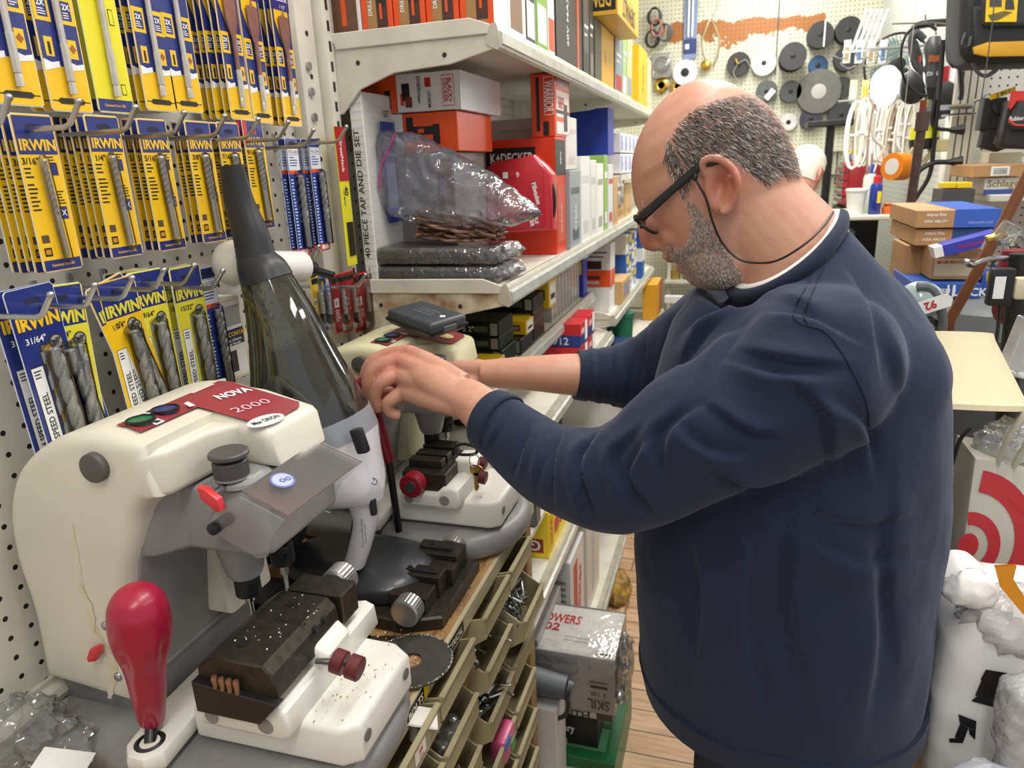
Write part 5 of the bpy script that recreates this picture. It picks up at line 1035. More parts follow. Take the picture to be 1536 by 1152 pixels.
for i, v in enumerate(ms.vertices):
    c = v.co; d = 0
    for s_, w_, a, xa, xb, za, zb in FP:
        if xa < c.x < xb and za < c.z < zb and abs(c.y-s_[5].y) < .13:
            # distance measured across the cloth, ignoring how deep the polyline lies under it
            best = 9
            for k_ in range(0, len(s_)):
                e = s_[k_]; dx, dz = c.x-e.x*(c.y/e.y), (c.z-H)-(e.z-H)*(c.y/e.y); q_ = dx*dx+dz*dz
                if q_ < best: best = q_; kb = k_; bx_, bz_ = dx, dz
            if best < 9*w_*w_:
                fade = math.sin(PI*min(1, max(0, (kb+1)/(len(s_)+1)))); t_ = s_[min(kb+1, len(s_)-1)]-s_[max(kb-1, 0)]; side_ = (t_.x*bz_-t_.z*bx_)/max(1e-6, math.hypot(t_.x, t_.z)); sg = side_*(1 if a > 0 else -1)
                d += abs(a)*fade*(1.7*math.exp(-(sg/(w_*1.25))**2) if sg > 0 else 1.7-3.6*(1-math.exp(-(sg/(.32*w_))**2)))*math.exp(-max(0, best-side_*side_)/(w_*w_))*(1 if sg > 0 else math.exp(-(sg/(1.1*w_))**2))
    d += .004*mnoise.noise(c*8)+.0018*mnoise.noise(c*20)+.0022*(mnoise.ridged_multi_fractal(Vector((c.x*9, c.y*9, c.z*5)), .9, 2.1, 3, .9, 2)-1)
    v.co = c+nrm[i]*d
def cloth(col, name, rough=.85):
    m = bpy.data.materials.new(name); m.use_nodes = True; nt = m.node_tree; b = nt.nodes['Principled BSDF']; L = nt.links.new
    tc = nt.nodes.new('ShaderNodeTexCoord'); n = nt.nodes.new('ShaderNodeTexNoise'); n.inputs['Scale'].default_value = 12; n.inputs['Detail'].default_value = 6; L(tc.outputs['Object'], n.inputs[0])
    mx = nt.nodes.new('ShaderNodeMix'); mx.data_type = 'RGBA'; c = lin(col); mx.inputs[6].default_value = c; mx.inputs[7].default_value = tuple(x*1.35 for x in c[:3])+(1,); L(n.outputs['Fac'], mx.inputs[0]); L(mx.outputs[2], b.inputs['Base Color'])
    b.inputs['Roughness'].default_value = rough; b.inputs['Sheen Weight'].default_value = .18; b.inputs['Sheen Tint'].default_value = (.75, .82, 1, 1); b.inputs['Specular IOR Level'].default_value = .2
    n2 = nt.nodes.new('ShaderNodeTexNoise'); n2.inputs['Scale'].default_value = 700; L(tc.outputs['Object'], n2.inputs[0]); bp = nt.nodes.new('ShaderNodeBump'); bp.inputs['Strength'].default_value = .25; bp.inputs['Distance'].default_value = .001; L(n2.outputs['Fac'], bp.inputs['Height']); L(bp.outputs[0], b.inputs['Normal']); return m
NV = cloth('#1f273b', 'navy_fleece')
put(ms, 'sweatshirt', m_man, [NV])
sbv = BVHTree.FromPolygons([v.co[:] for v in bpy.data.objects['sweatshirt'].data.vertices], [tuple(p.vertices) for p in bpy.data.objects['sweatshirt'].data.polygons])
def on_cloth(px, py, off=.0006):
    r = at(px, py, y=1.0)-Vector((0, 0, H)); o_ = inv @ Vector((0, 0, H)); h = sbv.ray_cast(o_, (inv.to_3x3() @ r).normalized()); return (wpos(m_man) @ (h[0]+h[1]*off)) if h[0] else None
SEAM = mat('#141b33', .9)
for k, line in enumerate([[(1208, 488), (1240, 500), (1272, 545), (1298, 600), (1304, 640)], [(1250, 335), (1236, 372), (1215, 420), (1190, 470), (1205, 488)], [(1262, 338), (1247, 376), (1225, 425), (1207, 470), (1212, 486)]]):
    pts = [on_cloth(p.x, p.y) for p in spline([(a, b, 0) for a, b in line], 8)]; pts = [p for p in pts if p is not None]
    if len(pts) > 3: q = MB(); q.tube(pts, .0009, SEAM, 5); q.build('seam', m_man)
# collar band: a ring leaning round the neck
def neck_ring(k, r0, tube_r, m, name, lift=0, flat=.6):
    pts = []
    A = [P(1098, 428, YH), P(1262, 324, YH)]; c = A[0].lerp(A[1], .5)+Vector((0, 0, lift)); ax = (A[1]-A[0])*.5*k
    for j in range(44): a = 2*PI*j/44; pts.append(c+ax*math.cos(a)+Vector((0, r0*math.sin(a), -.020*abs(math.sin(a))+.0)))
    q = MB(); q.tube(pts+[pts[0]], tube_r, m, 12, flat=flat, cap=False); return q.build(name, m_man)
neck_ring(.99, .102, .0095, cloth('#1c2233', 'rib_knit'), 'collar', 0, 1)
neck_ring(.93, .092, .008, mat('#e8e6e2', .8), 'undershirt_collar', .004, 1)
for (a, b, r) in ((P(757, 640, .877), P(735, 629, .889), .047), (P(885, 564, 1.178), P(864, 562, 1.170), .0465)):
    q = MB(); q.tube([a, a.lerp(b, .1), a.lerp(b, .5), b, b.lerp(a, .05), b.lerp(a, .3)], [r*.98, r*1.02, r*1.01, r*.98, r*.86, r*.84], cloth('#1f2637', 'cuff_knit'), 40, flat=.95); q.build('cuff', m_man)
q = MB(); q.loft([sec(.822, -.098, .283, .204), sec(.826, -.104, .290, .209), sec(.865, -.112, .290, .215), sec(.870, -.108, .286, .212)], cloth('#1e2536', 'rib_knit2')); q.build('hem', m_man)
q = MB()
q.loft([ell((.09, YH, .84), .155, .175, 32), ell((.09, YH, .93), .155, .18, 32)], mat('#3a3f4a', .8))
for s in (-1, 1): q.tube([Vector((.09, YH+s*.088, .88)), Vector((.07, YH+s*.095, .5)), Vector((.1, YH+s*.1, .09))], [.11, .085, .065], mat('#3a3f4a', .8), 24, sm=4)
q.build('trousers', m_man)
for s in (-1, 1): q = MB(); q.ball((.03, YH+s*.105, .045), (.135, .05, .045), BLK, 22, 12); q.box((.03, YH+s*.105, .012), (.26, .09, .022), BLK, .01, 2); q.build('shoe', m_man)
# ---------------------------------------------------------------- seated person at the back
SC = .80
def back_person():
    t = thing('person', 'white haired person in a grey-blue shirt sitting far back near the red tool chest', 'person', (.42, 3.75, 0))
    c = at(1208, 258, y=3.75); q = MB(); th = 20*PI/180; fwd = Vector((.5, .8, -.38)).normalized(); rt = Vector((.8, -.5, 0)); up = rt.cross(fwd).normalized(); up = up if up.z > 0 else -up; rt = fwd.cross(up)
    head_shape(q, [(p[0]*.95, p[1]*.95) for p in PR], c-fwd*.0, fwd, up, rt, 'x', .98, 30, 32)
    q.tube([c-up*.05-fwd*.03, c-up*.12-fwd*.04, c-up*.18-fwd*.05], [.055, .056, .07], 'x', 20)
    s0 = c-up*.02+rt*.078-fwd*.01; q.tube([s0+up*.025, s0+up*.02-fwd*.018+rt*.008, s0-up*.01-fwd*.02+rt*.01, s0-up*.035-fwd*.002], [.006, .008, .008, .007], 'x', 10, sm=3)
    q.ball(c+fwd*.108-up*.03, (.013, .013, .013), 'x', 12, 8)
    fl = Vector((-.55, .83, 0)).normalized(); b = Vector((c.x+.02, c.y+.02, 0)); q.loft([ell((b.x, b.y, .5), .13, .17, 24), ell((b.x, b.y, .9), .13, .18, 24), ell((b.x, b.y, c.z-.24), .1, .17, 24), ell((b.x, b.y, c.z-.17), .05, .08, 24)], 'x')
    for s in (-1, 1):
        sh_ = b+rt*s*.19; sh_.z = c.z-.28; el = sh_+fl*.12+Vector((0, 0, -.24)); ha = el+fl*.22+Vector((0, 0, .02)); q.tube([sh_, el, ha], [.045, .038, .028], 'x', 16, sm=4); q.ball(ha+fl*.05, (.035, .03, .016), 'x', 14, 8)
        for k in range(4): q.tube([ha+fl*.07+rt*(-.024+.016*k), ha+fl*.11+rt*(-.024+.016*k)+Vector((0, 0, -.01)), ha+fl*.13+rt*(-.024+.016*k)+Vector((0, 0, -.03))], [.009, .008, .006], 'x', 10)
        q.tube([ha+fl*.03-rt*s*.025, ha+fl*.07-rt*s*.045], [.011, .008], 'x', 10)
        hp = b+rt*s*.09; hp.z = .52; kn_ = hp+fl*.40; kn_.z = .5; ft = kn_+fl*.05; ft.z = .08; q.tube([hp, kn_, ft], [.085, .06, .045], 'x', 18, sm=3); q.tube([ft, ft+fl*.16], [.04, .03], 'x', 14)
    me_ = remeshed(q, .006, 2); a_ = me_.attributes.new('tone', 'FLOAT', 'POINT'); a_.data.foreach_set('value', [.3+.5*math.exp(-((v.co-s0).length/.03)**2) for v in me_.vertices]); put(me_, 'body', t, [skin_mat('#d3a38a', '#bb6050', 'skin_far')])
    q = MB(); head_shape(q, [(p[0]*.985-.004, p[1]*.985+.002) for p in PR], c, fwd, up, rt, mat('#e9e2d2', .8, noise=.15, nscale=60, bump=.5, bscale=120), 1.03, 30, 40)
    keep = []
    for i_, f_ in enumerate(q.f):
        cc = sum((q.v[k_] for k_ in f_), Vector())/len(f_)-c; ff, uu, sd = cc.dot(fwd), cc.dot(up), abs(cc.dot(rt))
        if not (ff > .045 and uu < .07) and not (uu < -.055) and not (ff > -.02 and uu < .01 and sd > .04): keep.append(i_)
    q.f = [q.f[k_] for k_ in keep]; q.m = [q.m[k_] for k_ in keep]; q.build('hair', t)
    q = MB(); q.loft([ell((b.x, b.y, .48), .15, .19, 30), ell((b.x, b.y, .9), .155, .2, 30), ell((b.x, b.y, c.z-.27), .135, .215, 30), ell((b.x, b.y, c.z-.2), .10, .175, 30), ell((b.x+.01, b.y-.01, c.z-.135), .07, .075, 30)], 'x')
    for s in (-1, 1): sh_ = b+rt*s*.18; sh_.z = c.z-.26; el = sh_+fl*.12+rt*s*.02+Vector((0, 0, -.24)); q.tube([sh_, el, el+fl*.16], [.062, .052, .042], 'x', 18, sm=4)
    put(remeshed(q, .012, 3), 'shirt', t, [cloth('#8d98a6', 'grey_shirt')])
    q = MB()
    for s in (-1, 1): hp = b+rt*s*.09; hp.z = .52; kn_ = hp+fl*.40; kn_.z = .5; ft = kn_+fl*.05; ft.z = .1; q.tube([hp, kn_, ft], [.1, .075, .06], 'x', 18, sm=3)
    put(remeshed(q, .012, 3), 'trousers', t, [mat('#2d323c', .8)])
    q = MB(); q.tube([s0+rt*.012+up*.02, s0+rt*.01-up*.03-fwd*.01, s0-up*.09-fwd*.03, s0-up*.12-fwd*.06], .0018, BLK, 6, sm=4); q.build('glasses_cord', t)
    return t, b
bp_t, bb = back_person()
t = thing('stool', 'dark round stool under the seated white haired person', 'stool', (bb.x, bb.y, 0)); m = MB(); m.cyl((bb.x, bb.y, .40), (bb.x, bb.y, .44), .17, BLK, n=28, bev=.01); m.build('seat', t)
for k in range(4): a = PI/4+k*PI/2; m = MB(); m.tube([(bb.x+.1*math.cos(a), bb.y+.1*math.sin(a), .4), (bb.x+.17*math.cos(a), bb.y+.17*math.sin(a), 0)], .012, GREYD, 10); m.build('leg', t)
# ================================================================ goods on the shelves
SIL = mat('#d4d6d8', .22, coat=.5); GRN = mat('#1f6b3c', .35); TEAL = mat('#2d6a58', .45); CB = mat('#2b56a8', .4); PNK = mat('#d9cdc8', .5)
def cart(tl, tr, br, far, x, farz=False):
    P_ = at(*tr, x=x); L_ = at(*tl, y=P_.y); B_ = at(*br, x=x); F_ = at(*far, z=P_.z) if farz else at(*far, x=x)
    return (L_.x, P_.y, B_.z), (x, F_.y, P_.z)
Z1 = 1.8155; Z2 = 1.3685; Z3 = 1.1405
def fy(px, py, x=-.41): return at(px, py, x=x).y
# top shelf: five drill cartons side by side, near ends showing
DRL = lambda m: [('n', .2, .03, .85, .42, mat('#a9814e', .5)), ('n', .5, .05, .85, .4, mat('#4b2f27', .5)), ('n', .52, .2, .8, .27, DK), ('n', .6, .12, .68, .22, ORG)]
xs = [-.728, -.663, -.600, -.537, -.474, -.411]
labs = ['black and white carton at the wall end of the top shelf', 'orange drill carton, first from the wall on the top shelf', 'orange drill carton, second from the wall on the top shelf', 'orange drill carton, third from the wall on the top shelf', 'orange drill carton at the front corner of the top shelf']
for i in range(5):
    b_ = WB if i == 0 else ORG
    dc = [('n', .08, .45, .92, .75, DK), ('n', .1, .04, .9, .4, mat('#6a4a36', .5)), ('n', .4, .1, .55, .34, ORG)] if i == 0 else DRL(b_)
    if i == 4: dc += [('f', 0, 0, 1, 1, WB), ('f', .05, .35, .7, .95, DK), ('f', .45, .05, .8, .3, mat('#8b6a4a', .5))]
    tx = [('n', .5, .6+.06*k, .008, s_, PAPER) for k, s_ in enumerate(['KEYLESS', 'LED LIGHT', '3 SPEED'])] if i == 0 else ([('f', .35, .5+.14*k, .009, s_, PAPER, 0, .10) for k, s_ in enumerate(['COMPACT', '3/8 DRIVE', 'VARIABLE'])] if i == 4 else [('n', .3, .2, .007, 'DRILL', PAPER, 90)])
    carton('drill_carton', labs[i], 'carton', (xs[i]+.001, 1.285, Z1), (xs[i+1]-.001, 1.285+(.16 if i < 4 else .225), Z1+.25), b_, dc, tx)
row = [(790, 804, .27, '#22211f', 'black spined carton beside the bright green one on the top shelf', '#e9e8e4'), (806, 822, .30, '#7ab52c', 'bright green and white carton on the top shelf', '#e9e8e4'), (823, 833, .26, '#e9e8e4', 'white carton with orange foot on the top shelf', '#e8541c'), (835, 874, .34, '#24211f', 'tall black carton with orange edge on the top shelf', '#e8541c'), (876, 884, .20, '#5d5a55', 'dark grey carton right of the tall black one', '#33302c'), (885, 891, .22, '#3d3a38', 'narrow charcoal carton beside the inverted yellow carton', '#7c7468'),
       (893, 921, .17, '#4e4c45', 'grey and yellow carton under the inverted yellow carton', '#d8a52a'), (923, 933, .20, '#8fa0a8', 'pale blue-grey carton on the top shelf', '#b5333a'), (934, 940, .24, '#9dbd7c', 'pale green narrow carton on the top shelf', '#dfe3dc'), (941, 948, .26, '#d7c68c', 'cream carton near the far end of the top shelf', '#8f9aa0'), (958, 970, .235, '#eab51e', 'bright yellow carton with black mark at the far end of the top shelf', '#eab51e'), (971, 976, .22, '#d8c9a0', 'kraft carton last on the top shelf', '#d8c9a0')]
for (a, b, h, c, lab, c2) in row:
    ya_, yb_ = fy(a, 30+.574*(a-745)), fy(b, 30+.574*(b-745)); d_ = [('f', .08, .05, .92, .3, mat(c2, .4)), ('f', .15, .6, .85, .64, PAPER), ('f', .15, .5, .6, .53, PAPER), ('n', .85, .02, .99, .98, mat(c2, .4))]
    tx = []
    if a == 958: d_ = [('n', .5, .3, .8, .5, BLK)]; tx = [('f', .5, .5, .03, 'TOOL', BLK, 90)]
    if a == 835: d_ = [('f', .78, .0, .86, 1, ORG), ('f', .05, .55, .5, .75, PAPER)]; tx = [('f', .4, .3, .02, '20V MAX', PAPER, 90)]
    if a == 893: tx = [('f', .5, .5, .016, '20V', BLK, 90)]; d_ = [('f', .3, .02, .98, .98, mat('#d8a52a', .4))]
    carton('tool_carton', lab, 'carton', (-.60, ya_, Z1), (-.41, max(yb_-.003, ya_+.02), Z1+h), mat(c, .4), d_, tx)
ya_, yb_ = fy(893, 115), fy(935, 133)
carton('tool_carton', 'yellow carton lettered DEWALT upside down on top of the grey and yellow one', 'carton', (-.62, ya_, Z1+.172), (-.345, yb_-.1, Z1+.42), mat('#dfae2b', .4), [('f', .04, .3, .96, .9, mat('#e7b93a', .4)), ('n', .55, .05, .98, .3, BLK)], [('n', .75, .17, .04, 'DEWALT', mat('#e7b93a'), 180, .10), ('f', .5, .15, .05, 'DEWALT', BLK, 180, .26), ('f', .5, .6, .02, 'CORDLESS DRILL', INK, 180, .25)])
# second shelf
A_ = at(522, 135, y=1.285)
t0, t1 = (-.703, 1.28, Z2), (-.676, 1.43, A_.z-.004)
TD = [('n', 0, .02*k, 1, .02*k+.0025, mat('#b9b6a4')) for k in range(1, 50, 2)]+[('f', .03*k, 0, .03*k+.004, 1, mat('#c9c7ba')) for k in range(1, 33, 2)]+[('f', 0, .03*k, 1, .03*k+.0015, mat('#c9c7ba')) for k in range(1, 33)]+[('f', .35, .32, .78, .86, mat('#3a4fa3', .4)), ('f', .42, .4, .7, .8, mat('#9aa6c9', .4))]
carton('tap_and_die_box', 'tall white gridded box lettered 40 PIECE TAP AND DIE SET', 'box', t0, t1, WB, TD, [('n', .5, .48, .011, '40 PIECE TAP AND DIE SET', INK, 90, .24), ('n', .5, .06, .004, 'SAE & UNF', INK, 90), ('f', .56, .9, .012, 'SET', INK, 0)]+[('f', .56, .84-.06*k, .012, 'OOOO', mat('#26387e'), 0, .04) for k in range(4)])
a, b = cart((540, 112), (687, 104), (690, 163), (755, 128), -.525)
a0, b0 = cart((578, 166), (677, 166), (680, 226), (735, 178), -.535)
a = (max(a[0], -.745), a[1], a[2]); b = (b[0], a[1]+.26, b[2])
zt1 = a[2]-.001
carton('drill_carton', 'white and orange BLACK+DECKER drill carton with silver side, topmost of its stack', 'carton', a, b, WB, [('n', 0, 0, .37, 1, ORG), ('n', .24, .1, .3, .6, DK), ('n', .40, .18, .44, .5, ORG), ('n', .42, .3, .5, .75, DK), ('n', .45, .12, .52, .4, mat('#7a3a2a')), ('n', .66, .62, .72, .86, RED), ('n', .83, .1, .95, .9, RED), ('n', .835, .12, .945, .88, WB), ('f', 0, 0, .75, 1, SIL), ('f', .75, 0, 1, 1, mat('#d9c8c0'))]+[('n', .04+.02*k, .35, .05+.02*k, .9, mat('#c33c18')) for k in range(8)],
       [('n', .912, .5, .0085, 'BLACK+', RED, -90, .044), ('n', .866, .5, .0085, 'DECKER', RED, -90, .044), ('n', .60, .55, .007, 'Drill/Driver', INK, -90, .05), ('n', .70, .3, .006, 'LITHIUM', INK, -90, .03)])
z_mid = a0[2]
carton('drill_carton', 'glossy orange drill carton under the white and orange one', 'carton', (a0[0]-.05, a[1]+.005, z_mid), (b0[0], a[1]+.22, zt1-.001), ORG, [('n', 0, 0, .38, 1, WB), ('n', .42, .55, .5, .9, DK), ('n', .5, .45, .78, .66, DK), ('n', .72, .2, .8, .7, DK), ('n', .5, .35, .55, .6, DK), ('n', .55, .5, .62, .6, ORG)], [('n', .1, .5, .006, 'Drill/Driver', INK, -90, .04)])
carton('drill_carton', 'white and red carton at the bottom of the drill carton stack', 'carton', (a0[0]-.03, a[1]+.012, Z2), (-.55, a[1]+.2, z_mid-.001), mat('#8f8a84', .45), [('n', .75, .3, .98, .95, mat('#7a3f30')), ('n', .1, .0, .7, .2, ORG)], [])
a2, b2_ = cart((735, 208), (838, 206), (845, 365), (851, 210), -.42)
carton('tool_carton', 'big red BLACK+DECKER carton behind the red tool case', 'carton', (a2[0], a2[1]-.04, Z2), (b2_[0], b2_[1]-.03, b2_[2]), mat('#d63a1c', .38), [('n', 0, .76, .72, .93, DK), ('f', 0, .68, 1, .98, DK), ('f', .1, .1, .9, .6, mat('#c9553a'))], [('n', .38, .845, .022, 'K+DECKER', PAPER, 0, .11), ('f', .5, .3, .008, 'LEAF BLOWER', PAPER, 90), ('f', .5, .83, .014, '20V', PAPER, 90)])
a3, b3 = cart((757, 98), (797, 102), (790, 205), (830, 118), -.42)
w3 = carton('tool_carton', 'orange WARRIOR carton standing on the big red one', 'carton', (a3[0], a2[1]-.035, b2_[2]+.001), (b3[0], a2[1]+.13, 1.79), mat('#dc4a22', .38), [('n', .22, .1, .36, .95, DK), ('n', .55, .35, .95, .95, PAPER), ('n', .57, .36, .93, .94, mat('#dc4a22', .38)), ('n', .5, .02, .75, .25, DK), ('f', .08, .05, .92, .75, mat('#ecd9d0')), ('f', .08, .38, .92, .44, DK), ('f', .55, .1, .8, .55, DK), ('f', .1, .25, .55, .33, ORG)], [('n', .77, .64, .022, 'WARRIOR', PAPER, -90, .07), ('f', .5, .87, .02, 'WARRIOR', PAPER, 0, .12), ('f', .35, .6, .016, '1 CORDLESS', RED, 0, .08), ('f', .35, .52, .014, 'DRILL', RED)])
# red clamshell tool case with handle
t = thing('tool_case', 'red Milwaukee hole saw case with a black handle on the second shelf', 'tool case', (-.47, 1.62, Z2))
c0 = at(735, 245, x=-.455); c1 = at(828, 345, x=-.43); yc_ = 1.66; A_ = at(740, 300, y=yc_)
X = lambda px, py: (at(px, py, y=yc_).x, at(px, py, y=yc_).z)
m = MB(); m.prism([X(727, 255), X(740, 242), X(772, 238), X(800, 232), X(818, 250), X(828, 262), X(830, 345), X(727, 352)], yc_, yc_+.05, mat('#c62a35', .32, coat=.3), 'y', .008, 3); m.prism([X(733, 268), X(815, 256), X(818, 340), X(735, 345)], yc_-.008, yc_+.002, mat('#b81f2c', .35), 'y', .004, 2); m.build('shell', t)
m = MB(); m.tube([Vector((x_, yc_+.01, z_)) for x_, z_ in [X(820, 262), X(829, 285), X(830, 315), X(822, 345)]], .006, BLK, 10, sm=4, flat=.7); m.build('handle', t)
m = MB(); o = Vector((X(806, 290)[0], yc_-.009, X(806, 290)[1])); m.text('Milwaukee', o, (.25, 0, -1), (1, 0, .25), .011, PAPER, .03, width=.05); o = Vector((X(806, 328)[0], yc_-.009, X(800, 326)[1])); m.build('brand_print', t); m = MB(); m.text('HOLE', o, (.1, 0, -1), (1, 0, .1), .008, PAPER, .03); m.text('DOZER', o+Vector((-.012, 0, 0)), (.1, 0, -1), (1, 0, .1), .009, PAPER, .03)
o = Vector((X(778, 262)[0], yc_-.009, X(778, 262)[1])); m.build('line_print', t); m = MB(); m.text('9', o, (1, 0, 0), (0, 0, 1), .012, PAPER); m.build('count_print', t); m = MB(); m.box(o+Vector((-.03, 0, 0)), (.012, .001, .014), PAPER); m.build('print', t)
# flat black packs in film
for k, (z_, lab) in enumerate(((Z2+.001, 'flat black roll pack in film, lower of two at the front of the second shelf'), (Z2+.037, 'flat black roll pack in film, upper of two under the cord bag'))):
    t = thing('roll_pack', lab, 'pack', (-.57, 1.36, z_)); m = MB(); m.box((-.565+.004*k, 1.345, z_+.017), (.235, .12, .033), mat('#29292b', .55, bump=.3, bscale=120), .008, 2)
    for j in range(3): m.box((-.62+.07*j, 1.285, z_+.017), (.002, .001, .03), mat('#57575a'))
    m.build('roll', t); m = MB(); m.box((-.555, 1.345, z_+.017), (.262, .126, .0345), clear('#f2f3f5', .25, .07, 'shrink_film', bump=.7, bscale=70, milk=.06), .01, 3); crumple((-.425, 1.36, z_+.02), (.03, .055, .016), .7, 3+k, clear('#eceef2', .35, .08, 'film_end', bump=.8, bscale=60, milk=.25), 24, 16, mb=m); m.build('film', t)
# zip bag of twisted brown cord
c = at(680, 285, y=1.34); t = thing('cord_bag', 'clear zip bag full of brown twisted cord lying on the black packs', 'bag', (c.x, 1.36, Z2+.075))
rr = random.Random(12)
for k in range(30):
    z_ = Z2+.082+.006*rr.random()+.0017*k; x0 = -.60+.008*rr.random(); m = MB(); pts = []
    for j in range(9): f_ = j/8; pts.append((x0-.01+.17*f_, 1.322+.05*rr.random()+.014*math.sin(f_*5+k), z_+.010*math.sin(f_*PI+k)+.004*rr.random()-.038*f_*(k > 8)*k/30))
    m.tube(pts, .0032, mat(['#7d5a48', '#5e463c', '#94705c'][k % 3], .6), 6, sm=4); m.build('cord', t)
m = MB(); pts_ = [(575, 195), (625, 200), (690, 232), (760, 275), (815, 320), (770, 340), (700, 345), (640, 338), (590, 325), (556, 290), (560, 240)]
m.prism([(at(px, py, y=1.35).x, max(at(px, py, y=1.35).z, Z2+.072)) for px, py in pts_], 1.31, 1.39, 'x', 'y', .03, 4)
mb_ = remeshed(m, .006, 3, .5)
for v in mb_.vertices:
    c_ = v.co; q_ = c_*26; dd = mnoise.ridged_multi_fractal(q_, .9, 2.1, 3, .9, 2)
    v.co += Vector((0, -(dd-.9)*.007*(1 if c_.y < 1.35 else -1), (mnoise.noise(c_*30))*.006)); v.co.z = max(v.co.z, Z2+.0725)
put(mb_, 'bag_film', t, [clear('#eef0f6', .12, .06, 'zip_bag_film', bump=.6, bscale=50, milk=.12, milkcol='#dfe2ee')])
m = MB(); m.tube([at(px, py, y=1.305) for px, py in [(593, 200), (582, 225), (572, 250), (568, 282)]], .0018, mat('#b9407e', .4), 6, sm=4); m.build('zip_strip', t)
# rest of the second shelf
row2 = [(853, 862, .27, '#ecdcd6', 'white and pink carton right of the big red one', '#e8541c', -.43), (862, 877, .20, '#9aa2a4', 'grey lettered carton on the second shelf', '#5b6468', -.41), (863, 878, None, '#dcd6cf', 'off-white carton lying on the grey lettered one', '#c9c2ba', -.42), (878, 891, .235, '#e7e7e3', 'tall white carton, first after the grey lettered one', '#d2d2cc', -.41), (892, 900, .225, '#e2e2de', 'slim white carton between two taller white ones', '#c6c6c0', -.41), (901, 910, .215, '#efece6', 'white carton with a grey foot on the second shelf', '#a9a9a4', -.41), (911, 916, .24, '#8fb75a', 'narrow green strip carton on the second shelf', '#e9e9e4', -.41), (917, 924, .21, '#d9d9d9', 'white carton with red top label on the second shelf', '#c94a4a', -.41), (925, 931, .17, '#c8a06a', 'kraft carton standing near the middle of the second shelf', '#c8a06a', -.41), (933, 948, .15, '#bb9162', 'brown carton near the crumpled clear bag', '#a47d50', -.43), (949, 958, .13, '#c39c6b', 'small brown carton at the far end of the second shelf', '#b18857', -.43)]
def shelf_y(px): return fy(px, 427-.55*(px-761), -.40)
for (a, b, h, c, lab, c2, xf_) in row2:
    ya_, yb_ = shelf_y(a), shelf_y(b); z0 = Z2
    if h is None: z0 = Z2+.202; h = .13
    tx = [('f', .5, .4, .02, 'STEEL', PAPER, 90)] if a == 862 else []
    carton('goods_carton', lab, 'carton', (-.62, ya_, z0), (xf_, max(yb_-.004, ya_+.02), z0+h), mat(c, .42), [('f', .1, .7, .9, .78, mat(c2, .4)), ('f', .2, .1, .8, .25, mat(c2, .4)), ('n', .1, .75, .9, .8, mat(c2, .4))], tx)
m = MB(); m.b2((-.735, 2.576, 1.61), (-.43, 2.70, 1.765), mat('#22389a', .4)); solo('blue_bin', m, 'deep blue bin box up high under the top shelf', 'box')
yy0 = 2.66
m = MB(); m.b2((-.735, 2.52, Z2), (-.625, 2.655, 1.608), mat('#e5e4df', .5)); solo('goods_carton', m, 'white carton supporting the deep blue bin box', 'carton')
for k in range(10):
    i_, j_ = k % 5, k//5; y_ = 2.80+.11*i_; z_ = 1.545+.075*j_
    carton('light_bulb_pack', f'small white and lilac pack {["lower", "upper"][j_]} row in the far bay', 'pack', (-.55, y_, z_), (-.42, y_+.10, z_+.07), mat('#e6e6ea', .4), [('f', .1, .1, .5, .9, mat('#8f97c6', .4)), ('f', .6, .2, .9, .6, mat('#c9cbd8', .4))], group=f'small lilac packs, {["lower", "upper"][j_]} row')
m = MB(); m.b2((-.70, 2.77, 1.52), (-.41, 3.80, 1.54), SHELF); solo('steel_shelf', m, 'short extra steel shelf carrying the small lilac packs', 'shelf')
m = MB(); m.b2((-.70, 2.78, 1.37), (-.45, 2.80, 1.52), SHELF); solo('shelf_prop', m, 'upright plate propping the short extra shelf', 'plate')
c = at(935, 290, x=-.40); solo('clear_sleeve', crumple((-.42, 2.75, c.z), (.02, .04, .06), .6, 9, clear('#e9eef2', .3, .08, 'sleeve', bump=.7, bscale=40, milk=.3), 20, 14), 'crumpled clear plastic sleeve hanging at the second shelf edge', 'bag')
# third shelf: staple boxes and tile packs
def sb(px0, py0, px1, py1, x, col, lab, d_=.06, name='small_parts_box', deco=(), text=(), z0=None, y=None, grp=None):
    P_ = at(px1, py0, x=x); L_ = at(px0, py0, y=P_.y); B_ = at(px1, py1, x=x)
    return carton(name, lab, 'box', (L_.x, P_.y, z0 if z0 is not None else B_.z), (x, P_.y+d_, P_.z), mat(col, .38), deco, text, group=grp)
m = MB()
ST = lambda c='#2a2a28': [('n', .1, .3, .75, .7, mat(c, .4)), ('f', .1, .1, .9, .9, PAPER), ('f', .2, .3, .8, .5, INK)]
yS = [('#f0c81e', (708, 502, 737, 535), 'yellow staple box leaning at the far machine, upper of the pair'), ('#f0c81e', (737, 513, 758, 537), 'small yellow staple box right of the far machine head')]
carton('staple_box', 'yellow staple box nearest the far machine on the third shelf', 'box', (-.575, 1.30, Z3), (-.505, 1.36, Z3+.035), mat('#f0c81e', .35), ST(), [('n', .45, .5, .007, 'STANLEY', YEL)])
carton('staple_box', 'yellow staple box stacked on the one nearest the far machine', 'box', (-.57, 1.305, Z3+.036), (-.51, 1.36, Z3+.068), mat('#f0c81e', .35), ST(), [('n', .45, .5, .007, 'STANLEY', YEL)])
carton('staple_box', 'yellow staple box right of the stacked pair, white end', 'box', (-.545, 1.43, Z3), (-.482, 1.48, Z3+.038), mat('#f0c81e', .35), ST())
carton('staple_box', 'yellow staple box on the dark bracket packs near the shelf middle', 'box', (-.545, 1.66, Z3+.04), (-.482, 1.73, Z3+.075), mat('#f0c81e', .35), ST('#6b1d1d'), [('n', .4, .5, .007, 'STANLEY', PAPER)])
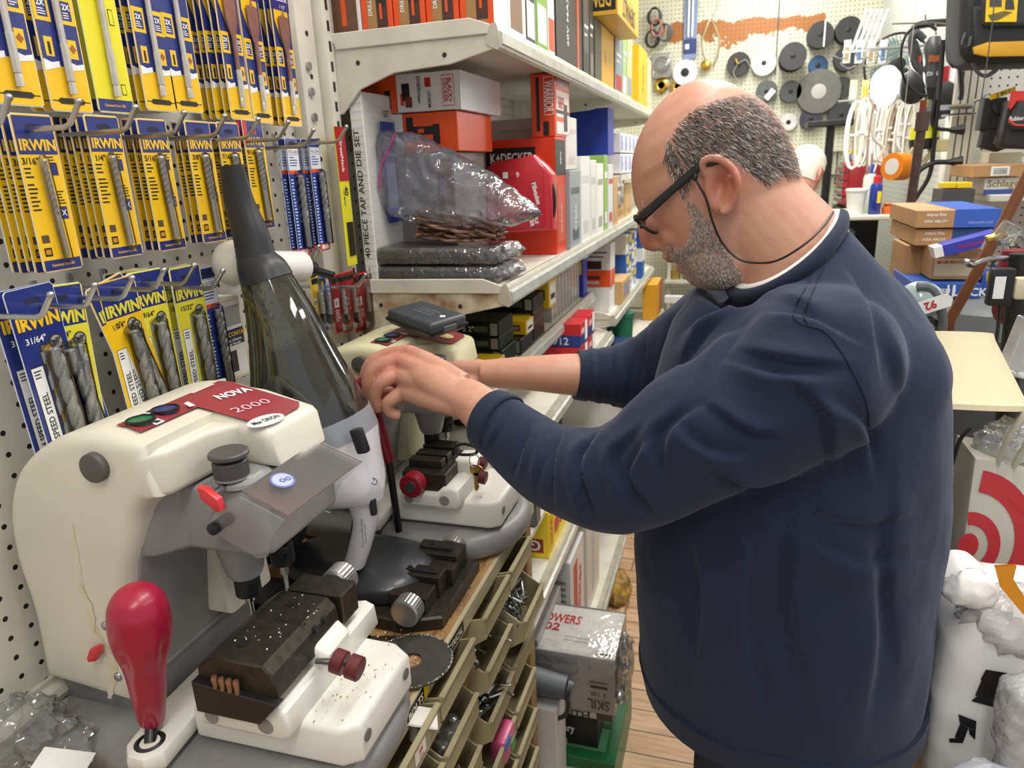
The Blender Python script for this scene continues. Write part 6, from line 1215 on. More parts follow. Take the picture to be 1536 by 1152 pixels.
carton('staple_box', 'tall yellow box standing at the middle of the third shelf', 'box', (-.53, 1.90, Z3+.06), (-.482, 1.98, Z3+.135), mat('#f0c81e', .35), ST())
carton('staple_box', 'yellow STANLEY box high behind the pocket case', 'box', (-.70, 1.30, Z3+.115), (-.60, 1.36, Z3+.165), mat('#f0c81e', .35), ST(), [('n', .42, .5, .010, 'STANLEY', YEL)])
bx = [(-.70, 1.30, Z3, .11, .115, '#1c1d1c'), (-.64, 1.50, Z3, .145, .04, '#20291f'), (-.64, 1.50, Z3+.041, .14, .03, '#1d2b22'), (-.64, 1.50, Z3+.072, .14, .035, '#16211b'), (-.63, 1.62, Z3, .145, .038, '#222320'), (-.64, 1.76, Z3, .15, .05, '#1b1b1b'), (-.64, 1.76, Z3+.051, .15, .028, '#272722'), (-.64, 1.76, Z3+.08, .15, .035, '#141414')]
bl = ['black box under the yellow STANLEY box', 'dark green bracket pack, lowest of three by the far machine', 'dark green bracket pack marked 2x2, middle of three', 'dark green bracket pack, topmost of three', 'flat black pack under a yellow staple box', 'long black boxed set, lowest at shelf middle', 'long black box with yellow ticks at shelf middle', 'long black box topmost at shelf middle']
for (x_, y_, z_, w_, h_, c), lab in zip(bx, bl):
    dd = [('n', .55, .3, .8, .7, mat('#5b6a5a', .4)), ('n', .85, .1, .97, .9, mat('#9ba39a', .4))]
    if 'ticks' in lab: dd = [('n', .04*k, .55, .04*k+.02, .8, YEL) for k in range(2, 24)]
    carton('boxed_hardware', lab, 'box', (x_, y_, z_), (x_+w_, y_+.11, z_+h_), mat(c, .35), dd, [('n', .4, .5, min(.012, h_*.4), '2" x 2"' if 'bracket' in lab else 'FLAT', PAPER)])
for k in range(9): y_ = 2.0+.045*k; carton('light_cover_pack', 'clear ribbed plastic pack standing on the third shelf', 'pack', (-.66, y_, Z3), (-.50, y_+.036, Z3+.17), mat('#b9bcb8', .2, coat=.4, noise=.3, nscale=40), [('n', .1, .05, .12, .95, PAPER), ('n', .4, .05, .43, .95, mat('#8d918f')), ('n', .7, .05, .72, .95, PAPER)], group='clear ribbed packs on the third shelf')
yk = at(866, 435, x=-.475).y
carton('lock_box', 'blue lock box lettered DECK at the end of the third shelf', 'box', (-.60, 2.415, Z3), (-.49, 2.49, Z3+.13), mat('#2437a0', .35), [('n', .7, .6, .95, .95, YEL), ('f', .1, .1, .9, .5, mat('#4356b8'))], [('n', .55, .35, .02, 'OCK', PAPER, 0, .04)])
carton('lock_box', 'red and white box on top of the blue lock box', 'box', (-.60, 2.415, Z3+.131), (-.485, 2.49, Z3+.19), mat('#c02a25', .35), [('f', 0, 0, 1, 1, WB), ('n', .85, 0, 1, 1, WB)])
# shelf under it: red and blue boxes, fittings
for k, (i_, j_) in enumerate([(0, 0), (0, 1), (1, 0), (1, 1)]):
    carton('motor_oil_filter_box', f'red and blue box, {["lower", "upper"][j_]} {["near", "far"][i_]} of four under the third shelf', 'box', (-.53, 2.02+.12*i_, .991+.071*j_), (-.42, 2.13+.12*i_, .991+.071*j_+.069), mat('#c8242c', .35), [('n', 0, 0, 1, .5, mat('#26377e', .35)), ('f', 0, 0, 1, .45, mat('#26377e', .35)), ('f', .6, .1, .95, .95, PAPER), ('f', .1, .5, .5, .75, mat('#e9b7b2'))], [('n', .4, .25, .022, '1912', mat('#cfd5ea'), 0, .06)])
for k in range(10):
    m = MB(); x_, y_ = -.66+.05*(k % 4), 1.5+.06*(k//4)+.02*(k % 2); m.lathe([(.022, 0), (.022, .05), (.018, .05), (.018, .045), (.016, .045), (.016, 0)], mat('#3d3b38', .45, metal=.5), 16, (x_, y_, .991)); solo('pipe_fitting', m, 'dark iron pipe fitting standing below the third shelf', 'pipe fitting', 'dark iron pipe fittings')
for k in range(3): m = MB(); m.b2((-.56+.055*k, 1.46, .76), (-.525+.055*k, 1.50, .985), mat('#6f7675', .35, metal=.5, noise=.3, nscale=40), .003, 1); solo('steel_channel', m, ['leftmost', 'middle', 'rightmost'][k]+' of three upright galvanised steel lengths below the far arm', 'steel channel')
m = MB(); m.b2((-.60, 1.36, .745), (-.42, 1.56, .758), SHELF); m.b2((-.60, 1.55, .602), (-.59, 1.56, .745), SHELF); solo('shelf_riser', m, 'small metal riser shelf under the galvanised lengths', 'shelf')
# far bay
a, b = cart((878, 370), (918, 368), (920, 435), (926, 360), -.42)
carton('goods_carton', 'plain white carton under the orange sander carton in the far bay', 'carton', (-.56, 2.60, 1.0505), (-.43, 2.72, 1.145), WB)
carton('sander_carton', 'white and orange sander carton with picture in the far bay', 'carton', (-.56, 2.60, 1.1465), (-.425, 2.70, 1.30), mat('#e0dcd8', .4), [('n', 0, 0, 1, .4, ORG), ('n', .15, .42, .75, .62, mat('#3a2420', .4)), ('n', .1, .18, .7, .26, mat('#5b2a1c', .4)), ('n', .2, .7, .8, .73, INK), ('n', .2, .8, .9, .83, INK), ('f', .1, 0, .9, .4, ORG)], [('n', .5, .1, .01, 'SANDER', PAPER)])
carton('goods_carton', 'small tan carton at the front edge of the far bay', 'carton', (-.47, 2.76, 1.0505), (-.405, 2.98, 1.14), mat('#c9a26c', .55), [('f', .2, .2, .8, .8, mat('#8b93a6', .4))])
rr = random.Random(21)
for k in range(12):
    c_, c2_ = [('#e6cc2c', '#3a66b4'), ('#2f62b8', '#e6cc2c'), ('#e8e6de', '#c7b62e'), ('#3873c0', '#e9e9e9')][k % 4]; i_, j_ = k//3, k % 3; y_ = 3.0+.085*i_ if j_ < 3 else 3.2
    carton('sandpaper_pack', f'small pack in {["yellow and blue", "blue and yellow", "white and yellow", "blue and white"][k % 4]}, {["bottom", "middle", "top"][j_]} layer in the far bay', 'pack', (-.53, y_, 1.0505+.082*j_), (-.425, y_+.078, 1.0505+.082*j_+.08), mat(c_, .4), [('f', .1, .5, .9, .9, mat(c2_, .4)), ('f', .2, .1, .8, .3, PAPER)], group=f'{["bottom", "middle", "top"][j_]} layer packs coloured like the {["yellow and blue", "blue and yellow", "white and yellow", "blue and white"][k % 4]} ones')
carton('goods_carton', 'tall blue and white carton near the nose of the man in the far bay', 'carton', (-.5, 3.42, 1.0505), (-.41, 3.52, 1.28), mat('#2f5ea8', .4), [('n', 0, .35, 1, .62, WB), ('f', 0, .35, 1, .62, WB)])
carton('envelope_box', 'orange-yellow pouch leaning on the lower far shelf', 'pouch', (-.42, 3.55, .8205), (-.35, 3.8, 1.0), mat('#d89a1c', .4), [('f', .6, .0, .95, 1, RED)])
m = MB(); m.lathe([(.05, 0), (.055, .16), (.06, .165), (.06, .18), (.001, .18)], mat('#1f6a50', .35), 20, (-.43, 2.86, .821)); solo('green_tub', m, 'dark green tub with lid on the lower far shelf', 'tub')
m = MB(); m.b2((-.6, 2.62, .8205), (-.38, 2.72, .93), mat('#243060', .4), .003, 1); solo('goods_carton', m, 'dark blue carton low in the far bay', 'carton')
m = MB(); m.b2((-.62, 2.74, .8205), (-.5, 2.80, .9), mat('#9fa5a3', .3, metal=.4), .003, 1); m.b2((-.62, 2.74, .9), (-.5, 2.80, .905), PAPER); solo('metal_tin', m, 'flat metal tin low in the far bay', 'tin')
for k in range(3): carton('goods_carton', ['white and red carton', 'white carton with orange stripe', 'plain pale carton'][k]+' on the lowest far shelf', 'carton', (-.55, 2.9+.2*k, .5205), (-.38, 3.05+.2*k, .5205+.16), WB, [('f', .1, .5, .9, .9, [RED, ORG, PNK][k])])
carton('yellow_case', 'flat amber yellow case under the far arm of the man', 'case', (-.62, 2.60, .745), (-.36, 2.66, .785), mat('#e0a21c', .38)); m = MB(); m.b2((-.62, 2.60, .5205), (-.40, 2.70, .744), WB); solo('goods_carton', m, 'pale carton under the amber yellow case', 'carton')
for k in range(4): m = MB(); m.b2((-.52+.03*k, 2.74, .5205), (-.505+.03*k, 2.86, .66), mat(['#b98a58', '#d8c2a0'][k % 2], .6), .001, 1); solo('wood_sample', m, 'thin wooden slat standing in the far bay', 'wood slat', 'wooden slats in the far bay')
# low shelf: yellow G cartons and white cartons
a, b = cart((798, 772), (822, 770), (815, 860), (848, 775), -.42)
carton('light_bulb_carton', 'yellow and red carton lettered G on the low shelf', 'carton', (-.60, 1.585, .6005), (-.42, 1.80, .735), mat('#efcf1d', .35), [('n', 0, .12, .92, .42, mat('#8f1d22', .35)), ('t', 0, .0, .92, .25, mat('#b3242a', .35)), ('f', .03, .1, .25, .9, mat('#d8b21a')), ('f', .3, .3, .8, .6, RED)], [('n', .8, .27, .03, 'G', PAPER, 180), ('t', .75, .12, .03, 'G', PAPER, 180), ('f', .14, .5, .02, 'GRAB', RED, 90), ('f', .55, .45, .025, 'Great', YEL, 60)])
carton('goods_carton', 'tall white carton with red lettering on the bottom shelf', 'carton', (-.60, 1.74, .1605), (-.40, 1.93, .50), mat('#d8d8d6', .4, noise=.05), [('f', .1, .05, .9, .95, mat('#e3d8d0')), ('f', .2, .1, .5, .9, mat('#c9504a'))], [('n', .7, .8-.06*k, .014, 'HHH HHHH HH', INK, 0, .09) for k in range(9)]+[('f', .6, .5, .05, 'Heater', RED, 80)])
carton('goods_carton', 'white carton with grey handle strip on the bottom shelf', 'carton', (-.60, 1.98, .1605), (-.40, 2.2, .52), mat('#d8cfc4', .4), [('f', .4, .1, .6, .8, mat('#bfc3c4'))])
carton('goods_carton', 'grey and orange box at the near end of the bottom shelf', 'carton', (-.60, 1.45, .1605), (-.42, 1.70, .45), mat('#a9a7a4', .4), [('n', .3, .1, .8, .5, ORG)])
# stack on the floor beside the bottom shelf
xr = -.228; zt_ = .43
p0 = at(915, 990, z=zt_); p1 = at(924, 919, z=zt_); yn_, yf_ = p0.y, p1.y
zg = .135; zs = .235; zq = zt_-.165
carton('knife_set_box', 'green cutlery box at the bottom of the floor stack', 'box', (-.52, yn_-.02, 0), (xr+.005, yn_+.30, zg), GRN, [('n', .3, .25, .65, .4, PAPER), ('n', .35, .55, .9, .75, mat('#a8c9ae')), ('t', .2, .1, .9, .35, mat('#5c9a6c')), ('t', .3, .12, .6, .2, mat('#a45a48'))], [('n', .7, .25, .02, 'cutlery', PAPER)])
carton('cutlery_box', 'small black box lettered Cutlery under the grey carton', 'box', (-.42, yn_+.02, zg+.001), (xr-.045, yn_+.2, zs), DK, (), [('n', .35, .5, .022, 'Cutlery', PAPER, 0, .07)])
carton('saw_carton', 'black and grey SKIL carton lettered SMITH under the white one', 'carton', (-.44, yn_+.01, zs+.001), (xr-.005, yn_+.22, zq), mat('#4a4745', .4), [('n', .25, .1, .8, .8, mat('#c9c8c4')), ('n', .5, .55, .72, .78, INK)]+[('n', .5+.02*k, .56, .51+.02*k, .77, PAPER) for k in range(10)], [('n', .5, .3, .02, 'SMITH', INK, 0, .09)])
t = carton('saw_carton', 'large white SKIL carton wrapped in film on top of the floor stack', 'carton', (-.455, yn_, zq+.001), (xr, yf_, zt_), mat('#e2e0dc', .35, noise=.05), [('n', .74, .45, .93, .5, INK), ('n', .74, .55, .93, .57, INK), ('t', .4, .25, .75, .27, mat('#b9b7b4')), ('t', .4, .32, .7, .34, mat('#b9b7b4')), ('t', .8, .06, .95, .09, INK)], [('n', .83, .16, .028, 'SKIL', INK, 180, .055), ('n', .83, .35, .012, '0 120', INK, 180), ('t', .28, .7, .035, 'POWERS', RED, 0, .11), ('t', .22, .5, .03, '02', RED)], part=True)
m = MB(); m.box(((-.455+xr)/2, (yn_+yf_)/2, (zq+zt_)/2+.003), (xr+.455+.006, yf_-yn_+.006, zt_-zq+.004), clear('#f7f7f7', .12, .08, 'wrap_film', bump=.8, bscale=30), .004, 2); crumple((xr+.012, (yn_+yf_)/2, zt_-.09), (.022, .09, .09), .8, 4, clear('#f3f3f3', .15, .08, 'wrap_end', bump=.7, bscale=40, milk=.08), 26, 18, mb=m); m.build('film', t)
t = thing('heat_gun', 'grey plastic hot air tool with looped cord lying beside the SKIL cartons', 'tool', (-.42, yn_-.09, .2)); A_ = at(800, 1020, y=yn_-.08); B_ = at(850, 1032, y=yn_-.08)
m = MB(); m.tube([A_+Vector((-.03, 0, .005)), A_, B_], [.03, .032, .027], mat('#5f656b', .35), 20, sm=3); m.cyl(B_, B_+Vector((.012, 0, -.003)), .022, mat('#393c40', .4), n=20); m.build('barrel', t)
m = MB(); m.tube([at(px, py, y=yn_-.1) for px, py in [(812, 1030), (838, 1036), (852, 1052), (848, 1072), (830, 1078), (808, 1072), (802, 1050)]], .0055, mat('#2e3136', .4), 8, sm=5); m.build('cord', t)
carton('key_box', 'white and blue box with orange stripe lettered Key by the bench bins', 'box', (-.47, yn_-.125, .0), (-.345, yn_-.03, min(A_.z, B_.z)-.034), WB, [('n', 0, 0, .35, 1, mat('#2a5fae')), ('n', .45, .7, .6, .98, ORG), ('t', 0, 0, 1, 1, mat('#c9c7c4'))], [('n', .53, .84, .012, 'Post Key', PAPER, -90, .06)])
# wooden blocks and bagged parts on the floor beyond
for (px, py, sx, sy, sz, c, lab, cat) in [(893, 880, .10, .09, .05, '#c39a6b', 'pale wooden block on the bottom of the far bay', 'wood block'), (905, 905, .16, .13, .035, '#c9a97a', 'rounded tan board lying behind the white SKIL carton', 'board'), (905, 858, .11, .11, .10, '#b9b89e', 'grey and cream patterned box beyond the wooden blocks', 'box')]:
    c_ = at(px, py, z=sz); carton('wooden_block' if 'block' in lab else 'board' if 'board' in lab else 'patterned_box', lab, cat, (c_.x-sx/2, c_.y-sy/2, 0), (c_.x+sx/2, c_.y+sy/2, sz), mat(c, .6, noise=.3, nscale=40, col2='#6f6d62' if 'pattern' in lab else None))
c_ = at(928, 885, z=.05); solo('camouflage_pouch', crumple((c_.x, c_.y, .06), (.05, .10, .055), .4, 7, mat('#b98f34', .6, noise=.9, nscale=30, col2='#4b4538'), 24, 16), 'yellow and brown camouflage pouch on the floor boards', 'pouch')
c_ = at(905, 815, z=.1); m = MB(); m.b2((c_.x-.06, c_.y-.2, .0), (c_.x+.05, c_.y+.2, .14), mat('#8f9192', .4), .02, 2); solo('grey_cage_box', m, 'grey plastic housing on the floor at the far end', 'box'); m = MB(); c2_ = at(925, 800, z=.16); m.b2((c2_.x-.05, c2_.y-.03, .1405), (c2_.x+.02, c2_.y+.03, .155), YEL, .004, 1); solo('yellow_tag', m, 'yellow tagged item lying on the grey plastic housing', 'tag')
# ================================================================ back wall
def disc(px, py, rpx, lab, col, depth=.05, name='abrasive_disc', hub=.012, bodyr=None, cat='disc', col2=None):
    c = at(px, py, y=YB-.06); r = rpx/ (F/ (c-Vector((0, 0, H))).dot(Vector((_ex[2], _ey[2], _ez[2])))); t = thing(name, lab, cat, (c.x, YB, c.z)); mt = mat(col, .55, noise=.15, nscale=30)
    y1 = YB-.006; y0 = y1-depth; m = MB(); bodyr = bodyr or r
    m.lathe([(hub, 0), (r, 0), (r, .004), (r-.002, .006), (hub, .007)], mt, 40, (c.x, y0, c.z), (0, 1, 0)) if depth > .02 else m.lathe([(hub, 0), (r-.003, 0), (r, .003), (r, depth), (hub, depth)], mt, 40, (c.x, y0, c.z), (0, 1, 0)); m.build('face_flange', t)
    if depth > .02:
        m = MB(); m.lathe([(hub, .006), (bodyr, .006), (bodyr, depth-.006), (r, depth-.006), (r, depth), (hub, depth)], mat(col2 or '#1a1a1a', .5), 36, (c.x, y0, c.z), (0, 1, 0)); m.build('wound_core', t)
    m = MB(); m.lathe([(.001, -.002), (hub, -.002), (hub*1.25, .0), (hub*1.25, depth), (.001, depth)], mat('#b9b7b0' if name == 'hose_roll' else '#141414', .5), 20, (c.x, y0, c.z), (0, 1, 0)); m.build('hub', t); return c, r, y0
G1 = '#4a4a4c'
disc(1108, 96, 17, 'dark reel on the back wall with a brass fitting and hose over it', '#343436', .05, 'cable_reel', cat='reel')
disc(1146, 94, 17.5, 'white reel on the back wall between two dark reels', '#e4e4e2', .04, 'cable_reel', cat='reel', col2='#cfcfcc')
disc(1188, 87, 19, 'deep dark grey reel right of the white one', '#3c3c3f', .15, 'cable_reel', cat='reel', bodyr=.07)
disc(1230, 53, 18.5, 'black reel with a white strip label near the top of the back wall', '#333335', .09, 'cable_reel', cat='reel')
disc(1272, 46, 18.5, 'plain black reel at the top right of the reels', '#2f2f31', .09, 'cable_reel', cat='reel')
disc(1228, 97, 14, 'blue ribbed wheel above the big grey roll', '#2d567f', .015, 'abrasive_wheel', cat='wheel')
disc(1270, 88, 18, 'black reel right of the blue ribbed wheel', '#323234', .09, 'cable_reel', cat='reel')
disc(1150, 137, 15.5, 'grey reel with a white taped label', '#5a5c5d', .06, 'cable_reel', cat='reel')
disc(1186, 137, 15.5, 'mid grey reel left of the big grey roll', '#4b4c4d', .06, 'cable_reel', cat='reel')
disc(1228, 137, 31, 'big grey coiled roll with a white core', '#6d6c68', .06, 'hose_roll', hub=.035, cat='roll')
disc(1183, 183, 12, 'small white wheel low on the back wall', '#d9d9d6', .03, 'cable_reel', cat='reel', col2='#bbbbbb')
disc(1217, 178, 16, 'purplish black reel under the big grey roll', '#3c3645', .05, 'cable_reel', cat='reel')
disc(1262, 132, 16, 'dark reel with a small white tag beside the hanging wires', '#3a3b3c', .05, 'cable_reel', cat='reel')
disc(1262, 172, 18, 'dark reel just above the display pole', '#3b3c3e', .05, 'cable_reel', cat='reel')
disc(1027, 108, 18, 'white round reflector dish hanging below the blue strip pack', '#e3e6ea', .03, 'reflector_dish', hub=.022, cat='dish', col2='#d5d8dc')
for (px, py, r, lab) in ((992, 128, 11, 'polished brass escutcheon, left of the pair low on the back wall'), (1017, 130, 10, 'polished brass escutcheon behind the head of the man')):
    c = at(px, py, y=YB-.03); m = MB(); m.lathe([(.001, 0), (.02, .0), (.022, -.012), (.03, -.014), (.05, -.004), (.05, .0)], BRASS, 28, (c.x, YB-.022, c.z), (0, 1, 0)); solo('brass_escutcheon', m, lab, 'door hardware')
c = at(992, 97, y=YB-.05); t = thing('coil_pack', 'clear pack holding a coiled dark wire above the brass plates', 'pack', (c.x, YB-.03, c.z)); m = MB(); m.tube([(c.x+.045*math.cos(a), YB-.03, c.z+.045*math.sin(a)) for a in [2*PI*k/40 for k in range(41)]], .008, mat('#2f3130', .4), 8, cap=False); m.tube([(c.x+.028*math.cos(a), YB-.035, c.z+.028*math.sin(a)) for a in [2*PI*k/40 for k in range(41)]], .007, mat('#6e6f6c', .4), 8, cap=False); m.build('wire_coil', t); m = MB(); m.box((c.x, YB-.03, c.z-.005), (.13, .04, .15), clear('#f4f4f0', .1, .1, 'pack_film', milk=.15), .01, 2); m.build('film', t)
a = at(1034, 88, y=YB-.03); b = at(1036, -40, y=YB-.03); t = thing('strip_light_pack', 'tall blue and clear pack of white strip lights on the back wall', 'pack', (a.x, YB-.02, a.z)); m = MB(); m.b2((a.x-.042, YB-.012, a.z), (a.x+.042, YB-.006, b.z), mat('#8191b6', .35)); m.b2((a.x-.042, YB-.0135, a.z+.03), (a.x+.042, YB-.012, a.z+.12), mat('#30407c', .35)); m.b2((a.x-.03, YB-.0145, a.z+.06), (a.x-.005, YB-.0135, a.z+.09), PAPER); m.build('backing', t)
for s in (-.012, .012): m = MB(); m.cyl((a.x+s, YB-.022, a.z+.13), (a.x+s, YB-.022, b.z), .0065, mat('#f2f4f6', .3), n=12); m.build('strip', t)
c = at(984, 42, y=YB-.08); rr = random.Random(5)
for i, (dx, dz, col, lab) in enumerate([(-.02, .07, '#35383a', 'dark'), (.0, .0, '#c07a6a', 'reddish'), (.05, -.03, '#5c5f61', 'grey'), (-.03, -.06, '#2b2b2d', 'black')]):
    m = MB()
    for k in range(4): q_ = Vector((c.x+dx+.01*rr.random(), YB-.05-.012*k, c.z+dz)); m.tube([q_+Vector((.045*math.cos(a)*(1-.1*k), 0, .05*math.sin(a))) for a in [2*PI*j/20 for j in range(21)]], .0055, mat(col, .5), 7, cap=False)
    solo('wire_bundle', m, f'{lab} coil of wire in the tangle left on the back wall', 'wire')
c = at(1066, 60, y=YB-.05); t = thing('wire_fixture', 'brass and steel wire hanger with looping arms on the back wall', 'hanger', (c.x, YB-.03, c.z)); m = MB()
for s in (-1, 1): m.tube([at(1066+s*2, 30, y=YB-.04), at(1066+s*8, 45, y=YB-.06), at(1066+s*13, 62, y=YB-.06), at(1066+s*10, 85, y=YB-.05), at(1066+s*3, 98, y=YB-.04)], .006, mat('#b3aa8c', .35, metal=.6), 8, sm=4); m.tube([at(1066+s*2, 28, y=YB-.03), at(1066+s*13, 2, y=YB-.03), at(1066+s*11, -30, y=YB-.02)], .002, STEEL, 6)
m.build('wire_arms', t); c = at(1059, 98, y=YB-.04); m = MB(); m.ball(c, (.035, .015, .035), BRASS, 16, 10); m.build('brass_cap', t)
m = MB(); P_ = at(1170, -10, y=YB-.01); Q_ = at(1163, 110, y=YB-.01)
for k in range(38): f_ = k/37; c = P_.lerp(Q_, f_); m.tube([c+Vector((.004*math.cos(a) if k % 2 else 0, .004*math.cos(a) if not k % 2 else 0, .011*math.sin(a))) for a in [2*PI*j/8 for j in range(9)]], .0016, STEEL, 4, cap=False)
solo('steel_chain', m, 'thin steel chain hanging down the back wall', 'chain')
c = at(1150, 137, y=YB-.075); m = MB(); m.box(c+Vector((.02, 0, -.02)), (.035, .012, .07), PAPER, .002, 1, rot=Matrix.Rotation(.7, 3, 'Y')); solo('paper_tag', m, 'white paper tag taped across the grey reel', 'tag')
c = at(1237, 50, y=YB-.105); m = MB(); m.box(c, (.008, .002, .15), PAPER); solo('paper_strip', m, 'narrow white strip standing across the black reel', 'tag')
c = at(1108, 96, y=YB-.06); m = MB(); m.cyl(c+Vector((-.02, -.01, .03)), c+Vector((-.005, -.01, .0)), .008, BRASS, n=12); m.tube([c+Vector((-.005, -.01, .0)), c+Vector((-.03, -.01, -.05)), c+Vector((0, -.01, -.10)), c+Vector((.03, -.01, -.12))], .004, mat('#8d8a80', .4), 6, sm=4); m.tube([c+Vector((0, -.01, 0)), c+Vector((.04, -.01, .02)), c+Vector((.075, -.01, -.03))], .004, mat('#8d8a80', .4), 6, sm=4); solo('torch_fitting', m, 'brass fitting with a curved hose hung over the dark reel', 'fitting')
# low rack with bottles and parts behind the chin
t = thing('display_rack', 'pale metal display rack at the far end of the aisle', 'rack', (-.25, 4.6, 0))
for x_ in (-.38, .30): m = MB(); m.b2((x_-.01, 4.6, 0), (x_+.01, 4.62, 1.35), SHELF); m.build('post', t)
for z_ in (.25, .55, .85, 1.12, 1.34): m = MB(); m.b2((-.40, 4.52, z_), (.34, 4.98, z_+.015), SHELF); m.build('rack_shelf', t)
rr = random.Random(31)
names_ = ['white', 'green', 'brass coloured', 'grey', 'clear', 'dark']; cols_ = ['#e4e4e0', '#1f6b35', '#b99a4c', '#8b9092', '#b9c3c0', '#2c2e2e']
for zi, z_ in enumerate((.565, .865, 1.135)):
    for k in range(9):
        x_ = -.34+.075*k; q_ = (k*5+zi*2) % 6; h_ = rr.uniform(.08, .2) if z_ > .6 else .15; m = MB(); m.lathe([(.028, 0), (.03, .01), (.03, h_*.7), (.014, h_*.85), (.013, h_), (.001, h_)], mat(cols_[q_], .3, metal=.6 if q_ == 2 else 0), 14, (x_, 4.62, z_)); solo('bottle', m, f'{names_[q_]} bottle on the far display rack, {["lowest", "middle", "upper"][zi]} stocked shelf', 'bottle', f'{names_[q_]} bottles on the {["lowest", "middle", "upper"][zi]} rack shelf')
a, b = at(997, 443, y=4.4), at(1034, 455, y=4.4); m = MB(); m.b2((a.x, 4.38, b.z), (b.x, 4.42, a.z), mat('#e8e8e8', .3), .004, 1); m.cyl(((a.x+b.x)/2+.02, 4.41, b.z), ((a.x+b.x)/2+.02, 4.41, 0), .006, STEEL, n=8); solo('price_sign', m, 'small blank white sign on a thin stand at the aisle end', 'sign')
# lower back wall: hooks rail with hanging tools
m = MB()
for z_ in (1.60, 1.46): m.b2((-.1, YB-.03, z_), (.75, YB-.008, z_+.015), SHELF)
solo('hook_rail', m, 'pale double rail low on the back wall', 'rail')
for k in range(16): m = MB(); x_ = .12+.035*k; m.tube([(x_, YB-.035, 1.6), (x_, YB-.04, 1.50), (x_, YB-.04, 1.40)], [.006, .004, .009], mat(['#6f7476', '#9a8a72', '#4b4f55', '#b9b4a4'][k % 4], .4), 7); solo('hanging_tool', m, 'small hand tool hanging from the double rail', 'tool', 'small tools on the double rail')
# black display pole with a tray
c = at(1243, 230, y=4.4); t = thing('display_pole', 'black pole with a flat black tray top in front of the back wall', 'stand', (c.x, 4.4, 0)); m = MB(); tp = at(1246, 190, y=4.4); m.cyl((c.x, 4.4, 0), (c.x, 4.4, tp.z), .022, BLK, n=16); m.build('pole', t); m = MB(); e0, e1 = at(1210, 178, y=4.4), at(1280, 180, y=4.4); m.b2((e0.x, 4.3, tp.z), (e1.x, 4.5, tp.z+.03), DK, .004, 1); m.build('tray', t); m = MB(); m.cyl((c.x, 4.4, 0), (c.x, 4.4, .02), .2, BLK, n=28); m.build('foot', t)
# ================================================================ service counter at the back right
a = at(1288, 322, y=3.35); b = at(1336, 318, y=3.35); zc = a.z
t = thing('side_table', 'pale topped side table with the paper cup and spray cans', 'table', (.66, 3.4, 0)); m = MB(); m.b2((a.x-.10, 3.30, zc-.02), (.775, 3.75, zc), mat('#dcdccb', .4), .004, 1); m.build('table_top', t)
for x_ in (a.x-.07, .75):
    for y_ in (3.33, 3.7): m = MB(); m.b2((x_-.015, y_-.015, 0), (x_+.015, y_+.015, zc-.02), mat('#8e8d82', .4)); m.build('leg', t)
c = at(1283, 316, y=3.36); m = MB(); m.lathe([(.030, 0), (.041, .095), (.044, .096), (.044, .104), (.038, .106), (.001, .106)], mat('#eceae4', .45), 28, (c.x, 3.37, zc)); solo('paper_cup', m, 'white lidded paper cup on the side table', 'cup')
def can(px, y_, r, h, body_, cap, lab, extra=None):
    c = at(px, 318, y=y_); t = thing('spray_can', lab, 'spray can', (c.x, y_, zc)); m = MB(); m.lathe([(r*.95, 0), (r, .003), (r, h*.72), (r*.8, h*.8), (r*.4, h*.82), (.001, h*.82)], mat(body_, .3, coat=.4), 26, (c.x, y_, zc))
    if extra: m.b2((c.x+r*.1, y_-r*1.003, zc+h*.3), (c.x+r*.7, y_-r*.75, zc+h*.6), extra)
    m.build('can', t); m = MB(); m.lathe([(r*.62, h*.78), (r*.6, h*.98), (r*.4, h), (.001, h)], mat(cap, .35), 20, (c.x, y_, zc)); m.build('cap', t)
can(1311, 3.36, .024, .155, '#1d2f86', '#c8232c', 'blue spray can with red cap and yellow mark on the side table', YEL); can(1300, 3.47, .026, .20, '#c9d3c2', '#2446a8', 'pale spray can with blue cap behind the blue one')
c = at(1329, 322, y=3.36); m = MB(); m.lathe([(.026, 0), (.028, .008), (.028, .025), (.02, .032), (.02, .036), (.028, .042), (.001, .045)], mat('#e0662a', .4), 24, (c.x+.01, 3.37, zc)); solo('orange_jar', m, 'small orange lidded tin at the table corner', 'tin')
# red tool chest
t = thing('tool_chest', 'red metal tool chest with chrome drawers beyond the side table', 'tool chest', (.62, 3.9, 0)); c0 = at(1252, 250, y=3.9); c1 = at(1300, 250, y=3.9); z0, z1 = zc, at(1270, 243, y=3.9).z
RC = mat('#a31c2a', .35, coat=.2); m = MB(); m.b2((c0.x+.05, 3.80, z0), (c1.x+.06, 4.1, z1), RC, .008, 2); m.build('cabinet', t)
for k in range(5): m = MB(); zz = z0+.02+(z1-z0-.03)*k/5; m.prism([(c0.x+.0, 0), (c0.x+.05, -.0), (c0.x+.05, .03), (c0.x+.0, .03)], 0, .001, RC, 'z') if False else m.b2((c0.x+.03, 3.79, zz), (c0.x+.051, 4.09, zz+(z1-z0)/5-.012), RC, .002, 1); m.build('drawer', t); m = MB(); m.b2((c0.x+.024, 3.80, zz+.02), (c0.x+.031, 4.08, zz+.032), CHROME, .002, 1); m.build('drawer_pull', t)
m = MB(); m.b2((c0.x+.03, 3.8, 0), (c1.x+.06, 4.1, z0), DK); m.build('base_cabinet', t)
m = MB(); m.b2((c0.x+.07, 3.84, z1+.001), (c1.x+.03, 3.98, z1+.035), mat('#3f55b0', .4), .008, 2); solo('blue_tray', m, 'blue plastic tray on top of the red tool chest', 'tray')
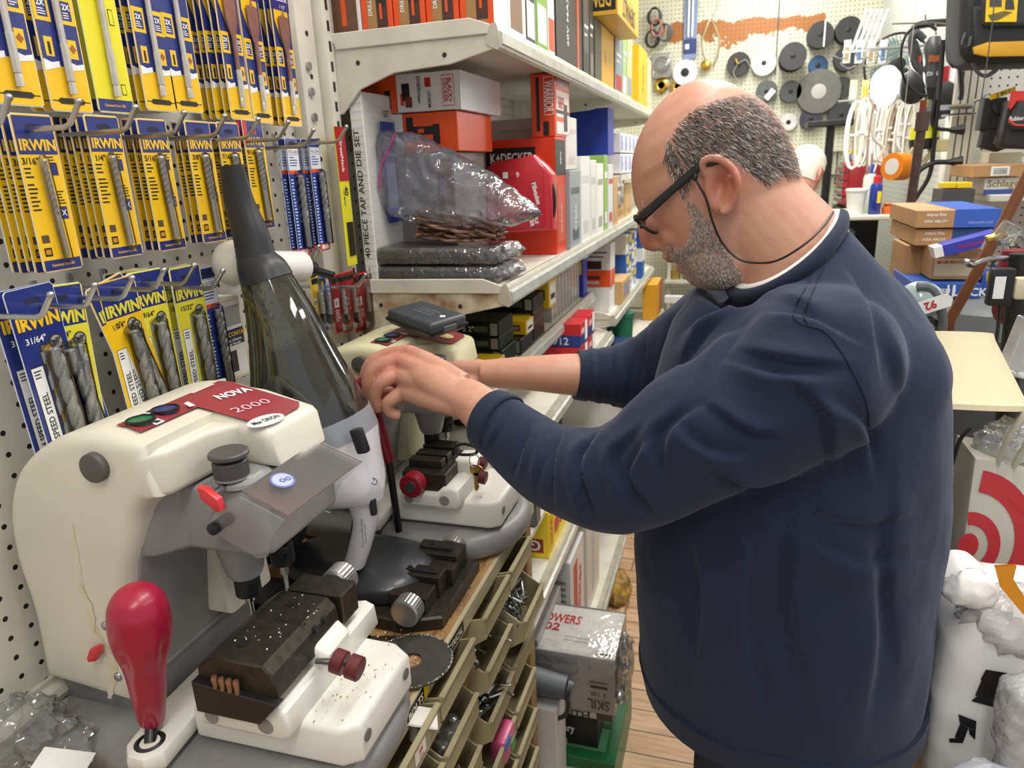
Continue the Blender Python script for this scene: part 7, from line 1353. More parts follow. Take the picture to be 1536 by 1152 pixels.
m = MB(); m.tube([(c0.x+.05+.08*k/6, 3.83, z1+.036+.02*math.sin(k)) for k in range(7)], .006, mat('#d9d02c', .5), 6, sm=3); solo('yellow_strap', m, 'yellow strap lying across the tool chest top', 'strap')
# hanging white cords
hk = at(1300, 152, y=3.5); m = MB()
for z_, px_ in ((at(1300, 75, y=3.5).z, 0), (at(1300, 150, y=3.5).z, 0)): m.cyl((at(1262, 100, y=3.5).x, 3.5, z_), (WR, 3.5, z_), .006, STEEL, n=8)
solo('hanging_rod', m, 'pair of thin chrome rods carrying the hanging cords', 'rod')
rr = random.Random(17)
cordc = ['#e7e4da', '#d9d3c0', '#efefe9', '#cfc6ad', '#8c6f5b', '#e2ddd0']
for k in range(15):
    px = 1288+6.2*k; top = at(px, 150+rr.uniform(-4, 6), y=3.48-.004*k); L_ = rr.uniform(.16, .30); wd = rr.uniform(.012, .028); m = MB()
    for j in range(3): o = Vector((rr.uniform(-.006, .006), rr.uniform(-.008, .008), 0)); m.tube([top+o+Vector((wd*math.sin(a)*(1+.15*j), .002*j, -L_/2+L_/2*math.cos(a))) for a in [2*PI*i/18 for i in range(19)]], .0042, mat(cordc[(k+j) % 6], .5), 6, cap=False)
    m.cyl(top+Vector((-wd*.8, -.006, -L_*.5)), top+Vector((wd*.8, -.006, -L_*.5)), .006, mat('#d8d2c4', .5), n=8); solo('extension_cord', m, 'looped pale extension cord hanging below the bright lamp', 'cord', 'looped extension cords below the lamp')
for k in range(7):
    px = 1290-3*k+16*(k % 2); top = at(1272+11*k, 85+14*(k % 3), y=3.52); m = MB(); m.tube([top, top+Vector((-.03, -.03, -.01)), top+Vector((-.06, -.06, .002)), top+Vector((-.065, -.065, .015))], .0032, STEEL, 7, sm=3); solo('peg_hook', m, 'chrome hook jutting out above the hanging cords', 'hook', 'chrome hooks above the cords')
for k in range(8): c = at(1272+9*k, 60+60*(k % 2), y=3.56); m = MB(); m.b2((c.x-.014, 3.555, c.z-.09), (c.x+.014, 3.56, c.z), mat(['#dfe4e2', '#c9d2a8', '#e6e6e6', '#d8c989'][k % 4], .3)); m.b2((c.x-.008, 3.548, c.z-.08), (c.x+.008, 3.555, c.z-.03), mat(['#b9a26a', '#9aa0a2', '#5c7fae', '#c7b04c'][k % 4], .35, metal=.4), .002, 1); solo('small_parts_pack', m, 'clear small parts pack hanging among the chrome hooks', 'pack', 'small parts packs on the chrome hooks')
for k in range(5): a_ = at(1292+8*k, 10, y=3.6); m = MB(); m.box((a_.x, 3.6+.004*k, a_.z-.09), (.013, .004, .17), mat('#d3d6da', .25), .003, 1, rot=Matrix.Rotation(.28, 3, 'Y')); solo('wiper_blade_pack', m, 'slim pale pack fanned above the chrome hooks', 'pack', 'slim pale packs above the hooks')
# wall fan
c = at(1345, 98, y=3.62); t = thing('wall_fan', 'wire cage fan behind the glowing work lamp', 'fan', c); m = MB(); RR = .125
m.tube([c+Vector((RR*math.cos(a), 0, RR*math.sin(a))) for a in [2*PI*k/40 for k in range(41)]], .005, BLK, 7, cap=False)
for k in range(48): a = 2*PI*k/48; m.tube([c+Vector((.03*math.cos(a), -.045, .03*math.sin(a))), c+Vector((RR*.7*math.cos(a), -.038, RR*.7*math.sin(a))), c+Vector((RR*math.cos(a), 0, RR*math.sin(a)))], .0011, mat('#4a4c4d', .4), 4)
for r_ in (.05, .09): m.tube([c+Vector((r_*math.cos(a), -.042, r_*math.sin(a))) for a in [2*PI*k/30 for k in range(31)]], .0012, mat('#4a4c4d', .4), 4, cap=False)
m.build('cage', t)
for k in range(4):
    m = MB(); a = k*PI/2+.4; u = Vector((math.cos(a), 0, math.sin(a))); w_ = Vector((-math.sin(a), .4, math.cos(a))); m.loft([[c+u*.02+w_*.012*s for s in (-1, 1)]+[c+u*.02+w_*.012*s+Vector((0, .002, 0)) for s in (1, -1)], [c+u*.07+w_*.035*s for s in (-1, 1)]+[c+u*.07+w_*.035*s+Vector((0, .002, 0)) for s in (1, -1)], [c+u*.105+w_*.025*s for s in (-1, 1)]+[c+u*.105+w_*.025*s+Vector((0, .002, 0)) for s in (1, -1)]], mat('#9db6ad', .35)); m.build('blade', t)
m = MB(); m.cyl(c+Vector((0, -.048, 0)), c+Vector((0, .08, 0)), .028, BLK, n=18, bev=.006); m.tube([c+Vector((0, .06, 0)), Vector((WR-.02, c.y+.06, c.z-.08))], .015, DK, 10); m.build('motor', t)
# glowing work lamp
c = at(1328, 130, y=3.2); t = thing('work_lamp', 'glowing oval ribbed work lamp on a grey arm', 'lamp', c); ax = Vector((-.88, -.45, -.12)).normalized(); m = MB()
def lamp_ring(r_, h_, n_=32): u, v = ring_frame(c, ax); return [c+ax*h_+u*math.cos(2*PI*j/n_)*r_+v*math.sin(2*PI*j/n_)*r_ for j in range(n_)]
m.loft([lamp_ring(.001, .03), lamp_ring(.04, .028), lamp_ring(.066, .015), lamp_ring(.071, 0), lamp_ring(.068, -.004)], mat('#fdfdff', .4, emit=9)); m.build('diffuser', t)
m = MB(); m.loft([lamp_ring(.073, .002), lamp_ring(.074, -.012), lamp_ring(.055, -.035), lamp_ring(.02, -.045), lamp_ring(.001, -.046)], mat('#e9ecef', .35)); m.build('housing', t, ang=1)
m = MB(); d_ = at(1374, 110, y=3.25); m.tube([c-ax*.04, c.lerp(d_, .5)+Vector((0, .03, 0)), d_], .012, mat('#c9ccc8', .4), 12); m.cyl(d_+Vector((0, 0, -.03)), d_+Vector((.01, 0, .03)), .02, mat('#4b4d4f', .4), n=16, bev=.003); m.tube([d_+Vector((.01, 0, .0)), at(1378, 90, y=3.25), at(1371, 60, y=3.26), at(1378, 38, y=3.27), Vector((WR-.01, 3.28, at(1378, 38, y=3.27).z))], .014, DK, 10, sm=4); m.build('arm', t)
pl = bpy.data.lights.new('work_lamp_bulb', 'POINT'); pl.energy = 5; pl.shadow_soft_size = .06; pl.color = (.95, .98, 1); po = bpy.data.objects.new('work_lamp_bulb', pl); po.location = c+ax*.09; COL.objects.link(po)
# corded drill hanging
t = thing('corded_drill', 'dark grey corded drill with orange badge hanging nose down', 'drill', at(1400, 100, y=2.85)); Y_ = 2.85; DG = mat('#4e5052', .4)
m = MB(); m.tube([at(1402, 55, y=Y_), at(1400, 72, y=Y_), at(1399, 95, y=Y_), at(1398, 118, y=Y_), at(1397, 132, y=Y_)], [.020, .036, .032, .030, .018], DG, 18, sm=4, flat=.8); m.build('body', t)
m = MB(); m.tube([at(1397, 130, y=Y_), at(1397, 142, y=Y_), at(1396, 152, y=Y_)], [.018, .014, .010], DK, 14); m.build('chuck', t)
m = MB(); m.tube([at(1386, 60, y=Y_), at(1374, 50, y=Y_), at(1368, 62, y=Y_), at(1372, 95, y=Y_), at(1385, 108, y=Y_)], .013, DG, 10, sm=4); m.build('handle', t)
m = MB(); p = at(1401, 88, y=Y_-.032); m.box(p, (.03, .004, .02), mat('#b2623a', .4), .001, 1); m.build('orange_badge', t); m = MB(); p = at(1402, 110, y=Y_-.03); m.text('DRILL', p, (1, 0, 0), (0, 0, 1), .012, PAPER); m.build('badge', t)
m = MB(); m.tube([at(1405, 45, y=Y_), at(1390, 38, y=Y_), at(1365, 45, y=Y_), at(1352, 75, y=Y_), at(1356, 118, y=Y_), at(1375, 140, y=Y_), at(1390, 144, y=Y_)], .0045, BLK, 8, sm=6); m.build('cord', t)
m = MB(); m.tube([at(1338, 36, y=Y_+.02), at(1400, 34, y=Y_+.02), at(1437, 37, y=Y_+.02)], .003, STEEL, 6); m.tube([at(1388, 22, y=Y_+.02), at(1388, 34, y=Y_+.02)], .003, STEEL, 6); m.tube([at(1403, 34, y=Y_+.02), at(1404, 52, y=Y_)], .003, STEEL, 6); solo('wire_hanger', m, 'thin steel cross wire from which the corded drill hangs', 'hanger')
# trouble lights / yellow-green tools below the drill
t = thing('cordless_blower', 'lime green and dark power tool hanging under the drill', 'tool', at(1388, 200, y=2.8)); m = MB(); m.tube([at(1390, 150, y=2.8), at(1388, 172, y=2.8), at(1387, 192, y=2.8)], [.014, .02, .038], mat('#8b9194', .4), 16); m.build('neck', t); m = MB(); m.tube([at(1387, 190, y=2.8), at(1386, 208, y=2.8)], [.042, .045], mat('#d3da2c', .4), 20); m.build('lime_collar', t); m = MB(); m.tube([at(1387, 150, y=2.79), at(1385, 162, y=2.79)], .014, mat('#d3da2c', .4), 12); m.build('lime_tip', t); m = MB(); m.tube([at(1386, 208, y=2.8), at(1385, 224, y=2.8)], [.046, .042], DK, 20); m.build('battery', t)
for i, (pts, col, r_, lab) in enumerate([([(1415, 60), (1410, 130), (1402, 200), (1395, 260), (1372, 300)], '#1d1d1f', .007, 'long black cord running down beside the corded drill'), ([(1425, 195), (1405, 192), (1398, 180), (1402, 150)], '#1d1d1f', .006, 'black plug cord curving right under the drill'), ([(1422, 243), (1398, 245), (1375, 262), (1368, 300)], '#1d1d1f', .008, 'black plug cord arching behind the brown rail'), ([(1312, 170), (1310, 205), (1325, 222), (1318, 240), (1345, 248)], '#e9e6dc', .006, 'white cord hanging in a long loop by the orange tape'), ([(1440, 0), (1437, 60), (1442, 130), (1440, 150)], '#26282a', .009, 'thick dark cable down the panel post')]):
    m = MB(); m.tube([at(px, py, y=2.75 if i < 4 else 2.9) for px, py in pts], r_, mat(col, .45), 8, sm=6)
    if i in (1, 2): a_ = at(*pts[0], y=2.75); m.tube([a_, a_+Vector((.04, 0, 0))], [.008, .018], BLK, 8)
    solo('cable', m, lab, 'cable')
c = at(1412, 218, y=2.78); m = MB(); m.box(c, (.04, .02, .04), mat('#d9cf97', .4), .003, 1)
m.tube([c+Vector((-.02, 0, -.01)), c+Vector((-.06, 0, -.05)), c+Vector((-.09, 0, -.02)), c+Vector((-.06, 0, .01)), c+Vector((-.03, 0, -.03)), c+Vector((-.08, 0, -.09))], .005, mat('#c9c09a', .4), 8, sm=5); solo('beige_power_strip', m, 'beige outlet adaptor with its curling beige cord', 'adaptor')
c = at(1347, 250, y=2.7); t = thing('tape_roll', 'big roll of orange tape hanging in front of the cords', 'tape', c); m = MB(); ax_ = Vector((-.75, -.62, .05)).normalized(); m.tube([c-ax_*.028, c-ax_*.0278, c+ax_*.0278, c+ax_*.028], [.025, .043, .043, .025], mat('#ef8a1c', .35), 36); m.build('tape', t); m = MB(); m.tube([c-ax_*.029, c-ax_*.0285, c+ax_*.029], [.014, .026, .026], mat('#e9e4dc', .5), 28); m.build('core', t); m = MB(); m.tube([c+Vector((0, 0, .043)), c+Vector((0, 0, .1)), Vector((c.x, c.y, CEIL))], .0009, mat('#cfcfca', .4), 5); m.build('hanging_string', t)
# dark shapes behind (grinder, gloves) on the right wall
for (px, py, r_, col, lab) in [(1370, 130, .05, '#2b2b2d', 'dark round tool body behind the lamp arm'), (1412, 150, .055, '#303234', 'black rounded tool behind the corded drill')]: c = at(px, py, y=3.05); m = MB(); m.ball(c, (r_, r_*.7, r_*1.2), mat(col, .5), 18, 12); m.cyl(c+Vector((0, 0, r_)), c+Vector((0, 0, r_*2)), .015, mat('#b3202a', .4), n=10); solo('power_tool', m, lab, 'tool')
# bright clamp on the post
c = at(1445, 160, y=2.93); t = thing('spring_clamp', 'chrome clamp gripping the ribbed panel post', 'clamp', c); m = MB(); m.box(c+Vector((-.03, 0, 0)), (.12, .03, .018), CHROME, .003, 1); m.box(c+Vector((-.01, 0, -.025)), (.10, .03, .008), CHROME, .002, 1); m.build('jaws', t); m = MB(); m.tube([c+Vector((.03, -.01, .015)), c+Vector((.06, -.02, .03)), c+Vector((.09, -.01, .01))], .006, CHROME, 8); m.ball(c+Vector((.09, -.01, .005)), .012, CHROME, 10, 8); m.build('handle', t)
# ================================================================ right side, near the panel
BG = mat('#2a2c2e', .75, bump=.4, bscale=120); BG2 = mat('#3a3d40', .7, bump=.3, bscale=120)
Yb = 2.55; t = thing('tool_backpack', 'black backpack with yellow lower panel and picture tag hung up high', 'backpack', at(1490, 60, y=Yb))
def pp2(px, py, y=Yb): p = at(px, py, y=y); return (p.x, p.z)
m = MB(); m.prism([pp2(1446, -60), pp2(1441, 60), pp2(1443, 80), pp2(1452, 92), pp2(1475, 96), pp2(1600, 92), pp2(1610, -60)], Yb, Yb+.2, BG, 'y', .03, 4); m.build('body', t)
m = MB(); m.prism([pp2(1472, -40), pp2(1470, 38), pp2(1475, 42), pp2(1600, 40), pp2(1600, -40)], Yb-.03, Yb+.01, BG2, 'y', .012, 3); m.prism([pp2(1458, 10), pp2(1456, 80), pp2(1464, 86), pp2(1600, 84), pp2(1600, 10)], Yb-.012, Yb+.01, BG, 'y', .01, 3); m.build('front_pocket', t)
m = MB(); m.prism([pp2(1457, 72), pp2(1480, 64), pp2(1600, 60), pp2(1600, 84), pp2(1478, 86), pp2(1459, 82)], Yb-.016, Yb-.004, mat('#dba322', .55), 'y', .004, 2); m.build('yellow_panel', t)
m = MB(); yt = Yb-.034; m.prism([pp2(1475, -20), pp2(1472, 36), pp2(1518, 36), pp2(1522, -20)], yt-.001, yt, YEL, 'y'); m.prism([pp2(1479, -10), pp2(1478, 14), pp2(1496, 14), pp2(1497, -10)], yt-.0018, yt-.001, mat('#4a4a48', .5), 'y'); m.prism([pp2(1501, 18), pp2(1502, 4), pp2(1508, 0), pp2(1514, 5), pp2(1515, 18)], yt-.0018, yt-.001, mat('#3c3d3c', .5), 'y'); m.prism([pp2(1480, 34), pp2(1476, 26), pp2(1500, 20), pp2(1512, 22), pp2(1490, 34)], yt-.0018, yt-.001, mat('#6b6236', .5), 'y'); m.build('picture_tag', t)
m = MB(); m.tube([at(1460, 95, y=Yb), at(1466, 108, y=Yb-.01), at(1478, 114, y=Yb-.01), at(1490, 108, y=Yb), at(1500, 97, y=Yb)], .008, BG, 8, sm=4, flat=.5); m.tube([at(1448, 50, y=Yb-.01), at(1443, 66, y=Yb-.02), at(1452, 70, y=Yb-.02), at(1456, 55, y=Yb-.01)], .006, BG2, 8, sm=3, flat=.5); m.build('strap', t)
m = MB(); m.tube([at(1493, -10, y=2.3), at(1488, 40, y=2.3), at(1481, 90, y=2.3), at(1472, 150, y=2.3)], .0016, mat('#4a4d50', .5), 5); solo('thin_wire', m, 'thin dark wire hanging in front of the backpack', 'wire')
Yp = 2.7; t = thing('tool_pouch', 'black leather tool pouch left of the red trimmed one', 'tool pouch', at(1490, 180, y=Yp)); m = MB(); m.prism([pp2(1478, 147, Yp), pp2(1513, 145, Yp), pp2(1514, 192, Yp), pp2(1492, 195, Yp), pp2(1470, 195, Yp)], Yp, Yp+.07, BG, 'y', .012, 3); m.prism([pp2(1478, 192, Yp), pp2(1514, 190, Yp), pp2(1513, 222, Yp), pp2(1498, 228, Yp), pp2(1471, 220, Yp)], Yp+.005, Yp+.06, BG, 'y', .012, 3); m.build('pockets', t)
m = MB(); m.tube([at(1490, 158, y=Yp-.005), at(1496, 168, y=Yp-.01), at(1504, 160, y=Yp-.005)], .005, BG2, 6, sm=3); p = at(1504, 140, y=Yp); m.box(p, (.07, .004, .016), YEL, .001, 1, rot=Matrix.Rotation(-.3, 3, 'Y')); m.text('2 IN 1', p+Vector((0, -.003, 0)), (.95, 0, .3), (-.3, 0, .95), .011, INK); m.build('tag', t)
t = thing('tool_pouch', 'black tool pouch with red trim and red header card at the photo edge', 'tool pouch', at(1530, 180, y=Yp-.1)); Y2 = Yp-.1; m = MB(); m.prism([pp2(1516, 150, Y2), pp2(1600, 148, Y2), pp2(1600, 226, Y2), pp2(1508, 222, Y2), pp2(1502, 215, Y2)], Y2, Y2+.09, mat('#28292b', .7), 'y', .014, 3); m.prism([pp2(1524, 152, Y2), pp2(1600, 150, Y2), pp2(1600, 196, Y2), pp2(1516, 194, Y2), pp2(1512, 184, Y2)], Y2-.02, Y2+.01, BG2, 'y', .01, 3); m.build('pockets', t)
m = MB(); m.prism([pp2(1517, 137, Y2-.01), pp2(1600, 134, Y2-.01), pp2(1600, 152, Y2-.01), pp2(1525, 152, Y2-.01), pp2(1516, 165, Y2-.01), pp2(1512, 160, Y2-.01)], Y2-.014, Y2-.006, mat('#d6382e', .5), 'y', .002, 1); m.build('header_card', t)
m = MB(); m.tube([at(1513, 178, y=Y2-.022), at(1520, 186, y=Y2-.024), at(1535, 188, y=Y2-.024), at(1600, 186, y=Y2-.024)], .003, mat('#d6382e', .5), 6, sm=3); m.text('Rubbermaid', at(1532, 177, y=Y2-.024), (1, 0, 0), (0, 0, 1), .012, PAPER, width=.06); m.build('red_trim', t)
# shelf with cartons beyond the boxes
def cb(px0, py0, px1, py1, y_, d_, base, lab, name='cardboard_carton', cat='carton', deco=(), text=(), z0=None, rz=0, part=None):
    A_ = at(px0, py0, y=y_); B_ = at(px1, py1, y=y_); return carton(name, lab, cat, (A_.x, y_, B_.z if z0 is None else z0), (B_.x, y_+d_, A_.z), base, deco, text, rz, part=part)
KR = mat('#b98f5e', .65, noise=.08, nscale=30)
zs_ = at(1480, 292, y=2.55).z
t = thing('panel_shelf', 'small shelf on the white pegboard panel holding cartons', 'shelf', (1.0, 2.8, zs_)); m = MB(); m.b2((.73, 2.52, zs_-.02), (1.4, 2.97, zs_), SHELF, .002, 1); m.build('shelf_board', t)
for x_ in (.76, 1.3): m = MB(); m.prism([(2.975, zs_-.2), (2.975, zs_-.02), (2.6, zs_-.02)], x_, x_+.006, SHELF, 'x'); m.build('bracket', t)
cb(1478, 267, 1530, 294, 2.56, .2, mat('#d8d6d0', .45), 'blue and white carton under the flat kraft carton', deco=[('n', 0, 0, 1, .3, mat('#3c52a0'))], text=[('n', .5, .65, .02, 'Schlage', mat('#8f7c3c'))], z0=zs_)
zb_ = at(1478, 266, y=2.56).z+.001
cb(1460, 248, 1537, 266, 2.54, .25, KR, 'flat kraft carton with barcode label on the panel shelf', deco=[('n', .35, .1, .7, .85, PAPER)]+[('n', .4+.022*k, .2, .41+.022*k, .7, INK) for k in range(12)], z0=zb_)
cb(1485, 229, 1532, 247, 2.80, .12, mat('#c9c1a6', .6), 'pale carton marked 6139 behind the kraft carton', text=[('n', .45, .5, .03, '6139', INK)], z0=zs_)
for i, (a_, b_) in enumerate(((1416, 1434), (1436, 1458))): cb(a_, 274, b_, 282, 2.5, .07, YEL, ['left', 'right'][i]+' small bright yellow box behind the blue and tan carton', 'small_box', 'box', z0=at(1400, 279, y=2.05).z if False else None)
A0 = at(1440, 281, y=2.5); m = MB(); m.b2((at(1412, 285, y=2.5).x, 2.48, 0), (at(1460, 285, y=2.5).x, 2.60, at(1440, 282, y=2.5).z-.003), mat('#4a4a4a', .5)); solo('dark_cabinet', m, 'dark cabinet carrying the small yellow boxes', 'cabinet')
# cardboard boxes on the grey barrel
Yx = 1.95
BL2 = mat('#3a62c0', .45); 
def adams(p0, p1, y_, d_, lab, blue, z0=None):
    A_ = at(*p0, y=y_); B_ = at(*p1, y=y_); hz = A_.z-(B_.z if z0 is None else z0); t = carton('lock_carton', lab, 'carton', (A_.x, y_, B_.z if z0 is None else z0), (B_.x, y_+d_, A_.z), KR, [('n', .46, 0, 1, 1, blue), ('t', .48, 0, 1, 1, blue)], [('n', .24, .76, .007, 'Adams Rite', PAPER, 0, .042), ('n', .24, .38, .006, 'ASSA ABLOY', PAPER, 0, .05), ('t', .24, .62, .014, 'ASSA ABLOY', PAPER, 180, .055), ('t', .24, .4, .014, 'Adams Rite', PAPER, 180, .045), ('n', .78, .3, .007, 'adamsrite.com', mat('#8ba6e6'), 0, .05)], 0, part=True)
    m = MB(); 
    return t
zA = at(1370, 370, y=Yx).z; zB = at(1370, 343, y=Yx).z; zC = at(1375, 316, y=Yx).z
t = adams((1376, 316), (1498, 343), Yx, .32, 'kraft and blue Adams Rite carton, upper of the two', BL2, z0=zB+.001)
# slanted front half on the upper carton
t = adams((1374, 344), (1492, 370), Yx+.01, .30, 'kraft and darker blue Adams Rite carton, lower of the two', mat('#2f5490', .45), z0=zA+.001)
zD = at(1400, 424, y=Yx-.1).z
zKt = zA
cb(1402, 372, 1470, 424, Yx-.06, .2, KR, 'open kraft carton with a white label under the Adams Rite cartons', deco=[('n', .04, .12, .88, .66, mat('#d3c19c')), ('n', .08, .5, .16, .6, mat('#c2502c')), ('n', .35, .75, .5, 1, mat('#9c6f3e'))], text=[('n', .5, .56, .008, 'ADAMS MANUFACTURING', mat('#c2502c'), 0, .08)], z0=zD+.001)
cb(1359, 368, 1380, 424, Yx+.05, .16, mat('#a98255', .65), 'narrow tan carton standing at the left end of the box pile', z0=zD-.03)
cA = at(1452, 364, y=Yx-.10); m = MB(); rt_ = Matrix.Rotation(-.28, 3, 'Y'); m.box(cA, (.11, .05, .026), mat('#3a3fae', .4), .001, 1, rot=rt_); m.text('Fluidmaster', cA+Vector((0, -.026, .0)), rt_ @ Vector((1, 0, 0)), rt_ @ Vector((0, 0, 1)),   .007, RED, width=.05); m.box(cA+rt_ @ Vector((-.063, 0, 0)), (.02, .048, .024), PAPER, rot=rt_); solo('flap_box', m, 'small violet blue box with red print tilted on the open carton', 'box')
cb(1372, 425, 1470, 445, Yx-.1, .24, mat('#2a5ab0', .4), 'flat blue and white carton at the bottom of the pile', deco=[('n', 0, .05, .3, .95, mat('#5e83b8')), ('n', .5, .1, .53, .9, PAPER), ('n', .58, .1, .62, .9, PAPER)], text=[('n', .4, .5, .01, 'FLUSH', PAPER), ('n', .85, .45, .018, 'LOCK', PAPER)], z0=at(1400, 447, y=Yx-.1).z)
cb(1473, 412, 1500, 440, Yx-.05, .1, mat('#2b52b8', .4), 'blue cardboard box with open flap behind the wooden stick', z0=at(1400, 447, y=Yx-.1).z)
zG = at(1400, 447, y=Yx-.1).z-.001
t = thing('grey_barrel', 'large dark grey plastic drum under the carton pile', 'drum', (.62, 2.05, 0)); m = MB(); GB = mat('#56595c', .45); m.lathe([(.22, 0), (.25, .3), (.27, zG-.10), (.275, zG-.05)], GB, 48, (.66, 2.07, 0)); m.build('drum_body', t); m = MB(); m.lathe([(.28, zG-.10), (.30, zG-.085), (.30, zG-.03), (.285, zG-.01), (.26, zG), (.01, zG)], mat('#7c8083', .4), 48, (.66, 2.07, 0)); m.build('drum_lid', t)
# straps and tag near the shoulder
c = at(1395, 470, y=1.25); t = thing('angle_grinder_case', 'grey clip-on lamp with a number tag behind the shoulder of the man', 'lamp', c); m = MB(); m.tube([at(px, py, y=1.25) for px, py in [(1375, 430), (1395, 432), (1408, 452), (1414, 480), (1412, 500)]], .007, mat('#5f6365', .4), 10, sm=5); m.tube([at(px, py, y=1.26) for px, py in [(1382, 482), (1398, 480), (1408, 490), (1406, 500)]], .005, mat('#3d4042', .35, metal=.4), 8, sm=4); m.build('hoop', t); m = MB(); m.ball(at(1380, 450, y=1.27), (.035, .03, .03), mat('#9fb3b0', .15, coat=.5), 18, 12); m.build('glass', t)
m = MB(); p = at(1402, 456, y=1.235); u_ = Vector((.93, 0, .36)).normalized(); v_ = Vector((-.36, 0, .93)).normalized(); m.add([p-u_*.026-v_*.011, p+u_*.02-v_*.011, p+u_*.026, p+u_*.02+v_*.011, p-u_*.026+v_*.011], [tuple(range(5))], PAPER); m.text('92', p-u_*.006+Vector((0, -.001, 0)), -u_, -v_, .012, RED, .03); m.build('number_tag', t)
# wooden stick and brown rail pole
m = MB(); m.tube([at(1548, 250, y=1.5), at(1500, 345, y=1.5), at(1425, 480, y=1.5), at(1421, 520, y=1.52)], .0095, mat('#7b4a28', .45, noise=.2, nscale=60), 10); solo('wooden_stick', m, 'brown wooden stick leaning across in front of the cartons', 'stick')
m = MB(); a_, b_ = at(1383, 185, y=2.35), at(1350, 420, y=2.35); dd = (a_-b_).normalized(); m.tube([b_-dd*.9, a_+dd*.0], .0125, mat('#54403a', .45, metal=.3, noise=.3, nscale=60), 10); m.cyl(a_-dd*.02, a_+dd*.03, .018, mat('#4a3833', .5), n=12); m.tube([a_, at(1385, 150, y=2.35)], .009, mat('#7a2a26', .45), 8); solo('brown_pole', m, 'rusty brown metal pole rising in front of the hanging cords', 'pole')
# black lamp stand, maroon canister, hooks at the right edge
t = thing('black_stand', 'black upright stand at the right edge of the photo', 'stand', (at(1515, 700, y=1.35).x, 1.35, 0)); m = MB(); a_ = at(1532, 380, y=1.35); b_ = at(1508, 640, y=1.35); m.tube([Vector((b_.x-.01, 1.35, 0)), b_, a_], .017, BLK, 12); m.build('post', t)
for (px, py, px2, py2) in ((1497, 541, 1540, 550), (1450, 393, 1518, 388)): m = MB(); m.tube([at(px, py, y=1.3), at(px+8, py+5, y=1.31), at((px+px2)/2, py2, y=1.32), at(px2, py2, y=1.35)], .0042, STEEL, 8, sm=3); m.ball(at(px, py, y=1.3), .0055, STEEL, 8, 6); m.build('hook_arm', t)
m = MB(); m.tube([at(1524, 375, y=1.42), at(1520, 420, y=1.42), at(1512, 470, y=1.42), at(1510, 485, y=1.42)], [.02, .028, .024, .012], mat('#7a1a2c', .35), 16, sm=3); solo('maroon_bottle', m, 'maroon plastic bottle behind the black stand', 'bottle')
c = at(1500, 430, y=1.3); m = MB(); m.box(c, (.034, .02, .06), BLK, .004, 2); m.box(c+Vector((-.004, -.0105, 0)), (.015, .001, .035), PAPER); m.box(c+Vector((.034, 0, -.002)), (.034, .022, .035), mat('#d2c9a8', .6), .006, 2); solo('power_adapter', m, 'black power adapter strapped with beige tape', 'adapter')
m = MB(); m.tube([at(1500, 455, y=1.31), at(1497, 490, y=1.31), at(1492, 530, y=1.31)], .003, BLK, 6, sm=3); solo('cable', m, 'thin black cable hanging from the power adapter', 'cable')
c = at(1510, 350, y=1.35); t = thing('padlock_pack', 'clear boxed brass lock cylinder on the hook', 'pack', c); m = MB(); m.box(c, (.03, .02, .034), clear('#f2f4f4', .05, .1, 'box_film', milk=.1), .003, 1, rot=Matrix.Rotation(.5, 3, 'Y')); m.build('clear_box', t); m = MB(); m.cyl(c+Vector((-.028, 0, -.01)), c+Vector((0, 0, 0)), .0065, BRASS, n=14, bev=.002); m.build('cylinder', t)
rr = random.Random(8)
for k in range(9): p = at(1500+rr.uniform(-12, 30), 380+rr.uniform(-12, 45), y=1.5+.02*k); m = MB(); m.tube([p+Vector((.018*math.cos(a)*rr.uniform(.8, 1.2), .004*math.sin(3*a), .025*math.sin(a))) for a in [2*PI*i/10 for i in range(11)]], .0026, mat(['#d9d04c', '#8c9194', '#2c2e30', '#2f6b4e', '#c9c6bc', '#3c63ae'][k % 6], .4), 6, sm=2, cap=False); solo('wire_loop', m, ['yellow', 'grey', 'black', 'green', 'pale', 'blue'][k % 6]+' wire loop in the tangle right of the wooden stick', 'wire', ['yellow', 'grey', 'black', 'green', 'pale', 'blue'][k % 6]+' wire loops right of the stick')
m = MB(); m.box(at(1532, 520, y=1.25), (.03, .04, .09), clear('#dfe2e2', .3, .1, 'stack_film', milk=.3), .002, 1, rot=Matrix.Rotation(.2, 3, 'Y')); solo('clear_sheet_stack', m, 'stack of clear sheets at the right edge above the hook', 'sheets')
# lamp with cream shade
Yl = 1.22; cS = at(1448, 640, y=Yl); tl_, tr_ = at(1392, 505, y=Yl), at(1492, 503, y=Yl); cT = (tl_+tr_)*.5; br_ = at(1526, 628, y=Yl); rB = .115; cx_ = br_.x-rB; zb, zt = at(1448, 640, y=Yl-rB*.6).z+.012, tr_.z
rT = tr_.x-cx_
t = thing('table_lamp', 'table lamp with cream fabric shade and glass base beside the man', 'lamp', (cx_, Yl, .60)); SHD = mat('#e3d6b0', .7, bump=.15, bscale=400); m = MB(); n = 64
def rgl(r, z): return [Vector((cx_+r*math.cos(2*PI*j/n), Yl+r*math.sin(2*PI*j/n), z)) for j in range(n)]
m.M = Matrix.Translation((cx_, Yl, (zt+zb)/2)) @ Matrix.Rotation(-.27, 4, 'X') @ Matrix.Translation((-cx_, -Yl, -(zt+zb)/2)); m.loft([rgl(rT, zt), rgl(rT+.002, zt-.006), rgl(rT+.003, zt-.01), rgl(rB-.002, zb+.012), rgl(rB+.0015, zb+.008), rgl(rB+.0015, zb), rgl(rB-.003, zb), rgl(rT-.003, zt), rgl(rT, zt)], SHD, cap=False); m.build('shade', t)
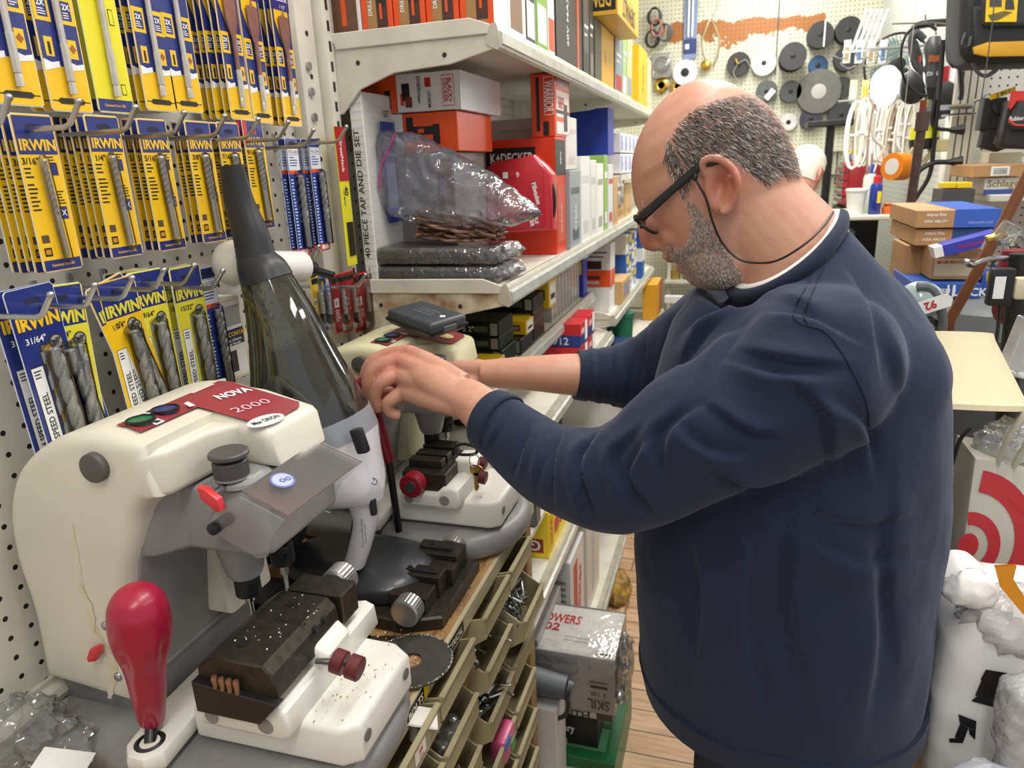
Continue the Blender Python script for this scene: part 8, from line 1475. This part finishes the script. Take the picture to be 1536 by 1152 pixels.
m = MB(); m.tube([(cx_, Yl, zb+.02), (cx_, Yl, zb-.035)], .014, BRASS, 14); m.lathe([(.016, -.05), (.018, -.03), (.013, -.02)], BRASS, 16, (cx_, Yl, zb)); m.build('socket', t)
m = MB(); m.lathe([(.05, .605), (.055, .64), (.05, .75), (.045, .9), (.02, zb-.06), (.014, zb-.045)], clear('#dfe6e6', .3, .05, 'glass_base'), 28, (cx_, Yl, 0)); m.build('glass_base', t)
m = MB(); m.tube([at(1455, 642, y=Yl-.05), at(1440, 660, y=Yl-.06), at(1430, 690, y=Yl-.07), at(1420, 725, y=Yl-.07), at(1405, 745, y=Yl-.06)], .003, BLK, 8, sm=4); m.build('cord', t)
BW = clear('#e8ebec', .22, .12, 'bubble_wrap', bump=1, bscale=90, milk=.28)
solo('bubble_wrap', crumple((cx_-.015, Yl+.01, .77), (.075, .075, .19), .35, 11, BW, 48, 36), 'bubble wrap bundled round the glass lamp base', 'wrap')
# table that carries lamp and bags, hidden behind the man
t = thing('low_table', 'low dark table under the lamp and shopping bags', 'table', (.55, 1.15, 0)); m = MB(); m.b2((.285, .70, .56), (.95, 1.62, .595), mat('#4b3526', .5, noise=.2), .004, 1); m.build('table_top', t)
for x_ in (.31, .92):
    for y_ in (.73, 1.59): m = MB(); m.b2((x_-.02, y_-.02, 0), (x_+.02, y_+.02, .56), mat('#3c2a1e', .5)); m.build('leg', t)
m = MB(); m.prism([(at(1425, 880, y=1.3).x, .60), (at(1433, 850, y=1.3).x+.02, .60), (at(1468, 660, y=1.3).x+.012, at(1468, 655, y=1.3).z), (at(1465, 660, y=1.3).x, at(1468, 655, y=1.3).z)], 1.28, 1.31, mat('#1e3c9c', .4), 'y', .002, 1); solo('blue_folder', m, 'blue edged folder standing between bubble wrap and the red circle bag', 'folder')
m = MB(); m.box((.43, 1.22, .64), (.08, .08, .08), mat('#d3b91c', .5), .006, 2); solo('yellow_box', m, 'yellow object low behind the white bag', 'box')
# shopping bag with red circles
Yt = 1.12; t = thing('shopping_bag', 'grey-cream shopping bag printed with red rings at the right edge', 'shopping bag', (at(1500, 800, y=Yt).x, Yt, .60))
BGm = mat('#cfcbbd', .65, bump=.5, bscale=14, noise=.1, nscale=6); Q = lambda px, py, dy=0: at(px, py, y=Yt+dy)
m = MB(); out = [pp2(1462, 686, Yt), pp2(1500, 694, Yt), pp2(1545, 706, Yt), pp2(1640, 712, Yt), pp2(1650, 1000, Yt), pp2(1425, 990, Yt), pp2(1437, 870, Yt)]
out = [(x_, max(z_, .60)) for x_, z_ in out]; m.prism(out, Yt, Yt+.10, BGm, 'y', .006, 2); m.build('bag_body', t)
red_ = mat('#c8323c', .55)
def ringm(c, r0, r1, a0, a1, n_=24):
    m = MB(); vs = []; fs = []
    for k in range(n_+1):
        a = a0+(a1-a0)*k/n_
        for r_ in (r0, r1): vs.append((c.x+r_*math.cos(a), Yt-.0012, c.z+1.35*r_*math.sin(a)))
    for k in range(n_): fs.append((2*k, 2*k+1, 2*k+3, 2*k+2))
    m.add(vs, fs, red_); return m
cR = Q(1452, 818)
m = MB(); m.add([(cR.x+.0135*math.cos(a), Yt-.0012, cR.z+.021*math.sin(a)) for a in [2*PI*k/28 for k in range(28)]], [tuple(range(28))], red_); m.build('red_dot', t)
ringm(Q(1452, 818), .026, .042, -1.35, 1.75).build('red_ring', t); ringm(Q(1450, 812), .062, .088, -1.0, 1.5).build('red_ring', t); m = MB(); m.prism([pp2(1512, 745, Yt), pp2(1560, 760, Yt), pp2(1560, 800, Yt)], Yt-.0018, Yt-.0008, red_, 'y'); m.build('red_corner', t)
m = MB(); m.tube([Q(1496, 695), Q(1515, 650), Q(1545, 610)], .010, mat('#c4c2ae', .7), 6, flat=.2); m.tube([Q(1520, 700, .0), Q(1540, 665, 0), Q(1560, 640)], .010, mat('#c4c2ae', .7), 6, flat=.2); m.build('handle', t)
solo('bubble_wrap', crumple((at(1535, 685, y=Yt+.05).x, Yt+.05, at(1535, 690, y=Yt).z), (.07, .04, .05), .35, 13, BW, 36, 24), 'bubble wrap sticking out of the red ring bag', 'wrap')
# big white bag in front
PW = clear('#ffffff', .0, .25, 'thin_white_bag', bump=.2, bscale=18, milk=.93, milkcol='#f4f3f1', ior=1.3); t = thing('plastic_bag', 'big white plastic bag with black marks in the lower right corner', 'plastic bag', (.40, .93, .597))
Yw = .95
def bagmesh(outl, y0, y1, vox, amp, seed, fr):
    m = MB(); m.prism(outl, y0, y1, 'x', 'y', .04, 4); mm = remeshed(m, vox, 6, .6)
    mm.update()
    for v in mm.vertices:
        c_ = v.co; v.co += v.normal*amp*(mnoise.ridged_multi_fractal(c_*fr+Vector((seed, 0, 0)), .9, 2.1, 4, .9, 2)-1.0)*.7
    return mm
o_ = [pp2(1400, 915, Yw), pp2(1420, 885, Yw), pp2(1450, 868, Yw), pp2(1478, 870, Yw), pp2(1500, 890, Yw), pp2(1620, 900, Yw), pp2(1640, 1150, Yw), pp2(1372, 1145, Yw), pp2(1382, 1000, Yw)]
o_ = [(x_, z_ if z_ > .80 else .604) for x_, z_ in o_]; put(bagmesh(o_, Yw-.08, Yw+.10, .006, .0045, 3, 7), 'bag_skin', t, [PW])
bagbv = BVHTree.FromPolygons([v.co[:] for v in bpy.data.objects['bag_skin'].data.vertices], [tuple(p.vertices) for p in bpy.data.objects['bag_skin'].data.polygons]); tinv = wpos(t).inverted()
def on_bag(px, py):
    r_ = (at(px, py, y=1.0)-Vector((0, 0, H))).normalized(); h_ = bagbv.ray_cast(tinv @ Vector((0, 0, H)), tinv.to_3x3() @ r_); return wpos(t) @ (h_[0]+h_[1]*.002) if h_[0] else at(px, py, y=Yw-.085)
m = MB()
for qi_, q4 in enumerate(([(1478, 1003), (1510, 1008), (1500, 1025), (1470, 1018)], [(1472, 1018), (1500, 1025), (1494, 1048), (1462, 1042)], [(1466, 1042), (1492, 1048), (1492, 1060), (1456, 1050)], [(1437, 1070), (1464, 1080), (1463, 1094), (1440, 1084)], [(1440, 1084), (1452, 1090), (1444, 1112), (1432, 1104)], [(1452, 1090), (1463, 1094), (1462, 1108), (1454, 1100)], [(1424, 1106), (1444, 1106), (1444, 1113), (1424, 1112)])):
    if qi_ == 3: m.build('black_mark', t, smooth=False); m = MB()
    for i_ in range(4):
        for j_ in range(4):
            def bl(u_, v_): a_ = [q4[0][k]+(q4[1][k]-q4[0][k])*u_ for k in (0, 1)]; b_ = [q4[3][k]+(q4[2][k]-q4[3][k])*u_ for k in (0, 1)]; return on_bag(a_[0]+(b_[0]-a_[0])*v_, a_[1]+(b_[1]-a_[1])*v_)
            m.quad(bl(i_/4, j_/4), bl((i_+1)/4, j_/4), bl((i_+1)/4, (j_+1)/4), bl(i_/4, (j_+1)/4), mat('#141414', .4))
m.build('black_mark', t, smooth=False)
m = MB(); kx = at(1455, 885, y=Yw-.06); m.ball(kx, (.030, .022, .028), PW, 24, 16)
mm = remeshed(m, .004, 2); mm.update()
for v in mm.vertices: v.co += v.normal*.006*(mnoise.ridged_multi_fractal(v.co*30, .9, 2.1, 4, .9, 2)-1.0)
put(mm, 'bag_knot', t, [PW])
t = thing('wrap_bundle', 'crumpled clear bubble wrap over the right of the white bag', 'wrap', (at(1515, 1050, y=.84).x, .84, .7)); mm = bagmesh([(x_, z_ if z_ > .76 else .61) for x_, z_ in [pp2(1505, 1025, .83), pp2(1560, 1015, .83), pp2(1610, 1190, .83), pp2(1492, 1190, .83), pp2(1490, 1090, .83)]], .80, .86, .005, .007, 9, 22); put(mm, 'bubble_film', t, [clear('#f8f8f8', .1, .15, 'bubble_film', bump=.5, bscale=160, milk=.45, milkcol='#f2f2f2')])
solo('clear_wrap', crumple(at(1510, 930, y=Yw-.05), (.055, .04, .05), .3, 21, clear('#f8f6f6', .1, .15, 'clear_wrap', bump=.8, bscale=90, milk=.45, milkcol='#f2eeee'), 40, 28), 'clear film heap with bubbles beside the bag knot', 'wrap')
m = MB(); p = [at(px, py, y=Yw-.10) for px, py in [(1492, 850), (1525, 848), (1520, 870), (1545, 910), (1535, 922), (1500, 880)]]; m.add(p+[q_+Vector((0, .002, .001)) for q_ in p], [(0, 1, 2, 5), (2, 3, 4, 5), (6, 7, 8, 11), (8, 9, 10, 11)], mat('#e8981c', .4)); solo('orange_ribbon', m, 'short orange-yellow ribbon on the white bag', 'ribbon', ang=3)
# carton and grey bag at the lower right corner
cb(1330, 1095, 1392, 1260, .93, .12, KR, 'kraft carton with purple edge trim below the sweatshirt hem', deco=[('n', .93, 0, 1, 1, mat('#7a6aa8'))], z0=0)
m = MB(); m.b2((at(1395, 1140, y=.9).x, .83, 0), (.70, 1.05, .56), mat('#6e5a48', .6)); 
gs_ = at(1458, 1192, y=.80); hs_ = (gs_.z+.055-.597)/2; solo('grey_sack', crumple((gs_.x+.015, gs_.y, .597+hs_*.95), (.085, .05, hs_), .2, 17, mat('#b9bdc4', .35, bump=.3, bscale=12), 36, 24), 'grey plastic sack at the bottom right edge', 'bag')
